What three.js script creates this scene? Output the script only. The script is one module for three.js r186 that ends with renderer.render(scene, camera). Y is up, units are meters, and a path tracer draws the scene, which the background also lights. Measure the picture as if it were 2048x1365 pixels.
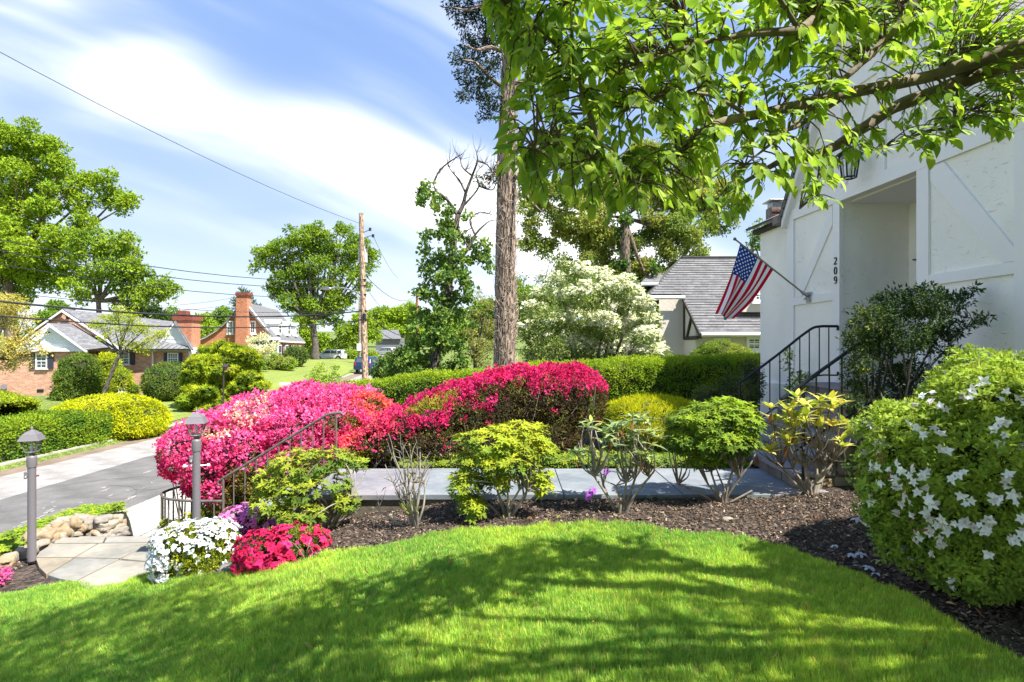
import * as THREE from 'three';
import { mergeGeometries, mergeVertices } from 'three/addons/utils/BufferGeometryUtils.js';
import { RoundedBoxGeometry } from 'three/addons/geometries/RoundedBoxGeometry.js';
import { TextGeometry } from 'three/addons/geometries/TextGeometry.js';
import { FontLoader } from 'three/addons/loaders/FontLoader.js';

// ---------------------------------------------------------------- camera, sky, sun, exposure
const scene = new THREE.Scene();
const F = 1150, EYE = 1.6;                       // focal length in photograph pixels (2048 wide), eye height
const camera = new THREE.PerspectiveCamera(2 * Math.atan(682.5 / F) * 180 / Math.PI, 2048 / 1365, 0.05, 3000);
camera.position.set(0, EYE, 0);
camera.lookAt(0, EYE, -1);
camera.setViewOffset(2048, 1365, 0, -17.5, 2048, 1365);   // shift lens: verticals stay vertical
const SUN = new THREE.Vector3(0.50, 0.85, 0.21).normalize();
const sun = new THREE.DirectionalLight(new THREE.Color(1.0, 0.955, 0.87), 2.08);
sun.position.copy(SUN).multiplyScalar(60); sun.target.position.set(0, 0, -8);
sun.name = 'sun'; sun.castShadow = true; sun.shadow.mapSize.set(4096, 4096);
Object.assign(sun.shadow.camera, { left: -45, right: 45, top: 45, bottom: -45, near: 1, far: 200 });
scene.add(sun, sun.target);
const renderer = new THREE.WebGLRenderer({ antialias: true });
renderer.toneMapping = THREE.LinearToneMapping;
renderer.toneMappingExposure = 5.95;
renderer.shadowMap.enabled = true;

// ---------------------------------------------------------------- numbers
const rng = (s) => () => { s |= 0; s = s + 0x6D2B79F5 | 0; let t = Math.imul(s ^ s >>> 15, 1 | s); t = t + Math.imul(t ^ t >>> 7, 61 | t) ^ t; return ((t ^ t >>> 14) >>> 0) / 4294967296; };
const V3 = (x, y, z) => new THREE.Vector3(x, y, z);
const lerp = (a, b, t) => a + (b - a) * t, clamp = (x, a, b) => x < a ? a : x > b ? b : x;
const sm = (x, a, b) => { const t = clamp((x - a) / (b - a), 0, 1); return t * t * (3 - 2 * t); };
function pl(x, p) {
  if (x <= p[0][0]) return p[0][1];
  for (let i = 1; i < p.length; i++) if (x <= p[i][0]) { const t = (x - p[i - 1][0]) / (p[i][0] - p[i - 1][0]); return lerp(p[i - 1][1], p[i][1], t * t * (3 - 2 * t) * 0.6 + t * 0.4); }
  return p[p.length - 1][1];
}
const hsh = (x, y, z) => { let n = Math.imul(x, 374761393) ^ Math.imul(y, 668265263) ^ Math.imul(z, 1274126177); n = Math.imul(n ^ n >>> 13, 1274126177); return ((n ^ n >>> 16) >>> 0) / 4294967296; };
function vn(x, y, z) {
  const a = Math.floor(x), b = Math.floor(y), c = Math.floor(z); let u = x - a, v = y - b, w = z - c;
  u = u * u * (3 - 2 * u); v = v * v * (3 - 2 * v); w = w * w * (3 - 2 * w);
  return lerp(lerp(lerp(hsh(a, b, c), hsh(a + 1, b, c), u), lerp(hsh(a, b + 1, c), hsh(a + 1, b + 1, c), u), v),
    lerp(lerp(hsh(a, b, c + 1), hsh(a + 1, b, c + 1), u), lerp(hsh(a, b + 1, c + 1), hsh(a + 1, b + 1, c + 1), u), v), w);
}
const fbm = (x, y, z, o = 4) => { let s = 0, a = 0.5, n = 0; for (let i = 0; i < o; i++) { s += a * vn(x, y, z); n += a; a *= 0.5; x = x * 2.03 + 7.1; y = y * 2.03 + 3.3; z = z * 2.03 + 1.7; } return s / n; };
// X to the right, h above the eye, d away from the eye
const V = (X, h, d) => V3(X, EYE + h, -d);
// the place that the photograph shows at (px, py) when it stands d metres away (used to survey the scene)
const I = (px, py, d) => V((px - 1024) / F * d, (700 - py) / F * d, d);

// ---------------------------------------------------------------- sky
{
  const W = 2048, H = 1024, data = new Float32Array(W * H * 4);
  const d1 = V3(-0.89, 0.53, -1).normalize(), d2 = V3(-0.108, 0.26, -1).normalize();
  const U = d2.clone().sub(d1).normalize(), Nn = d1.clone().cross(d2).normalize(), B = Nn.clone().cross(U).normalize();
  for (let r = 0; r < H; r++) {
    const up = ((r + 0.5) / H - 0.5) * Math.PI, y = Math.sin(up), cu = Math.cos(up);
    for (let c = 0; c < W; c++) {
      const a = ((c + 0.5) / W - 0.5) * 2 * Math.PI, x = Math.cos(a) * cu, z = Math.sin(a) * cu, i = (r * W + c) * 4;
      const e = Math.max(0, y);
      const k = Math.pow(1 - e, 3.2);
      let R = lerp(0.038, 0.160, k), G = lerp(0.072, 0.192, k), Bl = lerp(0.155, 0.225, k);
      // cirrus: streaks that run along U, drawn out by high winds
      const u = x * U.x + y * U.y + z * U.z, n = x * Nn.x + y * Nn.y + z * Nn.z, b = x * B.x + y * B.y + z * B.z;
      const wq = fbm(u * 1.6 + 4, n * 2.4, b * 1.6, 3) - 0.5;
      const band = Math.exp(-Math.pow((n - 0.02 + wq * 0.20) / 0.095, 2));
      const streak = fbm(u * 2.2 + 9, (n + wq * 0.25) * 17, b * 2.2, 6), big = fbm(u * 1.3 + 2, n * 3.2 + 5, b * 1.3 + 8, 4);
      let m = band * (0.30 + 0.95 * sm(streak, 0.3, 0.75)) + sm(big, 0.44, 0.74) * (0.06 + 1.0 * sm(streak, 0.3, 0.75)) * 0.72 + 0.22 * sm(streak, 0.35, 0.8);
      m += sm(0.30 - e, 0, 0.3) * 0.50 * (0.45 + streak * 0.8);
      if (z < -0.1) { const px = 1024 - x / z * F, py = 700 + y / z * F, wob = (wq + (streak - 0.5) * 0.5) * 160; for (const [hx, hy, ra, rb, s] of [[610, 130, 230, 150, 0.95], [250, 60, 170, 55, 0.6], [60, 230, 120, 70, 0.6], [250, 300, 110, 40, 0.3], [545, 432, 100, 26, 0.6], [860, 250, 150, 130, 0.55], [760, 480, 60, 30, 0.5], [1250, 200, 300, 200, 0.6], [1450, 430, 120, 120, 0.5]]) { const q = ((px - hx + wob) / ra) ** 2 + ((py - hy + wob * 0.4) / rb) ** 2; if (q < 6) m *= 1 - s * Math.exp(-q); } }
      m = clamp(m * 1.0, 0, 1); m = Math.pow(m, 1.45) * 0.96;
      const cl = 0.285;
      R = lerp(R, cl * 0.985, m); G = lerp(G, cl, m); Bl = lerp(Bl, cl * 1.04, m);
      if (y < 0) { const q = clamp(-y * 6, 0, 1); R = lerp(R, 0.10, q); G = lerp(G, 0.12, q); Bl = lerp(Bl, 0.07, q); }
      data[i] = R; data[i + 1] = G; data[i + 2] = Bl; data[i + 3] = 1;
    }
  }
  const t = new THREE.DataTexture(data, W, H, THREE.RGBAFormat, THREE.FloatType);
  t.mapping = THREE.EquirectangularReflectionMapping; t.magFilter = t.minFilter = THREE.LinearFilter; t.wrapS = THREE.RepeatWrapping; t.needsUpdate = true;
  scene.background = t; scene.environment = t;
}

// ---------------------------------------------------------------- names and labels
const used = {};
function numbered(n) { const k = used[n] = (used[n] ?? -1) + 1; return k ? n + '_' + String(k).padStart(3, '0') : n; }
function tag(o, label, category, group, kind) {
  if (label) o.userData.label = label;
  if (category) o.userData.category = category;
  if (group) o.userData.group = group;
  if (kind) o.userData.kind = kind;
  return o;
}
function thing(name, label, category, pos, group, turn = 0) {
  const o = new THREE.Group(); o.name = numbered(name); o.position.copy(pos ?? V3(0, 0, 0)); o.rotation.y = turn; o.updateMatrixWorld();
  scene.add(o); return tag(o, label, category, group);
}
const inv = new THREE.Matrix4();
// a mesh made in world places, put under its parent
function part(name, geo, mat, parent, label) {
  const o = new THREE.Mesh(geo, mat); o.name = parent === scene ? numbered(name) : name;
  if (parent !== scene) { parent.updateWorldMatrix(true, false); o.applyMatrix4(inv.copy(parent.matrixWorld).invert()); }
  parent.add(o); if (label) o.userData.label = label; return o;
}
// a mesh made in its parent's own axes
function local(name, geo, mat, parent, label) { const o = new THREE.Mesh(geo, mat); o.name = name; parent.add(o); if (label) o.userData.label = label; return o; }
function setting(name, geo, mat) { const o = part(name, geo, mat, scene); o.userData.kind = 'structure'; return o; }

// ---------------------------------------------------------------- geometry helpers
const ni = (g) => { const q = g.index ? g.toNonIndexed() : g; for (const k of Object.keys(q.attributes)) if (!['position', 'normal', 'uv'].includes(k)) q.deleteAttribute(k); q.morphAttributes = {}; return q; };
const merge = (l) => mergeGeometries(l.map(ni));
function uvBox(g, s = 1) {
  g = ni(g); const p = g.attributes.position, n = g.attributes.normal, uv = new Float32Array(p.count * 2);
  for (let i = 0; i < p.count; i++) {
    const ax = Math.abs(n.getX(i)), ay = Math.abs(n.getY(i)), az = Math.abs(n.getZ(i)), x = p.getX(i), y = p.getY(i), z = p.getZ(i);
    if (ay >= ax && ay >= az) { uv[i * 2] = x * s; uv[i * 2 + 1] = z * s; } else if (ax >= az) { uv[i * 2] = z * s; uv[i * 2 + 1] = y * s; } else { uv[i * 2] = x * s; uv[i * 2 + 1] = y * s; }
  }
  g.setAttribute('uv', new THREE.BufferAttribute(uv, 2)); return g;
}
const bx = (w, h, d, x, y, z, r = 0) => { const g = r ? new RoundedBoxGeometry(w, h, d, 2, r) : new THREE.BoxGeometry(w, h, d); g.translate(x, y, z); return uvBox(g); };
const rng0 = rng(4711);
function tube(pts, radii, seg = 7, sub = 3, rough = 0) {
  const c = new THREE.CatmullRomCurve3(pts, false, 'centripetal'), n = (pts.length - 1) * sub, pos = [], uv = [], idx = [];
  let prevT = null, nor = V3(0, 0, 0), len = 0, prevP = null;
  for (let i = 0; i <= n; i++) {
    const t = i / n, f = t * (pts.length - 1), k = Math.min(pts.length - 2, Math.floor(f)), p = c.getPoint(t), T = c.getTangent(t);
    if (!prevT) { nor = Math.abs(T.y) < 0.9 ? V3(0, 1, 0) : V3(1, 0, 0); }
    nor.sub(T.clone().multiplyScalar(nor.dot(T))).normalize(); prevT = T;
    if (prevP) len += p.distanceTo(prevP); prevP = p;
    const b = T.clone().cross(nor), r = Array.isArray(radii) ? lerp(radii[k], radii[Math.min(radii.length - 1, k + 1)], f - k) : radii;
    for (let j = 0; j <= seg; j++) {
      const a = j / seg * Math.PI * 2, q = r * (1 + (rough && j < seg ? rough * (vn(j * 1.7, i * 0.9, pts[0].x * 9) - 0.5) * 2 : rough ? rough * (vn(0, i * 0.9, pts[0].x * 9) - 0.5) * 2 : 0));
      pos.push(p.x + (nor.x * Math.cos(a) + b.x * Math.sin(a)) * q, p.y + (nor.y * Math.cos(a) + b.y * Math.sin(a)) * q, p.z + (nor.z * Math.cos(a) + b.z * Math.sin(a)) * q);
      uv.push(j / seg * Math.max(0.05, r * 6.28), len);
    }
  }
  const m = seg + 1;
  for (let i = 0; i < n; i++) for (let j = 0; j < seg; j++) { const a = i * m + j; idx.push(a, a + m, a + 1, a + 1, a + m, a + m + 1); }
  for (const [row, flip] of [[0, 1], [n, 0]]) for (let j = 1; j < seg - 1; j++) { const a = row * m; idx.push(a, ...(flip ? [a + j, a + j + 1] : [a + j + 1, a + j])); }
  const g = new THREE.BufferGeometry();
  g.setAttribute('position', new THREE.Float32BufferAttribute(pos, 3)); g.setAttribute('uv', new THREE.Float32BufferAttribute(uv, 2)); g.setIndex(idx);
  g.computeVertexNormals(); return ni(g);
}
// a flat polygon in space with a thickness behind its face; the face looks towards `face`
function plate(pts, th, face) {
  const n = V3(0, 0, 0);
  for (let i = 0; i < pts.length; i++) { const a = pts[i], b = pts[(i + 1) % pts.length]; n.x += (a.y - b.y) * (a.z + b.z); n.y += (a.z - b.z) * (a.x + b.x); n.z += (a.x - b.x) * (a.y + b.y); }
  n.normalize(); if (face && n.dot(face) < 0) { n.negate(); pts = pts.slice().reverse(); }
  let u = Math.abs(n.y) > 0.98 ? V3(1, 0, 0) : V3(0, 1, 0).cross(n).normalize(); u.sub(n.clone().multiplyScalar(u.dot(n))).normalize();
  const v = n.clone().cross(u), o = pts[0], flat = pts.map((p) => { const q = p.clone().sub(o); return new THREE.Vector2(q.dot(u), q.dot(v)); });
  const tri = THREE.ShapeUtils.triangulateShape(flat, []), pos = [], nor = [], uv = [], back = n.clone().multiplyScalar(-th);
  const ou = o.dot(u), ov = o.dot(v);
  const put = (p, q, a, b) => { pos.push(p.x, p.y, p.z); nor.push(q.x, q.y, q.z); uv.push(a, b); };
  for (const t of tri) { for (const k of t) put(pts[k], n, flat[k].x + ou, flat[k].y + ov); for (const k of [t[0], t[2], t[1]]) put(pts[k].clone().add(back), n.clone().negate(), flat[k].x + ou, flat[k].y + ov); }
  for (let i = 0; i < pts.length; i++) {
    const a = pts[i], b = pts[(i + 1) % pts.length], e = b.clone().sub(a), q = e.clone().cross(n).normalize(), l = e.length(), a2 = a.clone().add(back), b2 = b.clone().add(back);
    put(a, q, 0, 0); put(a2, q, 0, th); put(b, q, l, 0); put(b, q, l, 0); put(a2, q, 0, th); put(b2, q, l, th);
  }
  const g = new THREE.BufferGeometry();
  g.setAttribute('position', new THREE.Float32BufferAttribute(pos, 3)); g.setAttribute('normal', new THREE.Float32BufferAttribute(nor, 3)); g.setAttribute('uv', new THREE.Float32BufferAttribute(uv, 2));
  return g;
}
const TOCAM = V3(0, 0, 1), UP = V3(0, 1, 0);
const bar = (a, b, r, seg = 6) => { const l = a.distanceTo(b), g = new THREE.CylinderGeometry(r, r, l, seg); g.translate(0, l / 2, 0); g.applyQuaternion(new THREE.Quaternion().setFromUnitVectors(UP, b.clone().sub(a).normalize())); g.translate(a.x, a.y, a.z); return ni(g); };
function rock(rx, ry, rz, seed, det = 2, amp = 0.35, sq = 0.45) {
  const g = mergeVertices((() => { const q = new THREE.IcosahedronGeometry(1, det); q.deleteAttribute('uv'); q.deleteAttribute('normal'); return q; })()), p = g.attributes.position;
  for (let i = 0; i < p.count; i++) {
    let x = p.getX(i), y = p.getY(i), z = p.getZ(i); const m = Math.max(Math.abs(x), Math.abs(y), Math.abs(z)), box = lerp(1, 1 / m, sq);
    const q = box * (1 + amp * (fbm(x * 1.3 + seed * 7.3, y * 1.3 + seed, z * 1.3, 3) - 0.5) * 1.6);
    p.setXYZ(i, x * q * rx, y * q * ry, z * q * rz);
  }
  g.computeVertexNormals(); return uvBox(g);
}

// ---------------------------------------------------------------- textures and materials
function tex(size, metres, fn, srgb = true) {
  const w = Array.isArray(size) ? size[0] : size, h = Array.isArray(size) ? size[1] : size, d = new Uint8Array(w * h * 4);
  for (let y = 0; y < h; y++) for (let x = 0; x < w; x++) { const c = fn(x / w, y / h, x, y), i = (y * w + x) * 4; const q = Array.isArray(c) ? c : [c, c, c]; for (let k = 0; k < 3; k++) d[i + k] = clamp(q[k], 0, 1) * 255; d[i + 3] = 255; }
  const t = new THREE.DataTexture(d, w, h); t.wrapS = t.wrapT = THREE.RepeatWrapping; t.magFilter = t.minFilter = THREE.LinearFilter;
  if (srgb) t.colorSpace = THREE.SRGBColorSpace; const m = Array.isArray(metres) ? metres : [metres, metres]; t.repeat.set(1 / m[0], 1 / m[1]); t.needsUpdate = true; return t;
}
// noise that tiles: blends across the border
const tn = (f) => (u, v) => { const a = sm(u, 0.8, 1), b = sm(v, 0.8, 1); return lerp(lerp(f(u, v), f(u - 1, v), a), lerp(f(u, v - 1), f(u - 1, v - 1), a), b); };
const C = (r, g, b) => new THREE.Color().setRGB(r, g, b);
const std = (o) => new THREE.MeshStandardMaterial(o);
const grit = tex(512, 1.3, (u, v) => 0.62 + 0.38 * tn((a, b) => fbm(a * 24 + 50, b * 24 + 50, 1, 5))(u, v));
const gritB = tex(512, 1.3, (u, v) => tn((a, b) => fbm(a * 24 + 50, b * 24 + 50, 1, 5))(u, v), false);
const mott = tex(512, 2.1, (u, v) => 0.55 + 0.45 * tn((a, b) => fbm(a * 8 + 50, b * 8 + 50, 5, 6))(u, v));
const mulchT = tex(1024, 1.1, (u, v) => {
  const s = tn((a, b) => { const w = fbm(a * 8 + 50, b * 8 + 50, 3, 3) * 6; return fbm(a * 60 + w, b * 26 - w, 2, 4) * 0.5 + fbm(a * 22 - w, b * 70 + w, 9, 4) * 0.5; })(u, v);
  return 0.34 + 0.66 * sm(s, 0.3, 0.72);
});
const mulchB = tex(1024, 1.1, (u, v) => tn((a, b) => { const w = fbm(a * 8 + 50, b * 8 + 50, 3, 3) * 6; return fbm(a * 60 + w, b * 26 - w, 2, 4) * 0.5 + fbm(a * 22 - w, b * 70 + w, 9, 4) * 0.5; })(u, v), false);
const barkT = tex([512, 1024], [0.5, 1.0], (u, v) => { const s = tn((a, b) => fbm(a * 26 + 40, b * 7 + 40 + fbm(a * 5, b * 5 + 9, 2, 3) * 2, 3, 5))(u, v); const k = 0.35 + 0.65 * sm(s, 0.28, 0.68); return [k, k * 0.96, k * 0.92]; });
const barkB = tex([512, 1024], [0.5, 1.0], (u, v) => tn((a, b) => fbm(a * 26 + 40, b * 7 + 40 + fbm(a * 5, b * 5 + 9, 2, 3) * 2, 3, 5))(u, v), false);
const slateT = tex(1024, 2.4, (u, v) => { const a = tn((p, q) => fbm(p * 6 + 30, q * 6 + 30, 4, 6))(u, v), b = tn((p, q) => fbm(p * 40 + 30, q * 40 + 30, 6, 4))(u, v); const k = 0.66 + 0.34 * a + 0.14 * (b - 0.5); return [k * (0.98 + 0.08 * (a - 0.5)), k, k * (1.0 - 0.06 * (a - 0.5))]; });
const asphT = tex(1024, 2.0, (u, v) => 0.60 + 0.30 * tn((a, b) => fbm(a * 5 + 30, b * 5 + 30, 4, 4))(u, v) + 0.22 * (tn((a, b) => fbm(a * 150 + 30, b * 150 + 30, 6, 3))(u, v) - 0.4));
const BR = { w: 0.215, h: 0.075 };
const brickPat = (bump) => (u, v) => {
  const row = Math.floor(v * 24), bu = u * 10 + (row % 2) * 0.5, col = Math.floor(bu) % 10, fx = bu - Math.floor(bu), fy = v * 24 - row;
  const mort = fx < 0.055 || fy < 0.16; if (bump) return mort ? 0.2 : 0.85 + 0.15 * hsh(col, row, 3);
  const q = hsh(col, row, 7), n = 0.88 + 0.24 * (fbm(u * 60, v * 60, 3, 3) - 0.5), b = [lerp(0.76, 0.88, q) * n, lerp(0.54, 0.66, q) * n, lerp(0.43, 0.55, q) * n];
  return mort ? [0.80 * n, 0.73 * n, 0.67 * n] : b;
};
const brickT = tex(512, [10 * BR.w, 24 * BR.h], brickPat(false)), brickB = tex(512, [10 * BR.w, 24 * BR.h], brickPat(true), false);
const roofT = tex(512, [2.4, 2.24], (u, v) => { const row = Math.floor(v * 16), c = Math.floor(u * 9 + hsh(row, 1, 1) * 9), fy = v * 16 - row, k = lerp(0.74, 0.88, hsh(c % 9, row, 5)) * (0.85 + 0.3 * fbm(u * 50, v * 50, 2, 3)); return (fy < 0.14 ? 0.45 : 1) * k; });
const roofB = tex(512, [2.4, 2.24], (u, v) => { const fy = v * 16 - Math.floor(v * 16); return 1 - fy * 0.8; }, false);
function stuccoTex() {   // hand-trowelled stucco: short raised arcs over a fine grain
  const N = 1024, h = new Float32Array(N * N), r = rng(77);
  for (let i = 0; i < N * N; i++) { const u = (i % N) / N, v = Math.floor(i / N) / N; h[i] = 0.42 * tn((a, b) => fbm(a * 9 + 30, b * 9 + 30, 3, 4))(u, v) + 0.10 * tn((a, b) => fbm(a * 60 + 30, b * 60 + 30, 8, 3))(u, v); }
  for (let k = 0; k < 420; k++) {
    const cx = r() * N, cy = r() * N, R = 20 + r() * 70, a0 = r() * 6.28, sw = 0.5 + r() * 1.5, w = 3.0 + r() * 4.0, hh = 0.05 + r() * 0.16, el = 0.35 + r() * 0.5;
    for (let t = 0; t < 160; t++) {
      const a = a0 + sw * t / 160, x0 = cx + Math.cos(a) * R, y0 = cy + Math.sin(a) * R * el, e = hh * Math.sin(Math.PI * t / 160);
      for (let dy = -6; dy <= 6; dy++) for (let dx = -6; dx <= 6; dx++) { const x = ((Math.round(x0) + dx) % N + N) % N, y = ((Math.round(y0) + dy) % N + N) % N, q = e * Math.exp(-(dx * dx + dy * dy) / (w * w)), j = y * N + x; if (h[j] < 0.42 + q) h[j] = Math.max(h[j], h[j] * 0.6 + q); }
    }
  }
  return tex(N, 1.7, (u, v, x, y) => h[y * N + x] * 1.1, false);
}
const stuccoB = stuccoTex();
const M = {
  stucco: std({ color: C(0.93, 0.915, 0.885), roughness: 0.92, map: tex(512, 3.1, (u, v) => { const k = 0.915 + 0.085 * tn((a, b) => fbm(a * 7 + 20, b * 4 + 20, 3, 5))(u, v); return [k, k * 0.998, k * 0.985]; }), bumpMap: stuccoB, bumpScale: 0.024 }),
  timber: std({ color: C(0.81, 0.80, 0.80), roughness: 0.62, bumpMap: gritB, bumpScale: 0.0015 }),
  trim: std({ color: C(0.80, 0.80, 0.80), roughness: 0.6 }),
  roof: std({ color: C(0.27, 0.265, 0.27), roughness: 0.95, map: roofT, bumpMap: roofB, bumpScale: 0.012 }),
  roofB: std({ color: C(0.27, 0.27, 0.285), roughness: 0.95, map: roofT, bumpMap: roofB, bumpScale: 0.012 }),
  brick: std({ color: C(1.22, 1.24, 1.26), roughness: 0.95, map: brickT, bumpMap: brickB, bumpScale: 0.008 }),
  brickRed: std({ color: C(0.95, 0.70, 0.58), roughness: 0.95, map: brickT, bumpMap: brickB, bumpScale: 0.008 }),
  brickDark: std({ color: C(0.45, 0.22, 0.18), roughness: 0.95, map: brickT, bumpMap: brickB, bumpScale: 0.008 }),
  siding: std({ color: C(0.82, 0.83, 0.85), roughness: 0.7 }),
  tan: std({ color: C(0.60, 0.54, 0.47), roughness: 0.95, bumpMap: stuccoB, bumpScale: 0.02 }),
  brown: std({ color: C(0.055, 0.042, 0.036), roughness: 0.7, map: grit }),
  iron: std({ color: C(0.012, 0.014, 0.020), roughness: 0.42, metalness: 0.2 }),
  ironWorn: std({ color: C(0.25, 0.215, 0.18), roughness: 0.6, metalness: 0.4, map: grit }),
  greyPaint: std({ color: C(0.165, 0.152, 0.168), roughness: 0.5, metalness: 0.1 }),
  steel: std({ color: C(0.42, 0.43, 0.45), roughness: 0.35, metalness: 0.85 }),
  white: std({ color: C(0.8, 0.8, 0.8), roughness: 0.45 }),
  black: std({ color: C(0.012, 0.012, 0.014), roughness: 0.6 }),
  shutter: std({ color: C(0.035, 0.035, 0.06), roughness: 0.6 }),
  glass: std({ color: C(0.10, 0.12, 0.14), roughness: 0.08, metalness: 0.3 }),
  clear: new THREE.MeshPhysicalMaterial({ color: C(0.93, 0.94, 0.93), roughness: 0.05, transmission: 1, thickness: 0 }),
  poleWood: std({ color: C(0.64, 0.49, 0.37), roughness: 0.9, map: barkT }),
  slate: std({ color: C(0.30, 0.315, 0.34), roughness: 0.85, map: slateT, bumpMap: gritB, bumpScale: 0.003 }),
  slateB: std({ color: C(0.33, 0.30, 0.33), roughness: 0.85, map: slateT, bumpMap: gritB, bumpScale: 0.003 }),
  flagA: std({ color: C(0.42, 0.37, 0.305), roughness: 0.9, map: slateT, bumpMap: gritB, bumpScale: 0.003 }),
  flagB: std({ color: C(0.44, 0.35, 0.25), roughness: 0.9, map: slateT, bumpMap: gritB, bumpScale: 0.003 }),
  flagC: std({ color: C(0.37, 0.34, 0.30), roughness: 0.9, map: slateT, bumpMap: gritB, bumpScale: 0.003 }),
  stoneA: std({ color: C(0.42, 0.365, 0.285), roughness: 0.95, map: mott, bumpMap: gritB, bumpScale: 0.01 }),
  stoneB: std({ color: C(0.42, 0.31, 0.19), roughness: 0.95, map: mott, bumpMap: gritB, bumpScale: 0.01 }),
  stoneC: std({ color: C(0.33, 0.30, 0.26), roughness: 0.95, map: mott, bumpMap: gritB, bumpScale: 0.01 }),
  mortar: std({ color: C(0.30, 0.28, 0.25), roughness: 1, map: grit, bumpMap: gritB, bumpScale: 0.01 }),
  wallConc: std({ color: C(0.22, 0.19, 0.14), roughness: 1, map: mott, bumpMap: gritB, bumpScale: 0.012 }),
  asphalt: std({ color: C(0.24, 0.225, 0.215), roughness: 0.95, map: asphT }),
  asphaltPale: std({ color: C(0.52, 0.485, 0.45), roughness: 0.95, map: asphT }),
  gutter: std({ color: C(0.36, 0.265, 0.19), roughness: 0.95, map: asphT }),
  concrete: std({ color: C(0.62, 0.58, 0.52), roughness: 0.95, map: grit }),
  bark: std({ color: C(0.30, 0.25, 0.20), roughness: 1, map: barkT, bumpMap: barkB, bumpScale: 0.015 }),
  barkPine: std({ color: C(0.40, 0.325, 0.27), roughness: 1, map: barkT, bumpMap: barkB, bumpScale: 0.03 }),
  barkGrey: std({ color: C(0.20, 0.185, 0.17), roughness: 1, map: barkT, bumpMap: barkB, bumpScale: 0.01 }),
  barkCherry: std({ color: C(0.27, 0.22, 0.155), roughness: 0.9, map: grit, bumpMap: gritB, bumpScale: 0.008 }),
  twigPale: std({ color: C(0.40, 0.35, 0.28), roughness: 0.95, map: grit }),
  twig: std({ color: C(0.20, 0.15, 0.11), roughness: 0.95, map: grit }),
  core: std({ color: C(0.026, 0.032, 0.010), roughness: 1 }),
};
const leafMat = (tr = 0.4, rough = 0.8, spec = 0.5) => new THREE.MeshPhysicalMaterial({ color: 0xffffff, roughness: rough, transmission: tr, thickness: 0, side: THREE.DoubleSide, specularIntensity: spec });
const LM = { soft: leafMat(0.42, 0.92, 0.3), far: leafMat(0.38, 0.95, 0.2), glossy: leafMat(0.25, 0.72, 0.8), petal: leafMat(0.35, 0.95, 0.2), needle: leafMat(0.2, 0.95, 0.2) };
LM.glossy = leafMat(0.12, 0.95, 0.35);
LM.soft.color.setRGB(1.62, 1.5, 1.25); LM.far.color.setRGB(1.6, 1.5, 1.3); LM.petal.color.setRGB(1.15, 1.15, 1.1);
// ---------------------------------------------------------------- the lie of the land
const roadBend = (d) => -Math.pow(Math.max(0, d - 45), 2) * 0.0033;
const slopeUp = (d) => -3.6 + Math.max(0, Math.min(d, 110) - 25) * 0.034 + Math.max(0, d - 110) * 0.035;
function gh(X, d) {
  const near = pl(X, [[-9, -3.62], [-7.3, -3.55], [-6.9, -3.2], [-6.2, -2.36], [-5.2, -2.29], [-3.9, -2.28], [-3.2, -2.10], [-2.2, -1.86], [-1.4, -1.64], [-0.5, -1.53], [1, -1.5], [2.4, -1.49], [3.2, -1.43], [6, -1.42]]);
  const bank = pl(X, [[-9, -3.62], [-7.3, -3.55], [-6, -3.1], [-4.2, -2.5], [-3, -2.0], [-1.8, -1.52], [20, -1.5]]);
  const plateau = sm(X, -5.0, -5.6) * (1 - sm(d, 8.3, 9.2));
  let h = lerp(near, lerp(bank, near, plateau), sm(d, 6.6, 7.6));
  if (d > 7.02 && X < -4.0 && X > -5.55) h = Math.min(h, Math.max(-3.6, -2.42 - (d - 7.02) * 0.50) - 0.0);
  if (d > 8.2 && d < 14 && X < -4.2 && X > -7.2) h = lerp(h, Math.min(h, -3.62), sm(d, 8.25, 8.85) * sm(X, -4.2, -4.5));
  if (X > -2.15 && X < 3.2 && d > 5.8 && d < 7.1) h = Math.min(h, -1.53);
  if (X > -3.75 && X < -2.0 && d > 5.7 && d < 7.1) h = Math.min(h, lerp(-2.42, -1.75, clamp((X + 3.75) / 1.7, 0, 1)));
  if (X > -5.4 && X <= -3.6 && d > 5.3 && d < 7.1) h = Math.min(h, -2.30);
  const s = slopeUp(d), rb = roadBend(d);
  if (d > 14) { const farRight = lerp(h, s, sm(d, 34, 60)); h = X > -7 ? farRight : h; }
  if (X - rb < -7.0) {
    h = s - 0.03;
    if (X - rb < -15.4) h = s + 0.12 + clamp((-15.6 - X + rb) * 0.045, 0, 0.42);
  }
  if (d > 60 && X - rb >= -7) h = s;
  return h;
}
const lawnEdge = [[-7, -3], [2.32, -3], [2.32, 1.5], [2.34, 2.7], [2.31, 3.2], [2.25, 3.75], [2.05, 4.25], [1.6, 4.62], [1.0, 4.8], [0.3, 4.84], [-0.3, 4.79], [-0.85, 4.66], [-1.46, 4.52], [-2.1, 4.62], [-2.6, 4.86], [-3.05, 5.12], [-3.45, 5.36], [-3.75, 5.47], [-4.0, 5.50], [-4.35, 5.62], [-4.62, 5.55], [-4.85, 5.25], [-5.4, 4.7], [-7, 4.3]];
const inside = (x, y, P) => { let c = false; for (let i = 0, j = P.length - 1; i < P.length; j = i++) if ((P[i][1] > y) !== (P[j][1] > y) && x < (P[j][0] - P[i][0]) * (y - P[i][1]) / (P[j][1] - P[i][1]) + P[i][0]) c = !c; return c; };
const lawnAt = (X, d) => inside(X + (vn(X * 3, d * 3, 1) - 0.5) * 0.14 + (vn(X * 14, d * 14, 2) - 0.5) * 0.06, d + (vn(X * 3, d * 3, 8) - 0.5) * 0.14 + (vn(X * 14, d * 14, 9) - 0.5) * 0.06, lawnEdge);
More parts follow.
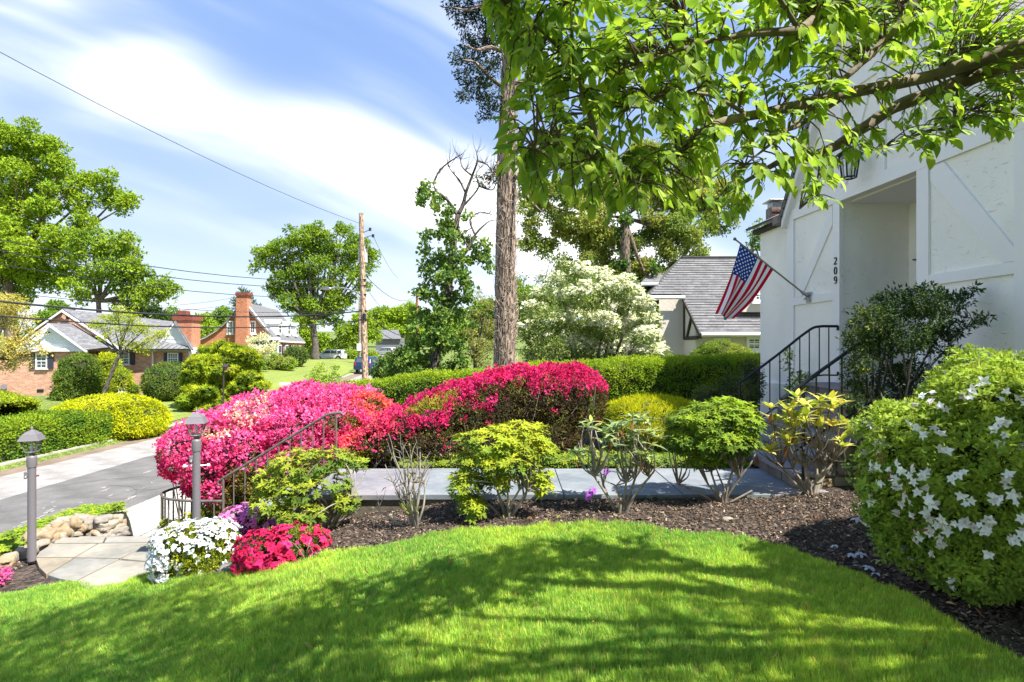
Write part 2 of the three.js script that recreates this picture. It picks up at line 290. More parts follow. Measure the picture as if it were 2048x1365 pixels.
function gridSheet(xs, ds, lift, keep, color) {
  const pos = [], uv = [], col = [], idx = [], id = new Int32Array(xs.length * ds.length).fill(-1); let n = 0;
  const at = (i, j) => { const k = j * xs.length + i; if (id[k] < 0) { const X = xs[i], d = ds[j]; id[k] = n++; pos.push(X, EYE + gh(X, d) + lift, -d); uv.push(X, -d); if (color) col.push(...color(X, d)); } return id[k]; };
  for (let j = 0; j < ds.length - 1; j++) for (let i = 0; i < xs.length - 1; i++) {
    if (keep && !keep((xs[i] + xs[i + 1]) / 2, (ds[j] + ds[j + 1]) / 2)) continue;
    const a = at(i, j), b = at(i + 1, j), c = at(i, j + 1), e = at(i + 1, j + 1); idx.push(a, b, c, b, e, c);
  }
  const g = new THREE.BufferGeometry(); g.setAttribute('position', new THREE.Float32BufferAttribute(pos, 3)); g.setAttribute('uv', new THREE.Float32BufferAttribute(uv, 2));
  if (color) g.setAttribute('color', new THREE.Float32BufferAttribute(col, 3)); g.setIndex(idx); g.computeVertexNormals(); return g;
}
const steps = (l) => { const o = []; for (const [a, b, s] of l) { const n = Math.max(1, Math.round((b - a) / s)); for (let i = 0; i < n; i++) o.push(a + (b - a) * i / n); } o.push(l[l.length - 1][1]); return o; };
const MULCH = [0.135, 0.096, 0.070], TURF = [0.28, 0.38, 0.06], SOIL = [0.055, 0.050, 0.032];
{
  const xs = steps([[-900, -120, 60], [-120, -40, 5], [-40, -16, 1], [-16, -9, 0.5], [-9, 6.5, 0.09], [6.5, 14, 0.6], [14, 60, 4], [60, 900, 70]]);
  const ds = steps([[-300, -20, 40], [-20, -3, 1.5], [-3, 2, 0.25], [2, 10, 0.09], [10, 16, 0.3], [16, 50, 1], [50, 140, 3], [140, 1500, 60]]);
  const ground = gridSheet(xs, ds, 0, null, (X, d) => {
    let c = TURF;
    if (X > -7.0 && X < 8 && d > -3 && d < 13) { c = MULCH; if (d > 7.05) c = SOIL; }
    else if (X > -8.5 && X < 9 && d < 20) c = SOIL;
    const n = 0.75 + 0.5 * fbm(X * 0.7, d * 0.7, 4, 3);
    return c.map((q) => q * n);
  });
  setting('ground', ground, std({ color: 0xffffff, vertexColors: true, roughness: 1, map: mulchT, bumpMap: mulchB, bumpScale: 0.02 }));
  const lawn = gridSheet(steps([[-7, 2.6, 0.05]]), steps([[-3, 1.5, 0.25], [1.5, 5.8, 0.05]]), 0.012, lawnAt, (X, d) => { const n = 0.7 + 0.6 * fbm(X * 1.1, d * 1.1, 6, 3); return [0.17 * n, 0.26 * n, 0.03 * n]; });
  setting('lawn', lawn, std({ color: 0xffffff, vertexColors: true, roughness: 1, map: grit, bumpMap: gritB, bumpScale: 0.02 }));
}
// road, gutter, pavement and kerbs follow the street
function strip(x0, x1, lift, d0, d1, step = 1) {
  const pos = [], uv = [], idx = []; let k = 0;
  for (let d = d0; d <= d1 + 1e-6; d += step) { const b = roadBend(d); for (const x of [x0, x1]) { pos.push(x + b, EYE + slopeUp(d) + lift, -d); uv.push(x, d); } if (k) { const a = (k - 1) * 2; idx.push(a, a + 1, a + 2, a + 1, a + 3, a + 2); } k++; }
  const g = new THREE.BufferGeometry(); g.setAttribute('position', new THREE.Float32BufferAttribute(pos, 3)); g.setAttribute('uv', new THREE.Float32BufferAttribute(uv, 2)); g.setIndex(idx); g.computeVertexNormals(); return g;
}
const kerb = (x, w, hgt, d0, d1, len) => { const l = []; for (let d = d0; d < d1; d += len) { const a = d + 0.012, e = Math.min(d1, d + len) - 0.012, q = (dd, xx, y) => V(xx + roadBend(dd), slopeUp(dd) + y, dd), P = [q(a, x, hgt), q(a, x + w, hgt), q(e, x + w, hgt), q(e, x, hgt)]; l.push(plate(P, hgt + 0.1, UP)); } return l; };
setting('road', strip(-12.25, -8.45, 0.004, -20, 125), M.asphalt);
setting('road_shoulder', strip(-14.45, -12.25, 0.008, -20, 125), M.asphaltPale);
setting('gutter', strip(-15.42, -14.45, 0.006, -20, 125), M.gutter);
setting('pavement', strip(-8.25, -7.0, 0.10, -20, 60), M.concrete);
for (let k = 0; k < 3; k++) setting('pavement', plate([V(-6.99, -3.505, 8.9 + k * 1.6), V(-4.35, -3.505, 8.9 + k * 1.6), V(-4.35, -3.505, 10.485 + k * 1.6), V(-6.99, -3.505, 10.485 + k * 1.6)], 0.1, UP), M.concrete);
{ // kerbs in stones, one by one where the photograph shows them
  const far = setting('kerb', bx(0.01, 0.01, 0.01, -15.55, EYE - 3.7, -20), M.concrete);
  kerb(-15.62, 0.2, 0.14, 14, 34, 2.4).forEach((g) => part('kerb_stone', g, M.concrete, far));
  part('kerb_line', merge([...kerb(-15.62, 0.2, 0.14, -20, 14, 2.4), ...kerb(-15.62, 0.2, 0.14, 34, 110, 4)]), M.concrete, far);
  const near = setting('kerb', bx(0.01, 0.01, 0.01, -8.35, EYE - 3.7, -14), M.concrete);
  kerb(-8.45, 0.2, 0.115, 8, 16, 2).forEach((g) => part('kerb_stone', g, M.concrete, near));
  part('kerb_line', merge([...kerb(-8.45, 0.2, 0.115, -20, 8, 2), ...kerb(-8.45, 0.2, 0.115, 16, 60, 4)]), M.concrete, near);
}
{ // pale worn patches in the asphalt
  const r = rng(5), l = [];
  for (let i = 0; i < 26; i++) { const t = r(), X = -9.3 - t * 1.2 - (i % 3) * 0.25 + (r() - 0.5) * 0.3, d = 10.5 + t * 2 + r() * 5, P = []; const L = 0.05 + r() * r() * 0.35, w = 0.02 + r() * 0.07; for (let k = 0; k < 11; k++) { const a = k / 11 * 6.283, q = 0.35 + r() * 0.8; P.push(V(X + Math.cos(a) * w * q, slopeUp(d) + 0.009, d + Math.sin(a) * L * q)); } l.push(plate(P, 0.003, UP)); }
  setting('road_patches', merge(l), M.asphaltPale);
  const dark = std({ color: C(0.10, 0.095, 0.09), roughness: 1 }), cr = [];   // cracks in the asphalt
  for (let i = 0; i < 9; i++) { let X = -8.9 - r() * 3.2, d = 9 + r() * 12, a = r() < 0.6 ? 1.57 + (r() - 0.5) * 0.5 : (r() - 0.5) * 0.6; for (let k = 0; k < 14; k++) { const L = 0.12 + r() * 0.2, w = 0.003 + r() * 0.004, X2 = X + Math.cos(a) * L, d2 = d + Math.sin(a) * L, nx = -Math.sin(a) * w, nd = Math.cos(a) * w; if (X2 > -8.6 || X2 < -12.1) break; cr.push(plate([V(X - nx, slopeUp(d) + 0.0095, d - nd), V(X2 - nx, slopeUp(d2) + 0.0095, d2 - nd), V(X2 + nx, slopeUp(d2) + 0.0095, d2 + nd), V(X + nx, slopeUp(d) + 0.0095, d + nd)], 0.002, UP)); X = X2; d = d2; a += (r() - 0.5) * 1.1; } }
  setting('road_cracks', merge(cr), dark);
}

// ---------------------------------------------------------------- leaves
function bladeGeo(w, fold, bend, rows) {
  const pos = [], idx = [], uv = [], n = rows;
  for (let i = 0; i <= n; i++) { const t = i / n, q = Math.pow(Math.sin(Math.PI * Math.pow(t, 0.72)), 0.9) * w / 2 * (t > 0.98 ? 0 : 1), z = -bend * t * t; for (const s of [-1, 0, 1]) { pos.push(s * q, t, z + Math.abs(s) * q * fold); uv.push((s + 1) / 2, t); } }
  for (let i = 0; i < n; i++) for (let s = 0; s < 2; s++) { const a = i * 3 + s; idx.push(a, a + 1, a + 3, a + 1, a + 4, a + 3); }
  const g = new THREE.BufferGeometry(); g.setAttribute('position', new THREE.Float32BufferAttribute(pos, 3)); g.setAttribute('uv', new THREE.Float32BufferAttribute(uv, 2)); g.setIndex(idx); g.computeVertexNormals(); return ni(g);
}
function petalGeo(w, fold, bend, rows) {   // broad, round-ended and a little wavy
  const pos = [], idx = [], uv = [];
  for (let i = 0; i <= rows; i++) { const t = i / rows, q = w / 2 * (t < 0.6 ? 0.18 + 0.82 * Math.sin(t / 0.6 * Math.PI / 2) : Math.sqrt(Math.max(0.02, 1 - ((t - 0.6) / 0.41) ** 2))), z = 0.12 * Math.sin(t * 2.4) - bend * t * t * t; for (const s of [-1, 0, 1]) { pos.push(s * q, t - Math.abs(s) * 0.02, z + Math.abs(s) * q * fold + s * 0.05 * Math.sin(t * 7)); uv.push((s + 1) / 2, t); } }
  for (let i = 0; i < rows; i++) for (let s = 0; s < 2; s++) { const a = i * 3 + s; idx.push(a, a + 1, a + 3, a + 1, a + 4, a + 3); }
  const g = new THREE.BufferGeometry(); g.setAttribute('position', new THREE.Float32BufferAttribute(pos, 3)); g.setAttribute('uv', new THREE.Float32BufferAttribute(uv, 2)); g.setIndex(idx); g.computeVertexNormals(); return ni(g);
}
function diamond(w, bend) {   // two folded triangles each side of a bent midrib: the cheapest leaf
  const p = [[0, 0, 0], [-w / 2, 0.42, w * 0.22], [0, 0.5, -bend * 0.3], [w / 2, 0.42, w * 0.22], [0, 1, -bend]], t = [[0, 2, 1], [0, 3, 2], [1, 2, 4], [2, 3, 4]], pos = [], uv = [];
  for (const f of t) for (const k of f) { pos.push(...p[k]); uv.push(p[k][0] + 0.5, p[k][1]); }
  const g = new THREE.BufferGeometry(); g.setAttribute('position', new THREE.Float32BufferAttribute(pos, 3)); g.setAttribute('uv', new THREE.Float32BufferAttribute(uv, 2)); g.computeVertexNormals(); return g;
}
const m4 = new THREE.Matrix4(), qq = new THREE.Quaternion(), qs = new THREE.Quaternion();
const aim = (dir, spin) => new THREE.Quaternion().setFromUnitVectors(UP, dir).multiply(qs.setFromAxisAngle(UP, spin));
const randDir = (r) => { const z = r() * 2 - 1, a = r() * 6.283, q = Math.sqrt(1 - z * z); return V3(q * Math.cos(a), z, q * Math.sin(a)); };
function place(g, p, q, s) { const k = g.clone(); k.applyMatrix4(m4.compose(p, q, V3(s, s, s))); return k; }
// a handful of leaves within a ball of radius 1 about the origin; +Y is outwards
function clump(n, len, wid, seed, o = {}) {
  const r = rng(seed), l = [], base = o.leaf ?? diamond(wid, 0.15);
  for (let i = 0; i < n; i++) { const p = randDir(r).multiplyScalar(Math.cbrt(r()) * (o.spread ?? 0.9)); p.y *= o.flat ?? 0.7; const d = p.clone().normalize().multiplyScalar(0.6).add(randDir(r)).add(V3(0, o.up ?? 0.35, 0)).normalize(); l.push(place(base, p, aim(d, r() * 6.283), len * (0.7 + r() * 0.6))); }
  return merge(l);
}
// leaves that radiate from a shoot tip, in one or two whorls
function rosette(n, tilt, wid, seed, o = {}) {
  const r = rng(seed), l = [], base = o.leaf ?? diamond(wid, 0.2);
  for (let i = 0; i < n; i++) { const a = i / n * 6.283 * (o.turns ?? 1) + r() * 0.5, t = tilt * (0.6 + r() * 0.8), d = V3(Math.cos(a) * Math.cos(t), Math.sin(t), Math.sin(a) * Math.cos(t)); const q = new THREE.Quaternion().setFromRotationMatrix(new THREE.Matrix4().makeBasis(d.clone().cross(UP).normalize(), d, d.clone().cross(UP).normalize().cross(d))); l.push(place(base, d.clone().multiplyScalar(0.05), q, 0.75 + r() * 0.4)); }
  return merge(l);
}
function blossomGeo(seed, petals = 5, wid = 0.55, open = 0.5, o = {}) {
  const r = rng(seed), l = [], leaf = petalGeo(wid, 0.35, o.curl ?? 0.55, 6);
  for (let i = 0; i < petals; i++) { const a = i / petals * 6.283 + r() * 0.2, t = open * (0.8 + r() * 0.5), d = V3(Math.cos(a) * Math.cos(t), Math.sin(t), Math.sin(a) * Math.cos(t)), x = d.clone().cross(UP).normalize(); l.push(place(leaf, V3(0, 0, 0), new THREE.Quaternion().setFromRotationMatrix(new THREE.Matrix4().makeBasis(x, d, x.clone().cross(d))), 0.75 + r() * 0.4)); }
  return merge(l);
}
const G = {
  ovalc: [clump(10, 0.62, 0, 57, { leaf: bladeGeo(0.48, 0.2, 0.15, 3), up: 0.7 }), clump(10, 0.62, 0, 58, { leaf: bladeGeo(0.45, 0.25, 0.25, 3), up: 0.7 })],
  bloom: [blossomGeo(51, 5, 0.8, 0.6), blossomGeo(52, 5, 0.75, 0.9), blossomGeo(53, 4, 0.85, 0.7)],
  oval: [rosette(6, 0.5, 0, 54, { leaf: bladeGeo(0.46, 0.2, 0.15, 3) }), rosette(5, 0.75, 0, 55, { leaf: bladeGeo(0.44, 0.25, 0.25, 3) }), rosette(5, 0.3, 0, 56, { leaf: bladeGeo(0.48, 0.15, 0.2, 3) })],
  tree: [clump(12, 0.55, 0.62, 11, { flat: 0.55 }), clump(12, 0.55, 0.62, 12, { flat: 0.55 })],
  fine: [clump(16, 0.42, 0.5, 13), clump(16, 0.42, 0.5, 14)],
  hedge: [clump(13, 0.5, 0.5, 15, { up: 0.8 }), clump(13, 0.5, 0.5, 16, { up: 0.8 })],
  yew: [clump(14, 0.75, 0.16, 17, { up: 0.9, spread: 0.6 }), clump(14, 0.75, 0.16, 18, { up: 0.9, spread: 0.6 })],
  flower: [clump(9, 0.62, 0.85, 19, { up: 0.9, spread: 0.75 }), clump(9, 0.62, 0.85, 20, { up: 0.9, spread: 0.75 })],
  whorl: [rosette(6, 0.5, 0, 21, { leaf: bladeGeo(0.37, 0.25, 0.2, 3) }), rosette(5, 0.75, 0, 22, { leaf: bladeGeo(0.34, 0.3, 0.3, 3) }), rosette(7, 0.3, 0, 23, { leaf: bladeGeo(0.35, 0.2, 0.25, 3) })],
  bud: [rosette(7, 0.9, 0.3, 31), rosette(8, 0.6, 0.3, 32)],
  small: [clump(10, 0.62, 0.4, 24, { up: 0.7 }), clump(10, 0.62, 0.4, 25, { up: 0.7 })],
  bract: [rosette(4, 0.18, 0.8, 26), rosette(4, 0.35, 0.8, 27)],
  ivy: [clump(7, 0.75, 0.95, 28, { up: 0.1 }), clump(7, 0.75, 0.95, 29, { up: 0.1 })],
};
// many copies under a plant: list of [position, direction, size, colour]
function copies(name, geos, mat, list, parent, seed = 1, stuff = true) {
  const r = rng(seed); parent.updateWorldMatrix(true, false); const back = parent.matrixWorld.clone().invert();
  geos = [].concat(geos); const by = geos.map(() => []);
  for (const it of list) by[Math.floor(r() * geos.length)].push(it);
  geos.forEach((g, k) => {
    if (!by[k].length) return;
    const im = new THREE.InstancedMesh(g, mat, by[k].length), mm = new THREE.Matrix4(), c = new THREE.Color(); im.name = parent === scene ? numbered(name) : name;
    by[k].forEach(([p, dir, s, col], i) => { mm.compose(p, aim(dir, r() * 6.283), s.isVector3 ? s : V3(s, s, s)).premultiply(back); im.setMatrixAt(i, mm); im.setColorAt(i, c.setRGB(...col)); });
    if (stuff) im.userData.kind = 'stuff';
    parent.add(im);
  });
}
const mixc = (a, b, t) => [lerp(a[0], b[0], t), lerp(a[1], b[1], t), lerp(a[2], b[2], t)];
const vary = (c, r, v = 0.25) => { const k = 1 + (r() - 0.5) * 2 * v, y = 1 + (r() - 0.5) * v; return [c[0] * k * y, c[1] * k, c[2] * k]; };
// points over a union of ellipsoids [centre, rx, ry, rz]
function blobPoints(blobs, per, r, o = {}) {
  const out = [];
  for (const [ci, [c, rx, ry, rz]] of blobs.entries()) {
    const area = 4 * Math.PI * Math.pow((Math.pow(rx * ry, 1.6) + Math.pow(rx * rz, 1.6) + Math.pow(ry * rz, 1.6)) / 3, 1 / 1.6), n = Math.round(area * per);
    for (let i = 0; i < n; i++) {
      const d = randDir(r), k = (o.in ?? 0.8) + (1 - (o.in ?? 0.8)) * Math.sqrt(r()), lump = 1 + (o.lump ?? 0.1) * (fbm(d.x * 2.5 + ci * 3, d.y * 2.5, d.z * 2.5 + 5, 3) - 0.5) * 2;
      const p = V3(c.x + d.x * rx * k * lump, c.y + d.y * ry * k * lump, c.z + d.z * rz * k * lump);
      if (o.floor !== undefined && p.y < o.floor) continue;
      let buried = false;
      for (const [cj, b] of blobs.entries()) if (cj !== ci) { const q = Math.hypot((p.x - b[0].x) / b[1], (p.y - b[0].y) / b[2], (p.z - b[0].z) / b[3]); if (q < (o.bury ?? 0.72)) { buried = true; break; } }
      if (!buried) out.push([p, V3(d.x / rx, d.y / ry, d.z / rz).normalize(), ci, k]);
    }
  }
  return out;
}
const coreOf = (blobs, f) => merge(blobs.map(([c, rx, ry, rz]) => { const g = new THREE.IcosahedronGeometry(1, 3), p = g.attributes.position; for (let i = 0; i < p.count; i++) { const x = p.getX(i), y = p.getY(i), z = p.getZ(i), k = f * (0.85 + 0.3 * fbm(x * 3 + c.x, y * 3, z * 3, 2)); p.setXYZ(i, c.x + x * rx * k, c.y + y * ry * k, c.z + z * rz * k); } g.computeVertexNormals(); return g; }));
// limbs from a root to many ends, by way of a fork
function limbs(root, ends, r0, r1, o = {}) {
  const r = rng(o.seed ?? 3), l = [];
  for (const e of ends) {
    const a = root.clone().add(V3((r() - 0.5) * r0, 0, (r() - 0.5) * r0)), m = a.clone().lerp(e, 0.45 + r() * 0.15), w = a.distanceTo(e) * (o.bow ?? 0.12);
    m.add(V3((r() - 0.5) * w, (o.lift ?? -0.3) * w, (r() - 0.5) * w)); const m2 = m.clone().lerp(e, 0.55).add(V3((r() - 0.5) * w * 0.7, (r() - 0.3) * w * 0.5, (r() - 0.5) * w * 0.7));
    l.push(tube([a, m, m2, e], [r0, lerp(r0, r1, 0.45), lerp(r0, r1, 0.75), r1], o.seg ?? 5, 2, o.rough ?? 0.15));
  }
  return merge(l);
}
// ---------------------------------------------------------------- the white house with its entrance gable
const hp = (s, h, q = 0) => V(5.4 - 0.0817 * s - 0.9967 * q, h, 0.9967 * s - 0.0817 * q);   // s along the front, q out towards the street
const OUT = V3(-0.9967, 0, 0.0817), ALONG = V3(-0.0817, 0, -0.9967);
const face = (l, q, th) => plate(l.map(([s, h]) => hp(s, h, q)), th, OUT);
const house = thing('white_house', 'white stucco house with painted half-timber boards and a recessed entrance', 'house', hp(7.5, -1.5));
part('front_wall', face([[9.61, -1.6], [9.61, 2.15], [7.45, 5.6], [5.47, 2.45], [5.47, -1.6], [6.86, -1.6], [6.86, 2.13], [8.27, 2.13], [8.27, -1.6]], 0, 0.12), M.stucco, house);
part('recess_wall', merge([
  plate([hp(8.27, -0.5, -0.02), hp(8.27, 2.11, -0.02), hp(8.27, 2.11, -1.03), hp(8.27, -0.5, -1.03)], 0.1, V3(0, 0, 1)),
  plate([hp(6.86, -0.5, -0.02), hp(6.86, 2.11, -0.02), hp(6.86, 2.11, -1.03), hp(6.86, -0.5, -1.03)], 0.1, V3(0, 0, -1)),
  plate([hp(8.4, -0.5, -1.03), hp(8.4, 2.2, -1.03), hp(6.7, 2.2, -1.03), hp(6.7, -0.5, -1.03)], 0.1, OUT)]), M.stucco, house);
part('recess_ceiling', plate([hp(8.4, 2.11, -0.125), hp(6.7, 2.11, -0.125), hp(6.7, 2.11, -1.1), hp(8.4, 2.11, -1.1)], 0.05, V3(0, -1, 0)), M.timber, house);
const door = part('door', face([[7.95, -0.45], [7.95, 1.68], [7.02, 1.68], [7.02, -0.45]], -0.99, 0.035), std({ color: C(0.06, 0.05, 0.045), roughness: 0.5 }), house);
part('door_frame', merge([face([[8.05, -0.45], [8.05, 1.78], [7.955, 1.78], [7.955, -0.45]], -0.97, 0.05), face([[7.015, -0.45], [7.015, 1.78], [6.92, 1.78], [6.92, -0.45]], -0.97, 0.05), face([[7.95, 1.69], [7.95, 1.78], [7.02, 1.78], [7.02, 1.69]], -0.97, 0.05)]), M.trim, door);
part('handle', merge([bar(hp(7.1, 0.45, -0.96), hp(7.1, 0.62, -0.96), 0.01), bar(hp(7.1, 0.55, -0.985), hp(7.1, 0.55, -0.95), 0.008)]), M.steel, door);
part('wall_hook', bar(hp(8.12, 1.28, -1.02), hp(8.12, 1.28, -0.97), 0.012), M.iron, house);
const band = (a, b, w) => { const L = Math.hypot(b[0] - a[0], b[1] - a[1]), x = -(b[1] - a[1]) / L * w / 2, y = (b[0] - a[0]) / L * w / 2; return [[a[0] + x, a[1] + y], [b[0] + x, b[1] + y], [b[0] - x, b[1] - y], [a[0] - x, a[1] - y]]; };
const rect = (s0, s1, h0, h1) => [[s0, h0], [s0, h1], [s1, h1], [s1, h0]];
for (const [sh, q] of [
  [rect(9.43, 9.61, -0.62, 2.13), 0.03], [rect(8.27, 8.42, -0.47, 2.13), 0.03], [rect(5.47, 9.63, 2.13, 2.30), 0.034], [rect(8.42, 9.43, 0.725, 0.845), 0.027],
  [[[8.44, 2.12], [8.44, 1.83], [9.215, 0.848], [9.375, 0.848]], 0.024],
  [rect(6.685, 6.86, -1.5, 2.13), 0.03], [rect(5.64, 6.685, 0.745, 0.865), 0.027], [[[6.66, 2.11], [6.475, 2.11], [5.642, 1.0], [5.642, 0.868], [5.765, 0.868], [6.66, 1.945]], 0.024], [rect(5.47, 5.64, -1.5, 2.13), 0.03],
  [rect(8.24, 8.38, 2.30, 4.05), 0.03], [rect(7.38, 7.52, 2.30, 5.3), 0.03], [rect(6.75, 6.89, 2.30, 4.05), 0.03],
  [band([8.2, 2.36], [7.72, 3.5], 0.13), 0.024], [band([6.93, 2.36], [7.45, 3.5], 0.13), 0.024], [rect(6.9, 8.23, 3.62, 3.75), 0.027],
]) part('timber_board', face(sh, q, 0.028), M.timber, house);
// gable roof with its barge boards
const gableL = [9.63, 2.02], gableP = [7.45, 5.55], gableR = [5.25, 2.0];
for (const [a, b] of [[gableL, gableP], [gableR, gableP]]) {
  const sgn = a[0] > 7.5 ? 1 : -1, wB = 0.2;
  part('barge_board', face([a, [a[0], a[1] + wB * 0.9], [b[0], b[1] + wB], [b[0], b[1]]].map(([s, h]) => [s, h]), 0.12, 0.045), M.timber, house);
  part('barge_soffit', plate([hp(a[0], a[1], 0.072), hp(b[0], b[1], 0.072), hp(b[0], b[1], 0.0), hp(a[0], a[1], 0.0)], 0.03, V3(0, -1, 0)), M.timber, house);
  part('roof_slope', plate([hp(a[0] + sgn * 0.05, a[1] + 0.15, 0.16), hp(b[0], b[1] + 0.26, 0.16), hp(b[0], b[1] + 0.26, -5), hp(a[0] + sgn * 0.05, a[1] + 0.15, -5)], 0.05, V3(-0.3 * sgn, 1, 0)), M.roof, house);
}
part('gable_side_wall', plate([hp(9.61, -1.6, -0.125), hp(9.61, 2.3, -0.125), hp(9.61, 2.3, -5), hp(9.61, -1.6, -5)], 0.1, V3(0, 0, -1)), M.stucco, house);
part('gable_side_wall', merge([plate([hp(5.47, -1.6, -0.125), hp(5.47, 2.3, -0.125), hp(5.47, 2.3, -5), hp(5.47, -1.6, -5)], 0.1, V3(0, 0, 1))]), M.stucco, house);
// wing beyond the gable and the main body
part('wing_wall', merge([face([[9.66, -1.6], [9.66, 2.2], [10.95, 2.2], [10.95, -1.6]], -0.22, 0.12), plate([hp(10.95, -1.6, -0.345), hp(10.95, 2.2, -0.345), hp(10.95, 2.2, -5), hp(10.95, -1.6, -5)], 0.12, V3(0, 0, -1))]), M.stucco, house);
part('wall_base', face([[9.66, -1.6], [9.66, -0.6], [10.97, -0.6], [10.97, -1.6]], -0.16, 0.07), M.stucco, house);
part('wing_cornice', face([[9.66, 2.2], [9.66, 2.29], [11.05, 2.29], [11.05, 2.2]], -0.12, 0.15), M.brown, house);
part('gutter_end', bx(0.26, 0.13, 0.30, ...hp(9.80, 2.2, -0.02).toArray(), 0.012), std({ color: C(0.16, 0.135, 0.125), roughness: 0.6 }), house);
part('wing_roof', plate([hp(9.66, 2.32, 0.0), hp(11.1, 2.32, 0.0), hp(11.1, 4.6, -5), hp(9.66, 4.6, -5)], 0.05, UP), M.roof, house);
part('downspout', bar(hp(9.72, 1.22, -0.17), hp(9.72, 0.22, -0.17), 0.028, 8), std({ color: C(0.13, 0.11, 0.085), roughness: 0.5 }), house);
part('main_body', face([[5.4, -1.6], [5.4, 2.9], [-4, 2.9], [-4, -1.6]], -1.2, 0.2), M.stucco, house);
part('main_body', plate([hp(-4, -1.6, -1.45), hp(-4, 2.9, -1.45), hp(-4, 2.9, -9), hp(-4, -1.6, -9)], 0.2, V3(0, 0, 1)), M.stucco, house);
part('main_body', plate([hp(11, -1.6, -5.1), hp(11, 2.9, -5.1), hp(11, 2.9, -9), hp(11, -1.6, -9)], 0.2, V3(0, 0, -1)), M.stucco, house);

part('main_roof', merge([plate([hp(-4.4, 2.8, -0.8), hp(5.3, 2.8, -0.8), hp(11.3, 2.8, -4.9), hp(11.3, 5.6, -5.4), hp(-4.4, 5.6, -5.4)].slice(0, 2).concat([hp(5.3, 5.6, -5.4), hp(-4.4, 5.6, -5.4)]), 0.08, UP), plate([hp(-4.4, 5.6, -5.41), hp(11.3, 5.6, -5.41), hp(11.3, 2.8, -9.4), hp(-4.4, 2.8, -9.4)], 0.08, UP)]), M.roof, house);
{ // chimney behind the wing, bricks laid one by one
  const c = I(1551, 434, 12.6), ch = part('chimney', bx(0.29, 0.62, 0.29, c.x, c.y - 0.12, c.z), M.mortar, house), bg = bx(0.105, 0.052, 0.02, 0, 0, 0, 0.004), bs = [M.brickDark, std({ color: C(0.20, 0.085, 0.07), roughness: 0.95, map: grit }), std({ color: C(0.26, 0.12, 0.09), roughness: 0.95, map: grit })];
  for (let row = 0; row < 7; row++) for (let k = 0; k < 3; k++) { const b = bg.clone(); b.translate(c.x - 0.098 + k * 0.113 + (row % 2) * 0.025 - 0.012, c.y - 0.30 + row * 0.066, c.z + 0.148 + (row > 5 ? 0.02 : 0)); part('brick', b, bs[1 + (row * 3 + k * 2) % 2], ch); }
  part('chimney_cap', merge([bx(0.40, 0.025, 0.40, c.x, c.y + 0.33, c.z, 0.005), bx(0.24, 0.11, 0.24, c.x, c.y + 0.24, c.z)]), M.steel, ch);
}
{ // house number
  const font = await new FontLoader().loadAsync('fonts/droid/droid_sans_regular.typeface.json');
  const rot = new THREE.Matrix4().makeBasis(ALONG.clone().negate(), UP, OUT);
  for (const [t, py] of [['2', 529.5], ['0', 549], ['9', 567.5]]) {
    const g = new TextGeometry(t, { font, size: 0.105, depth: 0.012, curveSegments: 8, bevelEnabled: false }); g.computeBoundingBox(); g.translate(-(g.boundingBox.max.x + g.boundingBox.min.x) / 2, 0, 0);
    g.applyMatrix4(rot); const p = hp(8.345, (700 - py) / F * 8.32, 0.032); g.translate(p.x, p.y, p.z); part('house_number', ni(g), M.black, house);
  }
}
{ // wall lantern over the entrance
  const L = thing('wall_lantern', 'black six-sided lantern on the wall above the entrance, behind the cherry leaves', 'lantern', hp(7.73, 2.32, 0.26)), c = hp(7.73, 2.30, 0.26);
  const ring = (h, r) => [...Array(6)].map((_, k) => V3(c.x + Math.cos(k * 1.0472 + 0.3) * r, c.y + h, c.z + Math.sin(k * 1.0472 + 0.3) * r)), a = ring(0, 0.085), b = ring(0.30, 0.125), fr = [];
  for (let k = 0; k < 6; k++) { fr.push(bar(a[k], a[(k + 1) % 6], 0.012), bar(b[k], b[(k + 1) % 6], 0.013), bar(a[k], b[k], 0.011)); }
  part('frame', merge(fr), M.iron, L);
  for (let k = 0; k < 6; k++) { const n = (k + 1) % 6, s = (p, q) => p.clone().lerp(q, 0.06); part('pane', plate([s(a[k], c), s(a[n], c), s(b[n], c.clone().setY(b[n].y)), s(b[k], c.clone().setY(b[k].y))], 0.003), M.clear, L); }
  const cone = new THREE.ConeGeometry(0.16, 0.14, 6); cone.translate(c.x, c.y + 0.38, c.z); part('roof', uvBox(cone), M.iron, L);
  part('bracket', merge([bar(c.clone().setY(c.y + 0.46), c.clone().addScaledVector(OUT, -0.24).setY(c.y + 0.52), 0.012), bar(c.clone().setY(c.y + 0.44), c.clone().setY(c.y + 0.48), 0.02)]), M.iron, L);
  part('candle', bar(c.clone(), c.clone().setY(c.y + 0.12), 0.012), M.white, L);
}
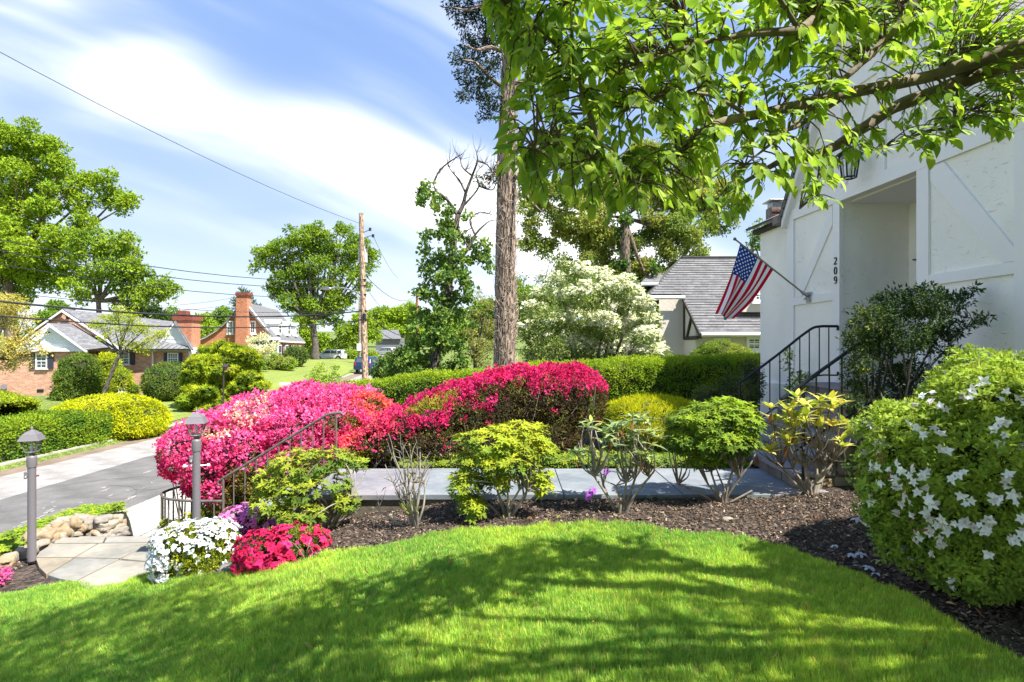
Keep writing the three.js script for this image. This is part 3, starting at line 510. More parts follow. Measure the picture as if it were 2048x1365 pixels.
{ // flag on its pole
  const foot = hp(9.0, 0.83, 0.05), tip = hp(9.0, 1.71, 1.23), fl = thing('flag', 'red, white and blue striped and starred flag on an angled pole by the entrance', 'flag', foot);
  part('flag_pole', bar(foot, tip, 0.013, 10), std({ color: C(0.26, 0.22, 0.17), roughness: 0.5 }), fl);
  const sph = new THREE.SphereGeometry(0.026, 12, 8); sph.translate(tip.x, tip.y, tip.z); part('finial', ni(sph), M.greyPaint, fl);
  const br = bar(foot.clone().addScaledVector(OUT, -0.01), foot.clone().lerp(tip, 0.09), 0.024, 10), bp = face(rect(8.94, 9.06, 0.74, 0.90), 0.045, 0.018);
  part('bracket', merge([br, bp, bar(hp(8.93, 0.87, 0.05), hp(9.07, 0.79, 0.07), 0.012), bar(hp(8.95, 0.76, 0.05), hp(9.06, 0.9, 0.07), 0.01)]), M.steel, fl);
  const cv = document.createElement('canvas'); cv.width = 1140; cv.height = 600; const x = cv.getContext('2d');
  for (let k = 0; k < 13; k++) { x.fillStyle = k % 2 ? '#f3f1f2' : '#c0142f'; x.fillRect(0, k * 600 / 13, 1140, 600 / 13 + 1); }
  x.fillStyle = '#1d3f8c'; x.fillRect(0, 0, 456, 600 * 7 / 13); x.fillStyle = '#fff';
  for (let r = 0; r < 9; r++) for (let c = 0; c < (r % 2 ? 5 : 6); c++) { const X = 38 * (1 + 2 * c + (r % 2)), Y = 32.3 * (r + 1); x.beginPath(); for (let k = 0; k < 10; k++) { const a = -Math.PI / 2 + k * Math.PI / 5, q = k % 2 ? 7.5 : 18.5; x.lineTo(X + q * Math.cos(a), Y + q * Math.sin(a)); } x.closePath(); x.fill(); }
  const ct = new THREE.CanvasTexture(cv); ct.colorSpace = THREE.SRGBColorSpace;
  const at = (a) => foot.clone().lerp(tip, lerp(0.925, 0.475, a)), b0 = hp(9.0, (700 - 628) / F * 8.85, 1.53), b1 = hp(9.0, (700 - 638) / F * 8.86, 1.285), nu = 48, nv = 28, pos = [], uv = [], idx = [];
  for (let i = 0; i <= nu; i++) for (let j = 0; j <= nv; j++) {
    const b = i / nu, a = j / nv, p = at(a), q = b0.clone().lerp(b1, a), m = p.clone().lerp(q, b);
    m.addScaledVector(OUT, Math.sin(Math.PI * b) * lerp(-0.02, -0.05, a)); m.y -= Math.sin(Math.PI * b) * 0.02;
    m.addScaledVector(ALONG, (Math.sin(a * 15 + b * 2.2) * 0.055 + Math.sin(a * 7 - b * 3) * 0.04) * sm(b, 0.0, 0.75) + Math.sin(a * 24) * 0.008);
    pos.push(m.x, m.y, m.z); uv.push(b, 1 - a);
  }
  for (let i = 0; i < nu; i++) for (let j = 0; j < nv; j++) { const a = i * (nv + 1) + j; idx.push(a, a + nv + 1, a + 1, a + 1, a + nv + 1, a + nv + 2); }
  const g = new THREE.BufferGeometry(); g.setAttribute('position', new THREE.Float32BufferAttribute(pos, 3)); g.setAttribute('uv', new THREE.Float32BufferAttribute(uv, 2)); g.setIndex(idx); g.computeVertexNormals();
  part('flag_cloth', g, new THREE.MeshPhysicalMaterial({ map: ct, roughness: 0.95, transmission: 0.35, thickness: 0, side: THREE.DoubleSide, specularIntensity: 0.2 }), fl);
}

// ---------------------------------------------------------------- entrance steps
const steps0 = thing('front_steps', 'bluestone steps with rough stone risers up to the entrance', 'steps', hp(7.2, -1.5, 1));
const qN = (i) => 1.95 - 0.24 * i, qF = (i) => 1.62 - 0.24 * i, hT = (i) => -1.45 + 0.163 * (i + 1);
{
  const r = rng(21), stones = [M.stoneA, M.stoneC, M.stoneB, M.stoneC];
  for (let i = 0; i < 6; i++) {
    const top = hT(i), back = i < 5 ? 0.3 : qN(i) + 1.0, s0 = 6.16, s1 = 8.42, n = 2, L = (t, q0, q1) => hp(lerp(s0, s1, t), top, lerp(q0, q1, t));
    for (let k = 0; k < n; k++) { const t0 = k ? 0.46 + (i % 2) * 0.1 + 0.003 : 0, t1 = k ? 1 : 0.46 + (i % 2) * 0.1 - 0.003; part('tread', plate([L(t0, qN(i) + 0.025, qF(i) + 0.025), L(t1, qN(i) + 0.025, qF(i) + 0.025), L(t1, i < 5 ? qN(i) - 0.27 : -0.12, i < 5 ? qF(i) - 0.27 : -0.12), L(t0, i < 5 ? qN(i) - 0.27 : -0.12, i < 5 ? qF(i) - 0.27 : -0.12)], 0.045, UP), (i + k) % 3 ? M.slate : M.slateB, steps0); }
    const rb = top - 0.163, rt = top - 0.047;
    part('riser_bed', plate([hp(s0 + 0.04, rb, qN(i) - 0.03), hp(s0 + 0.04, rt, qN(i) - 0.03), hp(s1, rt, qF(i) - 0.03), hp(s1, rb, qF(i) - 0.03)], 0.1, OUT), M.mortar, steps0);
    for (let t = 0.012; t < 0.97;) { const w = Math.min(0.985 - t, 0.11 + r() * 0.13), a = t, b = t + w - 0.012, q = (x) => lerp(qN(i), qF(i), x) - 0.005 - r() * 0.012; part('stone', plate([hp(lerp(s0, s1, a), rb + 0.006, q(a)), hp(lerp(s0, s1, a), rt - 0.004, q(a)), hp(lerp(s0, s1, b), rt - 0.008 * r(), q(b)), hp(lerp(s0, s1, b), rb + 0.01 * r(), q(b))], 0.05, OUT), stones[Math.floor(r() * 4)], steps0); t += w; }
  }
  // side wall towards the garden, in rough stones
  const prof = [[1.9, -1.62]]; for (let i = 0; i < 6; i++) prof.push([qN(i) - 0.04, hT(i) - 0.21], [qN(i) - 0.04, hT(i) - 0.05]); prof.push([0.02, hT(5) - 0.05], [0.02, -1.62]);
  part('side_wall', plate(prof.map(([q, h]) => hp(6.21, h, q)), 0.12, V3(0, 0, 1)), M.mortar, steps0);
  for (let row = 0; row < 6; row++) for (let q = 0.1; q < qN(row) - 0.12;) { const w = Math.min(0.16 + r() * 0.22, qN(row) - 0.06 - q); const c = hp(6.20, -1.45 + row * 0.163 + 0.03, q + w / 2), g = rock(w * 0.52, 0.078, 0.035, row * 7 + q * 3, 2, 0.25); g.rotateY(1.489 - Math.PI / 2 + Math.PI / 2 - 1.489 + 0.08); g.translate(c.x, c.y, c.z); part('stone', g, stones[Math.floor(r() * 4)], steps0); q += w + 0.01; }
}
function straightRail(name, label, path, low, n, nodes, mat, r, o = {}) {   // path: top rail; low: bottom rail or null; balusters hang straight down from it
  const R = thing(name, label, 'railing', nodes.base ?? path[0]);
  part('handrail', tube(path, r * 1.7, 8, o.sub ?? 2), mat, R); if (low) part('bottom_rail', tube(low, r * 1.2, 6, o.sub ?? 2), mat, R);
  const cp = new THREE.CatmullRomCurve3(path, false, 'centripetal'), cl = low && new THREE.CatmullRomCurve3(low, false, 'centripetal');
  for (const [t, l, thick] of n) { const a = cp.getPoint(t), b = l < -5 ? a.clone().setY(EYE + l + 100) : a.clone().setY(a.y - l); part(thick > 1 ? 'post' : 'baluster', bar(a, b, r * thick, 6), mat, R); }
  return R;
}
{ // far railing, then the near one
  const f = (px, py, d) => I(px, py, d), A = [f(1480, 766, 8.12), f(1553, 712, 8.17), f(1620, 660, 8.21), f(1634, 654, 8.22), f(1676, 653, 8.24)];
  const R = thing('stair_railing', 'black iron railing on the far side of the entrance steps, ending flat at the wall', 'railing', hp(8.3, -1.4, 1.4));
  part('handrail', merge([tube(A, 0.019, 8, 3), bar(A[4], A[4].clone().setY(A[4].y - 0.06), 0.017)]), M.iron, R);
  const lo = [f(1484, 866, 8.12), f(1556, 812, 8.17), f(1622, 760, 8.21), f(1636, 752, 8.22), f(1676, 751, 8.24)];
  part('bottom_rail', merge([tube(lo, 0.011, 6, 3), bar(lo[4], lo[4].clone().setY(lo[4].y + 0.05), 0.014)]), M.iron, R);
  for (const px of [1500, 1519, 1540, 1560, 1580, 1600, 1619, 1639, 1658]) { const y = px < 1625 ? lerp(766, 655, (px - 1480) / (1628 - 1480)) : 653, yb = px < 1625 ? lerp(866, 756, (px - 1480) / (1628 - 1480)) : 751; part('baluster', bar(f(px, y, 8.18), f(px, yb, 8.18), 0.0085), M.iron, R); }
  part('post', bar(f(1480, 762, 8.12), f(1480, 905, 8.12), 0.017), M.iron, R);
  const N = thing('stair_railing', 'black iron railing nearest the camera at the entrance steps, half behind the holly', 'railing', hp(6.2, -1.4, 1.6));
  const B = [f(1562, 800, 5.98), f(1575, 790, 5.98), f(1600, 772, 5.97), f(1700, 701, 5.9), f(1800, 632, 5.85)], bl = [f(1590, 904, 5.98), f(1640, 868, 5.97), f(1700, 832, 5.9), f(1800, 768, 5.85)];
  part('handrail', tube(B, 0.019, 8, 3), M.iron, N); part('bottom_rail', tube(bl, 0.011, 6, 3), M.iron, N);
  for (const px of [1633, 1659, 1684, 1709, 1734, 1760, 1785]) part('baluster', bar(f(px, lerp(772, 632, (px - 1600) / 200), 5.93), f(px, lerp(897, 768, (px - 1600) / 200), 5.93), 0.0085), M.iron, N);
  part('post', bar(f(1607, 768, 5.96), f(1607, 960, 5.96), 0.017), M.iron, N);
}

// ---------------------------------------------------------------- garden walk, landing and stairs of bluestone
const shrink = (P, m) => { const c = P.reduce((a, p) => a.add(p), V3(0, 0, 0)).divideScalar(P.length); return P.map((p) => { const v = c.clone().sub(p), l = v.length(); return p.clone().addScaledVector(v, m / l); }); };
function flag(P, th, b = 0.006) {   // a stone slab with an eased edge
  const sh = new THREE.Shape(P.map((p) => new THREE.Vector2(p.x, -p.z))), g = new THREE.ExtrudeGeometry(sh, { depth: th - b, bevelEnabled: true, bevelThickness: b, bevelSize: b, bevelOffset: -b, bevelSegments: 2, steps: 1 });
  g.rotateX(-Math.PI / 2); g.translate(0, P[0].y - th, 0); return uvBox(g);
}
{
  const walk = setting('garden_path', bx(5.0, 0.3, 1.16, 0.48, EYE - 1.5 - 0.16, -6.375), M.wallConc);
  const h = -1.45, rows = [[-2.12, -0.98, 0], [-0.98, 0.52, 0], [0.52, 1.72, 1], [1.72, 2.62, 0], [2.62, 3.6, 1]];
  rows.forEach(([a, b, split], i) => { const at = (x, d) => V(x, h + 0.004 * (i % 2), d); const list = split ? [[5.74, 6.06], [6.06, 7.02]] : [[5.74, 7.02]]; list.forEach(([d0, d1], k) => part('paving_stone', flag(shrink([at(a, d0), at(b, d0), at(b, d1), at(a, d1)], 0.006), 0.05), (i + k) % 4 === 0 ? M.slateB : M.slate, walk)); });
  const fr = [[-2.1, -1.5], [-2.1, -2.05], [0.6, -1.72], [2.9, -1.6], [2.9, -1.5]];
  part('retaining_wall', merge([plate(fr.map(([x, q]) => V(x, q, 5.775)), 0.12, TOCAM)]), M.wallConc, walk);
}
const GP = (px, py, h) => { const d = -h * F / (py - 700); return V((px - 1024) / F * d, h, d); };
{
  const H = -2.25, land = setting('stone_landing', bx(1.0, 0.2, 1.1, -4.15, EYE + H - 0.17, -6.35), M.mortar), z = (a, b) => GP(a / 2.926, 1000 + b / 2.926, H);
  const L = [
    [[z(205, 340), z(430, 339), z(350, 388), z(268, 437), z(222, 395)], M.flagB], [[z(300, 258), z(570, 256), z(432, 336), z(205, 336), z(225, 305)], M.flagA], [[z(574, 256), z(872, 250), z(702, 341), z(437, 337)], M.flagA],
    [[z(436, 341), z(700, 344), z(434, 476), z(340, 462), z(272, 440)], M.flagC], [[z(875, 250), z(1090, 246), z(960, 368), z(706, 345)], M.flagA], [[z(690, 352), z(1000, 374), z(900, 450), z(700, 540), z(520, 530), z(440, 478)], M.flagA],
    [[z(330, 222), z(620, 216), z(600, 251), z(310, 254)], M.flagA], [[z(624, 216), z(905, 210), z(900, 247), z(604, 251)], M.flagC], [[z(909, 210), z(1200, 206), z(1190, 243), z(904, 247)], M.flagA], [[z(1094, 248), z(1300, 246), z(1230, 372), z(964, 370)], M.flagC],
  ];
  for (const [P, m] of L) part('paving_stone', flag(shrink(P, 0.007), 0.06), m, land);
  const st = thing('garden_stairs', 'bluestone stairs from the stone landing up to the garden path, behind the green azalea', 'steps', V(-2.9, -2.2, 6.45));
  for (let i = 0; i < 5; i++) { const x = -3.62 + i * 0.32, h = -2.25 + 0.16 * (i + 1); if (i < 4) part('tread', bx(0.36, 0.045, 1.06, x + 0.17, EYE + h - 0.022, -6.44, 0.006), M.slate, st); part('riser', bx(0.06, 0.115, 1.0, x + 0.04, EYE + h - 0.105, -6.44), M.stoneC, st); part('side', bx(0.34, 0.115 + i * 0.16, 0.1, x + 0.21, EYE + h - 0.105 - i * 0.08, -5.97), M.mortar, st); }
  const lower = thing('street_stairs', 'stone stairs from the landing down to the pavement, between low wall and curved railing', 'steps', V(-4.75, -2.8, 8));
  for (let i = 0; i < 6; i++) { const h = -2.25 - 0.16 * (i + 1), d = 7.06 + i * 0.33; part('tread', bx(1.25, 0.05, 0.37, -4.72, EYE + h - 0.025, -(d + 0.17), 0.006), i % 2 ? M.flagC : M.slateB, lower); part('riser', bx(1.2, 0.12, 0.06, -4.72, EYE + h + 0.052, -(d - 0.01)), M.stoneC, lower); }
}
{ // low wall of rounded fieldstones along the landing
  const W = thing('stone_wall', 'low dry wall of pale rounded fieldstones along the landing', 'wall', V(-5.35, -2.4, 6.8)), r = rng(91), path = new THREE.CatmullRomCurve3([V(-5.5, 0, 5.75), V(-5.46, 0, 6.28), V(-5.52, 0, 6.75), V(-5.5, 0, 7.07), V(-5.32, 0, 7.3), V(-5.06, 0, 7.4)]), ms = [M.stoneA, M.stoneA, M.stoneB, M.stoneC];
  for (let lev = 0; lev < 3; lev++) for (let t = lev ? lev * 0.16 + 0.2 : 0; t <= 1.001; t += 0.024 + r() * 0.014) {
    const p = path.getPoint(Math.min(1, t)), g = rock(0.05 + r() * 0.055, 0.042 + r() * 0.03, 0.05 + r() * 0.05, t * 31 + lev * 7, 3, 0.8, 0.8); g.rotateY(r() * 6); g.rotateX((r() - 0.5) * 0.5);
    g.translate(p.x + (r() - 0.5) * 0.18 - 0.02 * lev, EYE - 2.26 + lev * 0.058 - (t > 0.75 ? (t - 0.75) * 0.25 : 0) - (lev === 0 && t > 0.7 ? 0.0 : 0), p.z + (r() - 0.5) * 0.16); part('stone', g, ms[Math.floor(r() * 4)], W);
  }
  for (let k = 0; k < 24; k++) { const t = 0.76 + 0.24 * (k % 12) / 11, p = path.getPoint(t), g = rock(0.07 + r() * 0.05, 0.05 + r() * 0.03, 0.07 + r() * 0.04, k * 5 + 3, 3, 0.8, 0.8); g.rotateY(r() * 6); g.translate(p.x + (r() - 0.5) * 0.1, EYE - 2.36 - Math.floor(k / 12) * 0.11, p.z + (r() - 0.5) * 0.1); part('stone', g, ms[Math.floor(r() * 4)], W); }
}

// ---------------------------------------------------------------- garden railings and lamps
{
  const R = thing('garden_railing', 'weathered sloping iron handrail with scrolled ends beside the pink azalea', 'railing', V(-2.8, -1.9, 6.9)), D = 6.9, f = (px, py) => I(px, py, D);
  const curl = (c, r0, a0, turn) => { const l = []; for (let i = 0; i <= 10; i++) { const a = a0 + turn * i / 10, q = r0 * (1 - 0.06 * i); l.push(f(c[0] + Math.cos(a) * q, c[1] + Math.sin(a) * q)); } return l; };
  part('handrail', tube([f(440, 961), f(500, 924.2), f(560, 887.4), f(620, 850.5), f(643, 836.5), f(656, 829.5), f(668, 827), f(680, 826)], 0.016, 8, 4), M.ironWorn, R);
  part('scroll', merge([tube(curl([680, 832], 6, -1.57, 4.6), 0.011, 6, 1), tube(curl([440, 968], 6.5, -1.2, -4.4), 0.011, 6, 1)]), M.ironWorn, R);
  for (let k = 0; k < 10; k++) { const px = 467 + k * 22.6 * 0.995, y = lerp(961, 829, (px - 440) / (655 - 440)); if (px > 660) break; part('baluster', bar(f(px, y), f(px, y + 118), 0.0085), M.ironWorn, R); }
  part('post', bar(f(446, 958), f(446, 1085), 0.0155), M.ironWorn, R); part('post', bar(f(672, 827), f(672, 935), 0.014), M.ironWorn, R);
  const Q = thing('curved_railing', 'weathered low iron railing curving round the stair head behind the lamp', 'railing', V(-4.3, -2.3, 7.4)), h = -1.82;
  const cp = new THREE.CatmullRomCurve3([V(-3.48, h, 6.9), V(-3.95, h, 6.93), V(-4.26, h, 7.05), V(-4.44, h, 7.3), V(-4.42, h, 7.6), V(-4.3, h, 7.82), V(-4.05, h, 7.92), V(-3.7, h, 7.95)]);
  part('handrail', tube(cp.getPoints(24), 0.017, 8, 1), M.ironWorn, Q);
  for (let k = 0; k <= 13; k++) { const p = cp.getPoint(0.03 + 0.94 * k / 13); part('baluster', bar(p, p.clone().setY(EYE - 2.75), 0.0095), M.ironWorn, Q); }
}
function lampPost(label, base, hgt, cross) {
  const L = thing('lamp_post', label, 'lamp post', base, 'grey garden lamp posts'), T = hgt;
  const lat = (pts, seg = 20) => { const g = new THREE.LatheGeometry(pts.map(([r, y]) => new THREE.Vector2(r, y)), seg); return uvBox(g); };
  local('post', lat([[0.0001, 0], [0.041, 0], [0.039, 0.02], [0.0375, T - 0.45], [0.046, T - 0.445], [0.047, T - 0.35], [0.042, T - 0.345], [0.042, T - 0.33], [0.022, T - 0.32], [0.0001, T - 0.32]]), M.greyPaint, L);
  const lan = local('lantern', lat([[0.0001, T - 0.33], [0.02, T - 0.325], [0.024, T - 0.31], [0.052, T - 0.29], [0.055, T - 0.283], [0.0001, T - 0.283]], 16), M.greyPaint, L);
  const sq = (w, y) => [[-w, -w], [w, -w], [w, w], [-w, w]].map(([x, z]) => V3(x, y, z)), a = sq(0.046, T - 0.283), b = sq(0.076, T - 0.158), fr = [];
  for (let k = 0; k < 4; k++) { const n = (k + 1) % 4; fr.push(bar(a[k], b[k], 0.006), bar(b[k], b[n], 0.007), bar(a[k], a[n], 0.006)); }
  local('frame', merge(fr), M.greyPaint, lan);
  for (let k = 0; k < 4; k++) { const n = (k + 1) % 4; local('pane', plate([a[k], a[n], b[n], b[k]].map((p) => p.clone().multiply(V3(0.93, 1, 0.93))), 0.002), M.clear, lan); }
  const tier = (w0, y0, w1, y1) => { const p = sq(w0, y0), q = sq(w1, y1); return [0, 1, 2, 3].map((k) => plate([p[k], p[(k + 1) % 4], q[(k + 1) % 4], q[k]], 0.003)); };
  local('roof', merge([...tier(0.094, T - 0.162, 0.086, T - 0.146), ...tier(0.086, T - 0.146, 0.066, T - 0.10), ...tier(0.066, T - 0.10, 0.03, T - 0.066), plate(sq(0.092, T - 0.163), 0.002, V3(0, -1, 0)), lat([[0.034, T - 0.068], [0.02, T - 0.055], [0.008, T - 0.05], [0.013, T - 0.04], [0.013, T - 0.03], [0.004, T - 0.02], [0.0001, T]], 10)]), M.greyPaint, lan);
  local('bulb', lat([[0.0001, T - 0.28], [0.012, T - 0.28], [0.012, T - 0.23], [0.016, T - 0.21], [0.006, T - 0.185], [0.0001, T - 0.18]], 10), M.white, lan);
  local('light_sensor', merge([bx(0.035, 0.05, 0.03, -0.045, T - 0.52, 0.012, 0.006), bar(V3(-0.045, T - 0.54, 0.02), V3(-0.045, T - 0.56, 0.035), 0.014, 10)]), M.greyPaint, L);
  if (cross) { local('cross_bar', bar(V3(-0.1, T - 0.60, 0), V3(0.1, T - 0.60, 0), 0.007, 8), M.white, L); for (const s of [-1, 1]) { const g = new THREE.SphereGeometry(0.018, 12, 8); g.translate(s * 0.11, T - 0.60, 0); local('ball', ni(g), M.white, L); } }
  else local('reflector', bar(V3(0.03, T - 0.545, 0.0), V3(0.062, T - 0.545, 0.0), 0.009, 8), std({ color: C(0.25, 0.02, 0.03), roughness: 0.4 }), L);
  return L;
}
lampPost('grey garden lamp post standing at the outer corner of the stone landing', V(-5.135, -2.27, 6.145), 1.465, false).rotation.y = 0.35;
lampPost('grey garden lamp post with white cross bar, behind the white azalea', V(-3.24, -2.06, 5.9), 1.47, true).rotation.y = 0.3;
{ const t = thing('garden_tool', 'short bright yellow plastic handle lying on the lowest entrance step', 'tool', I(1620, 927, 6.35)); part('handle', tube([I(1591, 923, 6.28), I(1606, 926, 6.3), I(1629, 928, 6.32)], [0.016, 0.017, 0.015], 8, 3), std({ color: C(0.75, 0.5, 0.01), roughness: 0.4 }), t); }
// ---------------------------------------------------------------- neighbouring houses
const P2 = (l, d) => l.map(([x, y]) => I(x, y, d));
function windowAt(parent, x0, x1, y0, y1, d, o = {}) {   // sash window on a wall that faces the street: frame, pane, glazing bars, sill, shutters
  const w = x1 - x0, h = y1 - y0, k = d / F, px = 1 / k, t = (o.t ?? 0.07) * px, q = (a, b, c, e, m) => P2([[a, c], [a, e], [b, e], [b, c]], d - m);
  const win = part('window', merge([plate(q(x0, x0 + t, y0, y1, 0.05), 0.1, TOCAM), plate(q(x1 - t, x1, y0, y1, 0.05), 0.1, TOCAM), plate(q(x0 + t, x1 - t, y0, y0 + t, 0.05), 0.1, TOCAM), plate(q(x0 + t, x1 - t, y1 - t, y1, 0.05), 0.1, TOCAM), plate(q(x0 + t, x1 - t, (y0 + y1) / 2 - t * 0.35, (y0 + y1) / 2 + t * 0.35, 0.04), 0.06, TOCAM)]), M.white, parent);
  part('pane', plate(q(x0 + t, x1 - t, y0 + t, y1 - t, 0.012), 0.01, TOCAM), M.glass, win);
  const bars = []; for (let i = 1; i < (o.cols ?? 2); i++) { const x = lerp(x0 + t, x1 - t, i / (o.cols ?? 2)); bars.push(plate(q(x - 0.012 * px, x + 0.012 * px, y0 + t, y1 - t, 0.025), 0.02, TOCAM)); } for (const f of [0.25, 0.75]) { const y = lerp(y0 + t, y1 - t, f); bars.push(plate(q(x0 + t, x1 - t, y - 0.012 * px, y + 0.012 * px, 0.027), 0.02, TOCAM)); } part('glazing_bar', merge(bars), M.white, win);
  part('sill', plate(q(x0 - t * 0.5, x1 + t * 0.5, y1, y1 + t * 0.7, 0.1), 0.14, TOCAM), M.white, win);
  if (o.shutters) for (const [a, b] of [[x0 - o.shutters - 1, x0 - 1], [x1 + 1, x1 + 1 + o.shutters]]) part('shutter', plate(q(a, b, y0, y1, 0.05), 0.06, TOCAM), M.shutter, parent);
  return win;
}
const D1 = 36;
{ // brick ranch house
  const H = thing('brick_ranch_house', 'low tan brick house with two white gables across the street', 'house', I(190, 795, D1));
  const b = 815;
  part('wall', merge([plate(P2([[-20, 698], [168, 698], [168, b], [-20, b]], D1 - 1.5), 0.3, TOCAM), plate(P2([[160, 696], [378, 696], [378, b], [160, b]], D1), 0.3, TOCAM), plate([I(168, 698, D1 - 1.5), I(168, b, D1 - 1.5), I(160, b, D1 + 0.1), I(160, 696, D1 + 0.1)], 0.2, V3(1, 0, 0)), plate([I(378, 696, D1), I(378, b, D1), I(373, b, D1 + 8), I(373, 690, D1 + 8)], 0.2, V3(1, 0, 0))]), M.brick, H);
  part('brick_gable', plate(P2([[8, 700], [122, 621], [240, 697]], D1 - 0.5), 0.25, TOCAM), M.brick, H);
  // clapboards of the two white gables, board by board
  const boards = (ax, ay, x0, x1, by, d, n) => { for (let i = 0; i < n; i++) { const y0 = by - (by - ay) * i / n, y1 = by - (by - ay) * (i + 1) / n, l = (y) => lerp(x0, ax, (by - y) / (by - ay)), r = (y) => lerp(x1, ax, (by - y) / (by - ay)); const P = i === n - 1 ? [I(l(y0), y0, d - 0.03), I(r(y0), y0, d - 0.03), I(ax, y1, d)] : [I(l(y0), y0, d - 0.03), I(r(y0), y0, d - 0.03), I(r(y1), y1, d), I(l(y1), y1, d)]; part('board', plate(P, 0.03, TOCAM), M.siding, H); } };
  boards(95, 650, 26, 166, 697, D1 - 1.6, 6); boards(349, 645, 312, 378, 695, D1 - 0.25, 6);
  const slopeR = (l, th, m, up) => plate(l, th, up ?? V3(0.3, 1, 0.6));
  part('roof_slope', plate([I(124, 618, D1 - 0.6), I(345, 643, D1 + 3.5), I(386, 698, D1 - 0.5), I(222, 698, D1 - 0.7), I(180, 655, D1 - 0.65)], 0.12, V3(0, 1, 1)), M.roofB, H);
  part('roof_slope', plate([I(92, 647, D1 - 1.9), I(150, 648, D1 - 0.4), I(224, 694, D1 - 0.45), I(170, 700, D1 - 1.95)], 0.1, V3(0.4, 1, 0.5)), M.roofB, H);
  part('roof_slope', plate([I(350, 642, D1 - 0.5), I(352, 641, D1 + 4), I(388, 690, D1 + 4), I(384, 699, D1 - 0.5)], 0.1, V3(1, 1, 0)), M.roofB, H);
  part('roof_slope', plate([I(124, 617, D1 - 0.7), I(150, 617, D1 + 5), I(20, 690, D1 + 5), I(2, 702, D1 - 0.7)], 0.1, V3(-1, 1, 0)), M.roofB, H);
  for (const [a, c, d] of [[[2, 704], [122, 620], D1 - 0.75], [[122, 620], [244, 700], D1 - 0.75], [[20, 702], [95, 648], D1 - 1.95], [[95, 648], [172, 702], D1 - 1.95], [[308, 700], [349, 643], D1 - 0.5], [[349, 643], [384, 702], D1 - 0.5]]) { const w = 4.2; part('barge_board', plate(P2([a, c, [c[0], c[1] + w], [a[0], a[1] + w]], d), 0.08, TOCAM), M.white, H); }
  part('fascia', merge([plate(P2([[20, 697], [172, 697], [172, 703.5], [20, 703.5]], D1 - 1.75), 0.15, TOCAM), plate(P2([[172, 697], [386, 697], [386, 703], [172, 703]], D1 - 0.3), 0.15, TOCAM)]), M.white, H);
  windowAt(H, 70, 93, 707, 738, D1 - 1.52, { shutters: 11 }); windowAt(H, 236, 258, 705, 730, D1 - 0.02, { shutters: 9 }); windowAt(H, 334, 356, 706, 728, D1 - 0.02, { shutters: 6, cols: 4 }); windowAt(H, 200, 216, 705, 726, D1 - 0.02, { shutters: 6 });
  const bw = windowAt(H, 234, 259, 770, 785, D1 - 0.02, { cols: 3 });
  part('vent', plate(P2([[73, 779], [86, 779], [86, 785], [73, 785]], D1 - 1.53), 0.05, TOCAM), M.black, H); part('vent', plate(P2([[90, 664], [98, 664], [98, 667], [90, 667]], D1 - 1.68), 0.05, TOCAM), M.black, H); part('gable_lamp', plate(P2([[131, 633], [136, 633], [136, 638], [131, 638]], D1 - 0.6), 0.2, TOCAM), M.brown, H);
  part('downspout', bar(I(305, 702, D1 - 0.15), I(305, 745, D1 - 0.15), 0.05), M.white, H);
  part('meter', bar(I(7, 774, D1 - 1.7), I(7, 774, D1 - 1.5), 0.16, 12), M.greyPaint, H);
  const ch = part('chimney', plate(P2([[345, 640], [383, 640], [382, 696], [346, 696]], D1 + 2.2), 1.1, TOCAM), M.brickRed, H);
  part('chimney_cap', merge([plate(P2([[343, 630], [385, 630], [385, 641], [343, 641]], D1 + 2.12), 1.25, TOCAM), plate(P2([[354, 622], [372, 622], [372, 630], [354, 630]], D1 + 2.6), 0.5, TOCAM)]), M.brickDark, H);
  const porch = part('porch', merge([plate([I(378, 698, D1 - 0.2), I(400, 698, D1 - 0.2), I(398, 694, D1 + 4), I(376, 694, D1 + 4)], 0.12, UP), plate(P2([[378, 698], [400, 698], [400, 704], [378, 704]], D1 - 0.3), 0.1, TOCAM), bar(I(380, 703, D1 - 0.2), I(380, 745, D1 - 0.2), 0.09), bar(I(394, 703, D1 + 1), I(394, 745, D1 + 1), 0.09)]), M.white, H);
  part('porch_wall', plate(P2([[370, 700], [402, 700], [402, 790], [370, 790]], D1 + 4.2), 0.2, TOCAM), M.white, H);
  part('porch_door', plate(P2([[383, 708], [389, 708], [389, 745], [383, 745]], D1 + 4.1), 0.05, TOCAM), M.brown, H);
}
const D2 = 60;
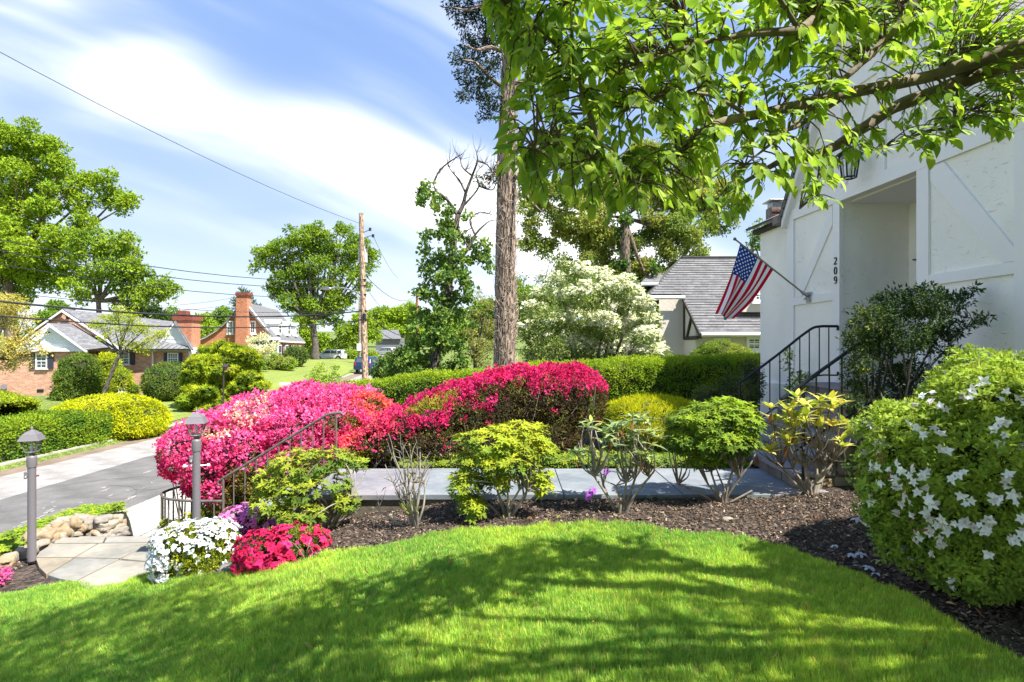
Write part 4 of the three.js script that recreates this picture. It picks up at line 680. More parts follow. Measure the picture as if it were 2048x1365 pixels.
{ // orange brick house with a big chimney
  const H = thing('brick_gable_house', 'orange brick house with swept gable, tall chimney and white dormers', 'house', I(490, 740, D2)), bk = (x, y, dd) => I(x, y, D2).add(V3(-1.6 * dd / 12, 0, -dd));
  const gab = [[386, 684], [410, 674], [433, 660], [452, 643], [470, 622], [484, 605], [500, 616], [522, 645], [549, 680], [549, 760], [386, 760]];
  part('gable_wall', plate(P2(gab, D2), 0.3, TOCAM), M.brickRed, H);
  const ridge = I(484, 603, D2 - 0.4), eave = I(552, 681, D2 - 0.4);
  part('side_wall', plate([I(549, 678, D2), bk(549, 678, 13), bk(549, 760, 13), I(549, 760, D2)], 0.3, V3(1, 0, -0.1)), M.brickRed, H);
  const k12 = V3(-1.6, 0, -12).multiplyScalar(13.4 / 12);
  part('roof_slope', plate([ridge, ridge.clone().add(k12), eave.clone().add(k12), eave], 0.15, V3(1, 1, 0)), M.roofB, H);
  const lw = gab.slice(0, 6); for (let i = 0; i < 5; i++) { const a = I(lw[i][0], lw[i][1] - 1.5, D2 - 0.3), b = I(lw[i + 1][0], lw[i + 1][1] - 1.5, D2 - 0.3); part('roof_slope', plate([a, b, b.clone().add(k12), a.clone().add(k12)], 0.12, V3(-1, 1, 0)), M.roofB, H); }
  for (let i = 0; i < 8; i++) { const a = gab[i], b = gab[i + 1]; part('barge_board', plate(P2([[a[0], a[1] - 1], [b[0], b[1] - 1], [b[0], b[1] + 2.2], [a[0], a[1] + 2.2]], D2 - 0.28), 0.1, TOCAM), M.white, H); }
  windowAt(H, 453, 466, 642, 668, D2 - 0.05, { t: 0.14 }); windowAt(H, 498, 511, 642, 668, D2 - 0.05, { t: 0.14 });
  part('chimney', plate(P2([[472, 592], [494, 592], [495, 680], [497, 760], [468, 760], [470, 680]], D2 - 0.7), 0.9, TOCAM), M.brickRed, H); part('chimney_cap', plate(P2([[470, 585], [496, 585], [496, 592], [470, 592]], D2 - 0.8), 1.1, TOCAM), M.brickDark, H);
  part('drain_pipe', bar(I(468.5, 622, D2 - 0.8), I(468.5, 700, D2 - 0.8), 0.06), M.brown, H);
  part('eave_board', plate([eave.clone(), eave.clone().add(k12), eave.clone().add(k12).add(V3(0, -0.16, 0)), eave.clone().add(V3(0, -0.16, 0))], 0.1, V3(1, 0, 0)), M.white, H);
  for (const dd of [2.4, 6.2, 10]) { // dormers
    const base = ridge.clone().lerp(eave, 0.82).add(k12.clone().multiplyScalar(dd / 13.4)), w = 0.5, hh = 1.2, f = V3(0.9, 0, -0.12), dn = part('dormer', merge([bx(2.0, hh, w * 2, base.x - 0.65, base.y + hh / 2 - 0.1, base.z)]), M.siding, H);
    part('dormer_window', merge([bx(0.05, 0.75, 0.56, base.x + 0.37, base.y + 0.55, base.z)]), M.glass, dn);
    part('window_frame', merge([bx(0.08, 0.9, 0.08, base.x + 0.37, base.y + 0.55, base.z - 0.32), bx(0.08, 0.9, 0.08, base.x + 0.37, base.y + 0.55, base.z + 0.32), bx(0.07, 0.06, 0.56, base.x + 0.38, base.y + 0.55, base.z)]), M.white, dn);
    const yr = base.y + hh; part('dormer_roof', merge([plate([V3(base.x + 0.6, yr + 0.34, base.z), V3(base.x - 1.6, yr + 0.34, base.z), V3(base.x - 1.6, yr - 0.12, base.z - 0.62), V3(base.x + 0.5, yr - 0.12, base.z - 0.62)], 0.08, V3(0, 1, -1)), plate([V3(base.x + 0.6, yr + 0.34, base.z), V3(base.x - 1.6, yr + 0.34, base.z), V3(base.x - 1.6, yr - 0.12, base.z + 0.62), V3(base.x + 0.5, yr - 0.12, base.z + 0.62)], 0.08, V3(0, 1, 1)), plate([V3(base.x + 0.36, yr - 0.1, base.z - 0.5), V3(base.x + 0.36, yr - 0.1, base.z + 0.5), V3(base.x + 0.36, yr + 0.29, base.z)], 0.05, V3(1, 0, 0))]), M.siding, dn);
  }
  for (const dd of [1.6, 4.4, 7.2, 10.6]) { // ground floor windows and shutters on the side wall
    const c = I(549, 706, D2).add(V3(-1.6 * dd / 12, 0, -dd)), wn = part('window', bx(0.06, 1.7, 0.95, c.x + 0.08, c.y, c.z), M.white, H); part('pane', merge([bx(0.05, 0.7, 0.7, c.x + 0.11, c.y + 0.4, c.z), bx(0.05, 0.7, 0.7, c.x + 0.11, c.y - 0.4, c.z)]), M.glass, wn); for (const s of [-1, 1]) part('shutter', bx(0.06, 1.6, 0.42, c.x + 0.06, c.y, c.z + s * 0.72), M.shutter, H);
  }
  const bay = I(531, 712, D2 - 1.5); part('bay_window', merge([bx(2.3, 0.25, 1.6, bay.x, bay.y + 1.75, bay.z), bx(2.1, 0.5, 1.4, bay.x, bay.y - 1.4, bay.z), ...[-1, -0.35, 0.35, 1].map((k) => bx(0.12, 2.8, 0.12, bay.x + k, bay.y + 0.2, bay.z + 0.6)), bx(0.12, 2.8, 0.12, bay.x + 1, bay.y + 0.2, bay.z - 0.6)]), M.white, H); part('bay_pane', bx(1.9, 2.6, 1.2, bay.x, bay.y + 0.25, bay.z - 0.05), M.glass, H);
}
{ // grey-roofed stucco house behind the hedge
  const N = thing('tan_stucco_house', 'tan stucco house with steep grey shingle roof behind the hedge', 'house', I(1420, 720, 22)), ph = (y, d) => (700 - y) / F * d;
  const hB = -1.6, A = (x, h, d) => V((x - 1024) / F * d, h, d), slope = (d) => 0.6 + 0.85 * (d - 21);
  part('wall', merge([plate([A(1308, hB, 22.9), A(1308, 2.05, 22.9), A(1367, 2.05, 22.9), A(1367, hB, 22.9)], 0.25, TOCAM), plate([A(1398, hB, 21.6), A(1398, 0.72, 21.6), A(1560, 0.72, 21.6), A(1560, hB, 21.6)], 0.25, TOCAM), plate([V(6.83, hB, 22.9), V(6.83, 2.05, 22.9), V(6.9, 0.72, 21.6), V(6.9, hB, 21.6)], 0.2, V3(-1, 0, 0)), plate([V(5.66, hB, 22.9), V(5.66, 2.0, 22.9), V(5.66, 2.0, 32), V(5.66, hB, 32)], 0.2, V3(-1, 0, 0)), plate([V(3.9, hB, 25), V(3.9, 2.9, 25), V(5.7, 2.9, 25), V(5.7, hB, 25)], 0.2, TOCAM)]), M.tan, N);
  // roof in courses of shingles, each course a plank of its own thickness
  const hip = (d, t) => lerp(5.42, 7.45, t), R = [];
  for (let i = 0; i < 30; i++) {
    const d0 = 21 + i * 0.1345, d1 = d0 + 0.16, h0 = slope(d0), h1 = slope(d1) - 0.012, x0 = d0 < 22.75 ? lerp(6.88, 6.72, (d0 - 21) / 1.75) : lerp(5.42, 7.45, (d0 - 22.75) / 2.25), x1 = 11.5;
    R.push(plate([V(x0, h0 + 0.02, d0), V(x1, h0 + 0.02, d0), V(x1, h1, d1), V(x0 + 0.03, h1, d1)], 0.035, V3(0, 1, 1)));
  }
  const mr = part('roof_slope', merge(R), M.roof, N); mr.userData.kind = 'stuff';
  part('hip_slope', plate([V(5.42, slope(22.75), 22.75), V(7.45, slope(25), 25), V(7.45, slope(25), 31), V(5.42, slope(22.75), 31)], 0.06, V3(-1, 1, 0)), M.roof, N);
  part('back_slope', plate([V(7.45, 4.0, 25.0), V(11.5, 4.0, 25.0), V(11.5, 1, 29), V(5.8, 1, 29)], 0.06, V3(0, 1, -1)), M.roof, N);
  part('ridge_cap', plate([V(7.4, 4.06, 24.9), V(11.5, 4.06, 24.9), V(11.5, 4.06, 25.12), V(7.4, 4.06, 25.12)], 0.05, UP), M.roof, N);
  part('low_roof', plate([A(1280, ph(567, 24.5), 24.5), A(1342, ph(566, 24.5), 24.5), A(1352, ph(540, 26.5), 26.5), A(1308, ph(540, 26.5), 26.5)], 0.08, V3(0, 1, 1)), M.roof, N);
  const gut = (a, b, r) => part('gutter', bar(a, b, r, 8), M.trim, N);
  gut(V(5.36, 2.06, 22.62), V(6.8, 2.06, 22.62), 0.075); gut(V(6.9, 0.56, 20.93), V(11.5, 0.56, 20.93), 0.075), gut(A(1282, ph(569, 24.4), 24.4), A(1340, ph(569, 24.4), 24.4), 0.07);
  part('barge_board', plate([V(6.86, 0.56, 20.95), V(6.86, 0.40, 20.95), V(6.72, 1.92, 22.72), V(6.72, 2.08, 22.72)], 0.06, V3(-1, 0, 0.3)), M.brown, N);
  part('timber_brace', merge([bar(V(6.84, 0.45, 21.1), V(6.84, 0.45, 22.8), 0.07, 4), bar(V(6.84, 0.4, 22.75), V(6.84, 1.95, 22.75), 0.07, 4), bar(V(6.83, 0.5, 22.4), V(6.83, 1.3, 21.85), 0.06, 4)]), M.brown, N);
  part('door_post', merge([plate([A(1386, 0.4, 22), A(1396, 0.4, 22), A(1396, hB, 22), A(1386, hB, 22)], 0.2, TOCAM)]), M.brown, N);
  part('downspout', bar(V(5.62, 2.0, 22.7), V(5.62, hB, 22.7), 0.05, 8), M.trim, N);
  windowAt(N, 1494, 1524, 674, 702, 21.58, { t: 0.1 }); windowAt(N, 1428, 1462, 676, 704, 21.58, { t: 0.1, cols: 3 });
  part('dormer_wall', plate([I(1484, 624, 21.6), I(1540, 624, 21.6), I(1540, 560, 21.6), I(1500, 560, 21.6)], 2.2, TOCAM), M.tan, N);
  part('dormer_roof', plate([I(1478, 600, 21.3), I(1502, 552, 21.3), I(1560, 540, 21.3), I(1560, 540, 25), I(1502, 552, 25), I(1478, 600, 25)].slice(0, 2).concat([I(1502, 552, 21.3).add(V3(0, 0, -3)), I(1478, 600, 21.3).add(V3(0, 0, -3))]), 0.08, V3(-1, 1, 0)), M.roof, N);
  windowAt(N, 1508, 1530, 572, 604, 21.58, { t: 0.1 });
}
{ // small grey house far up the street
  const S = thing('grey_house', 'small grey house far up the street, half hidden by trees', 'house', I(775, 700, 118));
  part('wall', plate(P2([[752, 676], [800, 676], [800, 716], [752, 716]], 118), 5, TOCAM), std({ color: C(0.16, 0.16, 0.17), roughness: 0.9 }), S);
  part('roof', plate([I(749, 678, 117.5), I(803, 678, 117.5), I(796, 660, 121), I(756, 660, 121)], 0.2, V3(0, 1, 1)), M.roofB, S);
}

// ---------------------------------------------------------------- cars
function car(name, label, pos, turn, paint, group) {   // an estate-bodied car, 4.6 m long, nose towards +x
  const K = thing(name, label, 'car', pos, group, turn), s = new THREE.Shape();
  [[-2.3, 0.35], [-2.32, 0.72], [-2.24, 1.02], [-2.02, 1.44], [-1.75, 1.60], [-0.6, 1.66], [0.35, 1.60], [1.05, 1.10], [1.95, 0.96], [2.25, 0.78], [2.3, 0.38]].forEach(([x, y], i) => i ? s.lineTo(x, y) : s.moveTo(x, y));
  for (const cx of [1.42, -1.38]) { s.lineTo(cx + 0.40, 0.32); s.absarc(cx, 0.34, 0.39, 0, Math.PI, false); }
  const g = new THREE.ExtrudeGeometry(s, { depth: 1.56, bevelEnabled: true, bevelThickness: 0.12, bevelSize: 0.09, bevelOffset: -0.09, bevelSegments: 3, curveSegments: 10 }); g.translate(0, 0, -0.78);
  const p = g.attributes.position; for (let i = 0; i < p.count; i++) { const y = p.getY(i); if (y > 1.0) p.setZ(i, p.getZ(i) * (1 - (y - 1.0) * 0.22)); } g.computeVertexNormals();
  local('body', uvBox(g), std({ color: paint, roughness: 0.3, metalness: 0.25 }), K);
  for (const sd of [-1, 1]) for (const [a, b, c, d] of [[-1.92, -1.28, -1.70, -1.28], [-1.18, -0.32, -1.18, -0.36], [-0.24, 0.86, -0.26, 0.36]]) { const z = (y) => sd * (0.91 - (y - 1.0) * 0.22 * 0.88 - (y > 1.3 ? 0.0 : 0)), y0 = 1.08, y1 = 1.5; local('side_window', plate([V3(a, y0, z(y0)), V3(b, y0, z(y0)), V3(d, y1, z(y1)), V3(c, y1, z(y1))], 0.012, V3(0, 0, sd)), M.glass, K); }
  local('windscreen', plate([V3(1.05, 1.13, -0.7), V3(1.05, 1.13, 0.7), V3(0.42, 1.58, 0.62), V3(0.42, 1.58, -0.62)], 0.012, V3(1, 1, 0)), M.glass, K); local('rear_window', plate([V3(-2.24, 1.08, -0.66), V3(-2.24, 1.08, 0.66), V3(-2.06, 1.46, 0.6), V3(-2.06, 1.46, -0.6)], 0.012, V3(-1, 0.3, 0)), M.glass, K);
  for (const x of [1.42, -1.38]) for (const sd of [-1, 1]) { const ty = new THREE.CylinderGeometry(0.345, 0.345, 0.22, 20); ty.rotateX(Math.PI / 2); ty.translate(x, 0.345, sd * 0.80); const wh = local('wheel', ni(ty), M.black, K), rm = new THREE.CylinderGeometry(0.22, 0.22, 0.235, 14); rm.rotateX(Math.PI / 2); rm.translate(x, 0.345, sd * 0.80); local('rim', ni(rm), M.steel, wh); }
  for (const sd of [-1, 1]) { local('headlight', bx(0.12, 0.14, 0.36, 2.18, 0.80, sd * 0.62, 0.03), M.clear, K); local('tail_light', bx(0.08, 0.3, 0.2, -2.27, 0.92, sd * 0.72, 0.03), std({ color: C(0.35, 0.01, 0.01), roughness: 0.3 }), K); local('mirror', bx(0.1, 0.13, 0.2, 0.72, 1.12, sd * 1.0, 0.03), M.black, K); }
  local('bumper', bx(0.1, 0.16, 1.6, 2.28, 0.42, 0, 0.04), M.black, K); local('grille', bx(0.05, 0.16, 0.8, 2.27, 0.66, 0, 0.02), M.black, K);
  return K;
}
car('parked_car', 'white estate car parked side-on at the top of the lawn', I(660, 722.5, 82), Math.PI, C(0.78, 0.78, 0.8));
car('parked_car', 'silver car parked far up the street beside the grey house', I(772, 713, 104), Math.PI - 0.5, C(0.45, 0.46, 0.48));
car('parked_car', 'dark blue car parked behind the utility pole', I(741, 745, 60), Math.PI / 2 - 0.15, C(0.02, 0.045, 0.13));

// ---------------------------------------------------------------- poles and wires
const poleTop = I(722, 427, 32), poleFoot = V(poleTop.x - 0, 0, 32).setY(EYE + gh(poleTop.x, 32) - 0.1);
poleFoot.x = I(730, 740, 32).x + 0.05;
const onPole = (py) => { const y = EYE + (700 - py) / F * 32, t = (y - poleFoot.y) / (poleTop.y - poleFoot.y); return poleFoot.clone().lerp(poleTop, t); };
{
  const U = thing('utility_pole', 'tall brown wooden utility pole with transformer and street light arm', 'utility pole', poleFoot);
  part('pole', tube([poleFoot, poleFoot.clone().lerp(poleTop, 0.5), poleTop], [0.19, 0.17, 0.125], 12, 3), M.poleWood, U);
  const t0 = onPole(524).add(V3(-0.05, 0, -0.36)), t1 = onPole(497).add(V3(-0.05, 0, -0.36)); part('transformer', merge([bar(t0, t1, 0.26, 16), bar(t1, t1.clone().add(V3(0, 0.07, 0)), 0.2, 16), bar(t1.clone().add(V3(0.1, 0.05, 0)), t1.clone().add(V3(0.1, 0.25, 0)), 0.04)]), std({ color: C(0.38, 0.39, 0.41), roughness: 0.5 }), U);
  const a0 = onPole(592), lightHead = I(656, 577, 30.5); part('lamp_arm', tube([a0, I(705, 582, 31.6), I(682, 576, 31.1), lightHead], 0.045, 8, 4), M.steel, U);
  const head = new THREE.SphereGeometry(0.14, 12, 8); head.scale(2.4, 0.6, 1); head.translate(lightHead.x - 0.1, lightHead.y, lightHead.z); part('lamp_head', ni(head), M.steel, U);
  for (const [py, x, y] of [[463, 740, 459], [474, 746, 472]]) { part('bracket', tube([onPole(py + 4), I((733 + x) / 2, py - 2, 32), I(x, y, 32)], 0.025, 6, 2), M.greyPaint, U); part('insulator', bar(I(x, y - 3, 32), I(x, y + 3, 32), 0.07, 10), M.black, U); }
  part('cable_box', bar(onPole(640).add(V3(0.1, 0, 0.2)), onPole(628).add(V3(0.1, 0, 0.2)), 0.09, 10), M.black, U);
  for (const py of [560, 572, 590, 622, 640]) part('bolt', bar(onPole(py).add(V3(-0.2, 0, 0.1)), onPole(py).add(V3(0.2, 0, 0.1)), 0.05), M.black, U);
}
const pole3Top = I(834, 583, 70), pole3Foot = pole3Top.clone().setY(EYE + gh(pole3Top.x, 70) - 0.1), pole2Top = I(719, 594, 74), pole2Foot = pole2Top.clone().setY(EYE + gh(pole2Top.x, 74) - 0.1);
{ const U = thing('utility_pole', 'orange-brown utility pole beside the ivy-covered tree', 'utility pole', pole3Foot); part('pole', tube([pole3Foot, pole3Foot.clone().lerp(pole3Top, 0.5), pole3Top], [0.2, 0.18, 0.15], 8, 2), std({ color: C(0.42, 0.22, 0.12), roughness: 0.9, map: barkT }), U); part('cross_arm', bar(pole3Top.clone().add(V3(-0.8, -0.5, 0)), pole3Top.clone().add(V3(0.8, -0.5, 0)), 0.07), M.poleWood, U); }
{ const U = thing('utility_pole', 'thin pale utility pole just left of the tall wooden pole', 'utility pole', pole2Foot); part('pole', tube([pole2Foot, pole2Foot.clone().lerp(pole2Top, 0.5), pole2Top], [0.17, 0.15, 0.13], 8, 2), std({ color: C(0.45, 0.40, 0.34), roughness: 0.9, map: barkT }), U); part('street_box', bx(0.5, 0.9, 0.4, ...pole2Foot.clone().lerp(pole2Top, 0.25).add(V3(0, 0, 0.3)).toArray(), 0.05), M.white, U); }
function wire(label, a, b, sag, r, group = 'overhead wires at the utility poles') {
  const l = []; for (let i = 0; i <= 14; i++) { const t = i / 14, p = a.clone().lerp(b, t); p.y -= sag * 4 * t * (1 - t); l.push(p); }
  return tag(part('overhead_wire', tube(l, r, 5, 1), M.black, scene), label, 'wire', group);
}
const past = (a, b, f) => a.clone().lerp(b, f);   // carry a wire on beyond the frame
{
  const W = [
    ['single thin wire crossing the open sky to the top of the wooden pole', onPole(448), I(0, 57, 15), 0.35, 0.010],
    ['uppermost of the wires before the big trees', onPole(560), I(0, 417, 16), 0.5, 0.014], ['second wire before the big trees', onPole(572), I(0, 438, 16), 0.5, 0.014], ['third wire before the big trees', onPole(590), I(0, 465, 16), 0.5, 0.013],
    ['thin wire just above the thick cable', onPole(619), I(0, 533, 17), 0.42, 0.011], ['thick upper cable bundle passing the chimney', onPole(622), I(0, 551, 17.5), 0.45, 0.036], ['lower black cable passing the chimney', onPole(640), I(0, 580, 17.5), 0.45, 0.026],
  ];
  for (const [label, a, b, sag, r] of W) wire(label, a, past(a, b, 1.5), sag * 2.0, r);
  wire('wire from the wooden pole towards the ivy-covered tree', onPole(545), pole3Top.clone().add(V3(0, -0.3, 0)), 1.2, 0.02);
  wire('looped cable sagging right of the wooden pole, upper', onPole(622), pole3Foot.clone().lerp(pole3Top, 0.45), 0.8, 0.028); wire('looped cable sagging right of the wooden pole, lower', onPole(640), pole3Foot.clone().lerp(pole3Top, 0.38), 0.8, 0.024);
  wire('thin service wire dropping right of the wooden pole', I(746, 472, 32), I(795, 556, 60), 0.3, 0.012); wire('thin wire falling from the wooden pole behind the far trees', onPole(565), I(775, 625, 80), 0.3, 0.016);
  wire('faint wire left of the brick chimney, upper', I(500, 588, 62), I(318, 613, 40), 0.2, 0.014); wire('faint wire left of the brick chimney, lower', I(500, 600, 62), I(318, 625, 40), 0.2, 0.014);
}
{ const p = I(446, 790, 29), t = I(447, 726, 29), B = thing('bird_house', 'small brown bird house on a post before the big yew', 'bird house', p); part('post', bar(p.clone().setY(EYE - 3.3), t, 0.04, 8), M.brown, B); const c = I(452, 738, 29); part('box', bx(0.17, 0.22, 0.17, c.x, c.y, c.z), std({ color: C(0.30, 0.17, 0.10), roughness: 0.9, map: grit }), B); part('roof', merge([plate([V3(c.x - 0.15, c.y + 0.1, c.z + 0.2), V3(c.x + 0.15, c.y + 0.1, c.z + 0.2), V3(c.x + 0.15, c.y + 0.24, c.z), V3(c.x - 0.15, c.y + 0.24, c.z)], 0.02, V3(0, 1, 1)), plate([V3(c.x - 0.15, c.y + 0.1, c.z - 0.2), V3(c.x + 0.15, c.y + 0.1, c.z - 0.2), V3(c.x + 0.15, c.y + 0.24, c.z), V3(c.x - 0.15, c.y + 0.24, c.z)], 0.02, V3(0, 1, -1))]), M.brown, B); }
{ setting('driveway', plate([V(-17.5, slopeUp(44) + 0.24, 44), V(-17.5, slopeUp(46) + 0.25, 46), V(-26, slopeUp(46) + 0.52, 46), V(-26, slopeUp(44) + 0.5, 44)], 0.1, UP), M.concrete); }
// ---------------------------------------------------------------- trees and hedges
const CL = { bright: [0.21, 0.30, 0.018], fresh: [0.15, 0.245, 0.02], mid: [0.085, 0.165, 0.022], deep: [0.040, 0.085, 0.018], dark: [0.022, 0.045, 0.016], gold: [0.30, 0.29, 0.05], olive: [0.17, 0.175, 0.045], lime: [0.33, 0.37, 0.008] };
const spread = (l, n, r, f) => l.flatMap((p) => [[p[0], p[1], p[2] * 0.62], ...[...Array(n)].map(() => { const a = r() * 6.283, q = p[2] * (0.55 + r() * 0.5); return [p[0] + Math.cos(a) * q, p[1] + Math.sin(a) * q * 0.85, p[2] * (0.24 + r() * 0.26)]; })]);
function tree(name, label, category, d, root, puffs, o) {
  const r = rng(o.seed), base = root ? I(root[0], 700, d).setY(EYE + (o.foot ?? gh((root[0] - 1024) / F * d, d))) : I(puffs[0][0], 700, d).setY(EYE + gh((puffs[0][0] - 1024) / F * d, d));
  const T = thing(name, label, category, base, o.group), all = o.sub ? spread(puffs, o.sub, r, 0.85) : puffs, k = d / F;
  const blobs = all.map(([x, y, q]) => [I(x, y, d + (r() - 0.5) * 2 * (o.deep ?? 1.2) * q * k), q * k * 1.02, q * k * (o.sq ?? 0.72), q * k]);
  const pts = blobPoints(blobs, o.per, r, { in: o.in ?? 0.45, lump: 0.25, bury: o.bury ?? 0.55, floor: o.floor });
  const tone = blobs.map(() => r());
  copies('crown', o.geos ?? G.tree, o.mat ?? LM.far, pts.map(([p, n, ci, kk]) => { const t = clamp(tone[ci] * 0.55 + r() * 0.45, 0, 1); return [p, n.clone().add(V3(0, 0.6, 0)).add(randDir(r).multiplyScalar(0.5)).normalize(), o.leaf * (0.7 + r() * 0.6), vary(mixc(o.c[0], o.c[1], t), r, 0.2)]; }), T, o.seed + 1);
  if (o.trunk) {
    const top = o.fork ? I(o.fork[0], o.fork[1], d) : base.clone().lerp(blobs[0][0], 0.5);
    part('trunk', tube([base.clone().add(V3(0, -0.15, 0)), base.clone().lerp(top, 0.35).add(V3(o.trunk * 0.3, 0, 0)), base.clone().lerp(top, 0.7), top], [o.trunk * 1.35, o.trunk, o.trunk * 0.9, o.trunk * 0.75], 10, 3, 0.12), o.bark ?? M.bark, T);
    const ends = blobs.slice(0, o.sub ? undefined : undefined).filter((_, i) => i % (o.every ?? 1) === 0).map((b) => b[0].clone().add(V3(0, -b[2] * 0.1, 0)));
    part('limb', limbs(top.clone().add(V3(0, -0.1, 0)), ends, o.trunk * 0.5, Math.max(0.012, o.trunk * 0.09), { seed: o.seed, bow: 0.16 }), o.bark ?? M.bark, T);
  }
  return T;
}
tree('broadleaf_tree', 'tall bright green broadleaf tree at the left edge above the ranch house', 'tree', 50, [20, 700], [[-20, 250, 40], [15, 268, 40], [55, 285, 42], [95, 305, 36], [-25, 330, 50], [30, 340, 48], [85, 355, 44], [125, 335, 24], [-20, 420, 55], [40, 420, 55], [95, 410, 42], [165, 400, 30], [200, 372, 34], [235, 390, 30], [250, 412, 18], [150, 372, 22], [-10, 500, 55], [55, 500, 55], [120, 470, 46], [20, 570, 50], [85, 560, 44], [170, 440, 26], [140, 540, 36], [-30, 600, 40]], { seed: 101, sub: 5, per: 6, leaf: 0.46, c: [CL.fresh, CL.bright], trunk: 0.45, fork: [15, 540], every: 6 });
tree('broadleaf_tree', 'spreading green tree with forked pale trunk behind the ranch roof', 'tree', 46, [205, 700], [[190, 470, 30], [225, 490, 34], [260, 505, 32], [170, 505, 36], [215, 535, 36], [262, 540, 32], [290, 555, 30], [318, 572, 26], [338, 585, 18], [240, 575, 28], [285, 588, 24], [180, 560, 26], [165, 590, 20]], { seed: 111, sub: 5, per: 6.5, leaf: 0.42, c: [CL.mid, CL.bright], trunk: 0.22, fork: [196, 600], every: 5 });
tree('dark_tree', 'dark green rounded tree behind the ranch roof ridge', 'tree', 52, [270, 700], [[240, 614, 18], [270, 606, 20], [298, 618, 20], [318, 630, 14], [280, 632, 22]], { seed: 121, sub: 2, per: 6, leaf: 0.5, c: [CL.dark, CL.deep], trunk: 0.3, every: 3 });
tree('maple_tree', 'pale gold-green feathery maple at the left edge before the ranch house', 'tree', 27, [-15, 790], [[-10, 600, 40], [30, 612, 34], [10, 640, 44], [55, 640, 28], [-5, 690, 44], [40, 690, 34], [70, 672, 20], [20, 735, 28], [80, 700, 14], [55, 725, 14]], { seed: 131, sub: 2, per: 9, leaf: 0.26, geos: G.fine, c: [CL.gold, [0.36, 0.32, 0.12]], trunk: 0.13, every: 2, sq: 0.6 });
tree('maple_tree', 'small layered maple with slanting pale trunk before the ranch house', 'tree', 31, [196, 790], [[232, 640, 26], [262, 632, 24], [200, 652, 20], [290, 655, 22], [250, 662, 20], [316, 668, 18], [300, 680, 18], [215, 672, 14], [255, 690, 18], [235, 622, 14], [280, 695, 16], [185, 645, 10]], { seed: 141, sub: 3, per: 17, leaf: 0.24, geos: G.fine, c: [CL.bright, [0.33, 0.36, 0.04]], trunk: 0.10, fork: [240, 705], sq: 0.34, in: 0.3, deep: 1.0, every: 4, bark: M.barkGrey });
tree('oak_tree', 'large green oak standing between the brick house and the wooden pole', 'tree', 78, [630, 710], [[565, 490, 26], [540, 505, 26], [525, 525, 20], [600, 475, 28], [628, 462, 22], [650, 490, 30], [690, 465, 20], [712, 480, 22], [728, 505, 22], [590, 520, 34], [640, 530, 36], [690, 520, 32], [560, 555, 28], [610, 565, 34], [665, 570, 34], [715, 555, 24], [575, 600, 26], [625, 610, 26], [680, 605, 26], [545, 575, 16], [600, 640, 22], [660, 640, 24], [735, 530, 14]], { seed: 151, sub: 5, per: 3.8, leaf: 0.60, c: [CL.mid, CL.bright], bark: M.barkGrey, trunk: 0.46, fork: [626, 640], every: 4 });
tree('understorey_tree', 'lower light green trees under the oak beside the street', 'tree', 88, [650, 715], [[640, 680, 26], [610, 668, 24], [690, 660, 26], [700, 690, 22], [665, 700, 18], [612, 700, 18], [720, 640, 20], [735, 670, 22]], { seed: 161, sub: 2, per: 3, leaf: 0.8, c: [CL.fresh, CL.bright], trunk: 0.25, every: 4 });
tree('conifer_tree', 'small dark conifer rising behind the brick chimney', 'tree', 85, [490, 715], [[490, 590, 14], [480, 605, 14], [500, 605, 16], [490, 622, 18], [470, 618, 8], [512, 622, 10]], { seed: 171, sub: 1, per: 4, leaf: 0.7, geos: G.yew, c: [CL.dark, CL.deep], trunk: 0.2, every: 9 });
tree('broadleaf_tree', 'bright green tree between the ranch chimney and the brick gable', 'tree', 68, [402, 715], [[400, 640, 18], [415, 652, 20], [392, 660, 18], [430, 668, 14], [405, 674, 16]], { seed: 181, sub: 2, per: 4, leaf: 0.6, c: [CL.fresh, CL.bright], trunk: 0.2, every: 3 });
tree('hill_trees', 'rounded yellow-green tree crowns on the rise beyond the wooden pole', 'tree', 150, [790, 690], [[770, 640, 28], [800, 628, 26], [825, 632, 24], [750, 655, 22], [785, 660, 30], [830, 660, 30], [735, 640, 16], [850, 650, 26], [880, 640, 30]], { seed: 191, sub: 4, per: 2, leaf: 1.3, c: [CL.fresh, CL.bright], trunk: 0.3, every: 5 });
for (const [seed, d, l] of [[195, 170, [[430, 640, 30], [480, 655, 30], [540, 660, 30], [330, 640, 30], [380, 650, 24], [200, 650, 40], [100, 640, 40], [0, 640, 40]]], [197, 130, [[930, 640, 40], [980, 620, 40], [1060, 600, 50], [1120, 620, 50], [890, 670, 34], [1180, 610, 50], [1260, 600, 50], [1330, 590, 40], [1000, 670, 40], [1090, 670, 40], [1200, 670, 40]]], [199, 120, [[1440, 650, 50], [1510, 600, 40], [1580, 620, 60], [1700, 600, 80]]]]) tree('tree_belt', seed === 195 ? 'distant tree belt behind the houses at the left' : seed === 197 ? 'distant tree belt behind the trunk and the dogwood' : 'distant tree belt behind the houses at the right', 'tree', d, null, l, { seed, sub: 2, per: 1.4, leaf: 1.4, c: [CL.mid, CL.fresh] });
